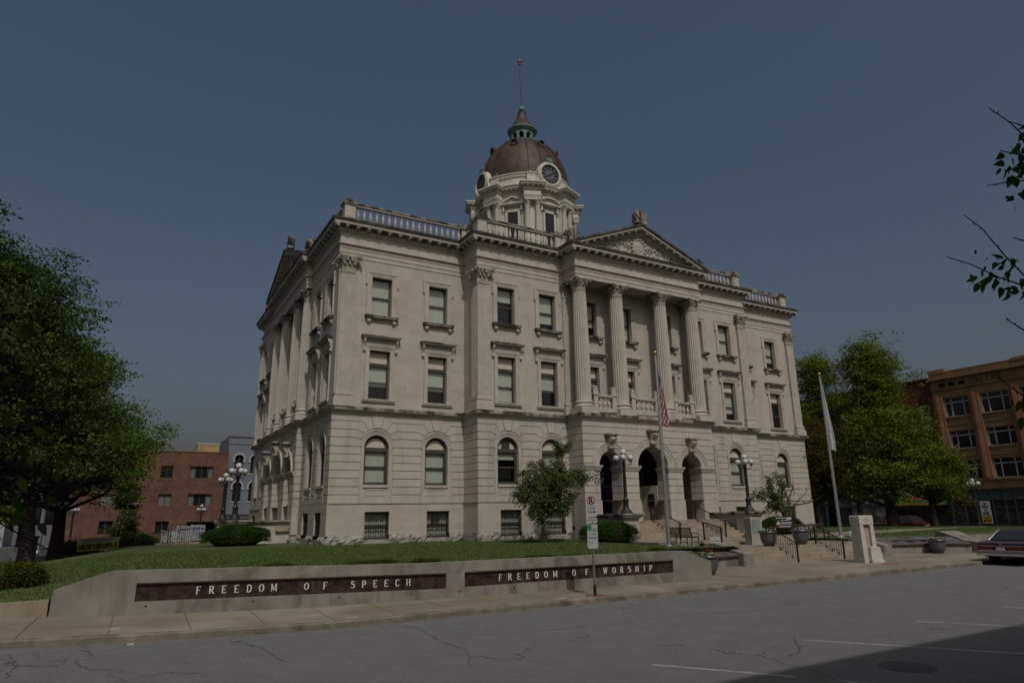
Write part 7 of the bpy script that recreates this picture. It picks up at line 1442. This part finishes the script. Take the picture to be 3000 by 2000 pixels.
# red brick building with shops and awning
e=empty("red_brick_building",(60,25,-1),"dark red brick building with white framed windows behind the bright green trees","building"); rw=[(12.4,13.6,12.3,15.2),(12.6,13.8,7.4,9.6),(16,17.2,12.3,15.2),(20,21.2,12.3,15.2),(16,17.2,7.4,9.6),(24,25.2,12.3,15.2),(24,25.2,7.4,9.6),(28,29.2,12.3,15.2)]
rw=[(11.55,12.75,11.6,14.4),(11.75,12.95,7.6,9.6),(15.5,16.9,11.6,14.2),(19.5,20.9,11.6,14.2),(15.5,16.9,7.4,9.6),(23.5,24.9,11.6,14.2),(23.5,24.9,7.4,9.6),(28,29.2,11.6,14.2)]
shell(F,-.15,10.85,42,3.6,17.7,[((a+b)/2,(b-a)/2,c,d,False) for a,b,c,d in rw],"brick_red",e,16,.2)
for a,b,c,d in rw: rectwin(F,-.15,a,b,c,d,e,"white_paint",rails=(.5,),fw=.10,depth=.12)
g=MB(); g.fbox(F,10.85,42,-.5,.05,17.6,17.8); g.fbox(F,10.9,42,-.2,.0,11.0,11.15); g.fbox(F,11.0,11.35,-.2,.05,3.6,17.6); g.build("string_course","brick_red",e)
g=MB(); g.fbox(F,10.85,42,-.5,-.25,-1,3.6); g.build("shop_front","store_panel",e)
g=MB(); g.fbox(F,10.9,17.6,-.24,-.20,-.4,1.9); g.build("shop_window","dark_glass",e); g=MB(); g.fbox(F,24,36,-.24,-.2,-.4,1.9); g.build("shop_window","dark_glass",e); g=MB()
for a in (10.95,12.9,14.6,16.2,17.7,21,24,28): g.fbox(F,a-.07,a+.07,-.25,.0,-1,3.6)
g.fbox(F,17.7,24,-.25,-.05,1.95,2.1); g.fbox(F,10.9,24,-.25,-.02,-1,-.45); g.build("shop_frame","store_green",e)
g=MB(); g.fbox(F,17.9,20.8,-.22,-.18,-.3,1.9); g.fbox(F,21.2,23.9,-.22,-.18,-.3,1.9); g.fbox(F,17.9,19.2,-.22,-.18,2.2,3.4); g.fbox(F,19.4,20.8,-.22,-.18,2.2,3.4); g.fbox(F,21.2,22.5,-.22,-.18,2.2,3.4); g.fbox(F,22.7,23.9,-.22,-.18,2.2,3.4); g.build("papered_shop_window","curtain",e)
g=MB(); 
aw=[(.0,3.45),(1.15,2.30),(1.15,2.05),(0,2.05)]; g.add([F(11.3,q-.2,z) for q,z in aw]+[F(17.5,q-.2,z) for q,z in aw],[(0,1,2,3),(7,6,5,4),(0,1,5,4),(2,3,7,6)]); o=g.build("awning","awning_green",e); g=MB(); g.fbox(F,11.28,17.52,.94,.99,2.02,2.32); g.build("awning_band","awning_yellow",o)
sl3=(3.45-2.30)/1.15; Fa=lambda a,b,z:(60-(.955-(z)/1.0*.71+b*.7),-a,2.30+z*.71+b*.7)
g=MB(); g.prism(Fa,[(-14.9+(.25+.9)*0-(1.25)*cos(t)*1.0+.0,.75+.42*sin(t)) for t in [2*PI*i/20 for i in range(20)]],.01,.03); g.build("awning_badge","awning_red",o); g=MB(); word(g,Fa,"SUBSHOPPE",-15.9,.58,.34,.035,.05,serif=False,thick=.2,width=2.0) if False else word(g,Fa,"MAPLE",-15.75,.58,.36,.035,.05,serif=False,thick=.2,width=1.75); g.build("lettering","awning_yellow",o)
# low houses far left, traffic signal
for i,(x,y,lb) in enumerate(((-52,78,"grey roofed house far off at the left edge"),(-45,70,"grey gabled house far behind the traffic signal"))):
    e=empty("house",(x,y,-1),lb,"house"); F=frame(x,y,1,0,0,-1); shell(F,0,-5,5,-1.5,3.4,[(-2.5,.6,1,2.4,False),(2.5,.6,1,2.4,False)],"grey_trim",e,9,.1); g=MB(); g.prism(F,[(-5.5,3.3),(5.5,3.3),(0,7.4)],-9.5,.6); g.build("gable_roof","roof_grey",e)
    for c in (-2.5,2.5): rectwin(F,0,c-.6,c+.6,1,2.4,e,"white_paint",rails=(.5,),depth=.08)
tree(-46,62,-1,9,5,2.5,"round tree in front of the far houses",41,"leaf_dark",7000,.4,26,.3); tree(-40,52,-1,8,3.5,2.5,"smaller tree between the houses and the traffic signal",42,"leaf_oak",5000,.35,22,.25)
e=empty("traffic_signal",(-33.2,30,-.6),"pale traffic signal pole with a red light, seen between the left tree trunks","traffic signal"); g=MB(); g.tube([(-33.2,30,-.8),(-33.15,30,7)],[.17,.10],12); g.lathe((-33.2,30,-.6),[(.3,0),(.3,.1),(.2,.25)],14); g.build("pole","galv",e,40)
for s,(dx) in ((0,-.42),(1,.42)):
    g=MB(); g.box((-33.2+dx-.17,29.8,2.9),(-33.2+dx+.17,30.1,3.85)); g.tube([(-33.2,30,3.4),(-33.2+dx,30,3.4)],.03,6); h_=g.build("signal_head","car_dark",e)
m=bpy.data.materials.new("signal_red"); m.use_nodes=True; b_=m.node_tree.nodes["Principled BSDF"]; b_.inputs["Base Color"].default_value=(.4,.01,.01,1); b_.inputs["Emission Color"].default_value=(1,.02,.02,1); b_.inputs["Emission Strength"].default_value=.6; MT["signal_red"]=m
g=MB(); g.ball((-32.78,29.79,3.62),.10,12,8,(1,.3,1)); g.build("red_lens","signal_red",h_,60)
# dark free standing sign at the left edge, low pillar
e=empty("directory_sign",(-32.9,5,-.75),"dark grey county sign cut off by the left edge of the photo","sign"); g=MB(); g.box((-34.9,4.9,-1.0),(-32.05,5.15,.62)); b_=g.build("board","sign_grey",e); F=frame(0,4.9,1,0,0,-1); g=MB(); word(g,F,"COUNTY",-33.78,-.02,.30,0,.01,thick=.2,width=1.12); word(g,F,"JURY",-33.1,-.32,.16,0,.01,thick=.2,width=.5); g.fbox(F,-34,-32.65,0,.01,-.1,-.07); g.build("lettering","letter",b_)
g=MB(); g.box((-32.6,12,-1),(-31.9,12.5,.9)); g.box((-32.65,11.95,.9),(-31.85,12.55,1.0)); tag(g.build("brick_pillar","brick_trim"),"low brown brick pillar behind the dark county sign","pillar")
# ---- iron fence along the ramp, banner, gates
e=empty("iron_fence",(-27,22,-.7),"black iron picket fence along the side path, carrying the museum banner","fence"); g=MB(); pts=[(-31.9,21,-.75),(-30.5,22,-.55),(-27,22,-.28),(-24.6,22,-.12),(-23.4,21.6,-.05)]
for (x0,y0,z0),(x1,y1,z1) in zip(pts,pts[1:]):
    L_=math.hypot(x1-x0,y1-y0); n_=int(L_/.15)
    for i in range(n_+1): t=i/n_; x=x0+(x1-x0)*t; y=y0+(y1-y0)*t; z=z0+(z1-z0)*t; w_=.035 if i%14==0 else .009; g.box((x-w_,y-w_,z-.3),(x+w_,y+w_,z+1.18+(.06 if i%14==0 else 0)))
    for h_ in (.08,1.08): g.tube([(x0,y0,z0+h_),(x1,y1,z1+h_)],.022,5)
g.build("picket_panel","iron",e)
bn=empty("banner",(-29,21.8,-.5),"yellow banner reading museum open hung on the iron fence","banner"); n_=24; g=MB(); BP=lambda u,v:(-30.35+2.52*u,21.9-.04*sin(u*9)-.03*sin(v*3),-.28+.13*u+.83*v)
for i in range(n_):
    for j in range(8): g.c=1 if j>=6 or (j==5 and i<n_) else 0; g.add([BP(i/n_,j/8),BP((i+1)/n_,j/8),BP((i+1)/n_,(j+1)/8),BP(i/n_,(j+1)/8)],[(0,1,2,3)])
g.build("cloth",["banner_yellow","banner_white"],bn,60,False); g=MB(); Fb=lambda a,b,z:(-30.35+a,21.84-b,-.28+.052*a+z); word(g,Fb,"MUSEUM OPEN",.12,.13,.34,0,.012,thick=.18,width=2.28,sx=.8); word(g,Fb,"MCLEAN COUNTY HISTORICAL SOCIETY",.3,.66,.10,0,.012,thick=.16,width=1.9); g.build("lettering","letter_dark",bn)
e=empty("white_gate",(-23.6,24,-.1),"white panelled gates and barriers in front of the brown brick building","gate"); g=MB()
for x0,x1,z0,z1 in ((-25.1,-24.1,.1,1.0),(-24.05,-23.1,.15,1.30),(-23.05,-22.1,.2,1.35)): g.box((x0,24,z0),(x1,24.06,z1)); g.box((x0-.06,23.95,-.4),(x0+.03,24.1,z1+.05))
g.build("panel","white_paint",e); g=MB(); g.box((-25.1,23.98,.02),(-22.0,24.0,.12)); g.build("red_rail","brick_red",e)
for x0,x1 in ((-24.0,-23.1),(-23.0,-22.1)):
    g=MB()
    for i in range(8): x=x0+(x1-x0)*i/7; g.box((x-.01,23.86,-.2),(x+.01,23.88,1.25))
    g.box((x0,23.85,1.22),(x1,23.89,1.26)); g.build("iron_leaf","iron",e)
g=MB(); F=frame(0,23.99,1,0,0,-1); word(g,F,"DON",-22.95,.95,.24,0,.01,serif=False,thick=.18,width=.75); word(g,F,"CARE",-22.95,.60,.24,0,.01,serif=False,thick=.18,width=.8); g.build("lettering","banner_blue",e)
g=MB(); g.box((-25.6,20.5,-.35),(-21.5,23,.12)); o=g.build("side_path","walk"); o['kind']='structure'
g=MB(); g.box((-60,27,-1.2),(-18,45,-.72)); o=g.build("side_street","asphalt"); o['kind']='structure'; g=MB(); g.box((-34.5,24.6,-1.2),(-22,27,-.58)); o=g.build("side_pavement","walk"); o['kind']='structure'; g=MB(); g.box((-60,45,-1.2),(-8,52,-.6)); o=g.build("far_pavement","walk"); o['kind']='structure'
g=MB(); g.box((31,-17,-1.2),(54,80,-.74)); o=g.build("east_street","asphalt"); o['kind']='structure'; g=MB(); g.box((54,-18,-1.2),(60.4,80,-.60)); o=g.build("east_pavement","walk"); o['kind']='structure'; g=MB(); g.box((29.6,-14,-1.2),(31,60,-.35)); o=g.build("east_kerb","walk"); o['kind']='structure'
# building across the street, behind the viewer: it throws the shade on the road
SH=13.0; off=(SH+.75)/math.tan(R(SUN_EL))*.98; e=empty("shop_building",(-5,-27-off,-.7),"three storey brick shops across the road behind the photographer","building")
F=lambda a,b,z:(a,-26.9-off+b,z); shx=-64
shell(F,0,shx,60,-.7,SH,[(c,1.6,z_,z_+2.2,False) for c in range(-60,58,5) for z_ in (.2,4.6,8.6)],"brick",e,12,.3)
for c in range(-60,58,5):
    for z_ in (.2,4.6,8.6): rectwin(F,0,c-1.6,c+1.6,z_,z_+2.2,e,"store_green",mull=(.5,),depth=.25)
g=MB(); g.fbox(F,shx,60,-.3,.0,SH,SH+.0001) if False else g.fbox(F,shx,60,-.35,-.01,SH-.25,SH-.01); g.build("parapet_cap","stone_plain",e)
g=MB(); g.box((-140,-27.2-off-12,-1.2),(140,-33.5,-.6)); o=g.build("south_pavement","walk"); o['kind']='structure'
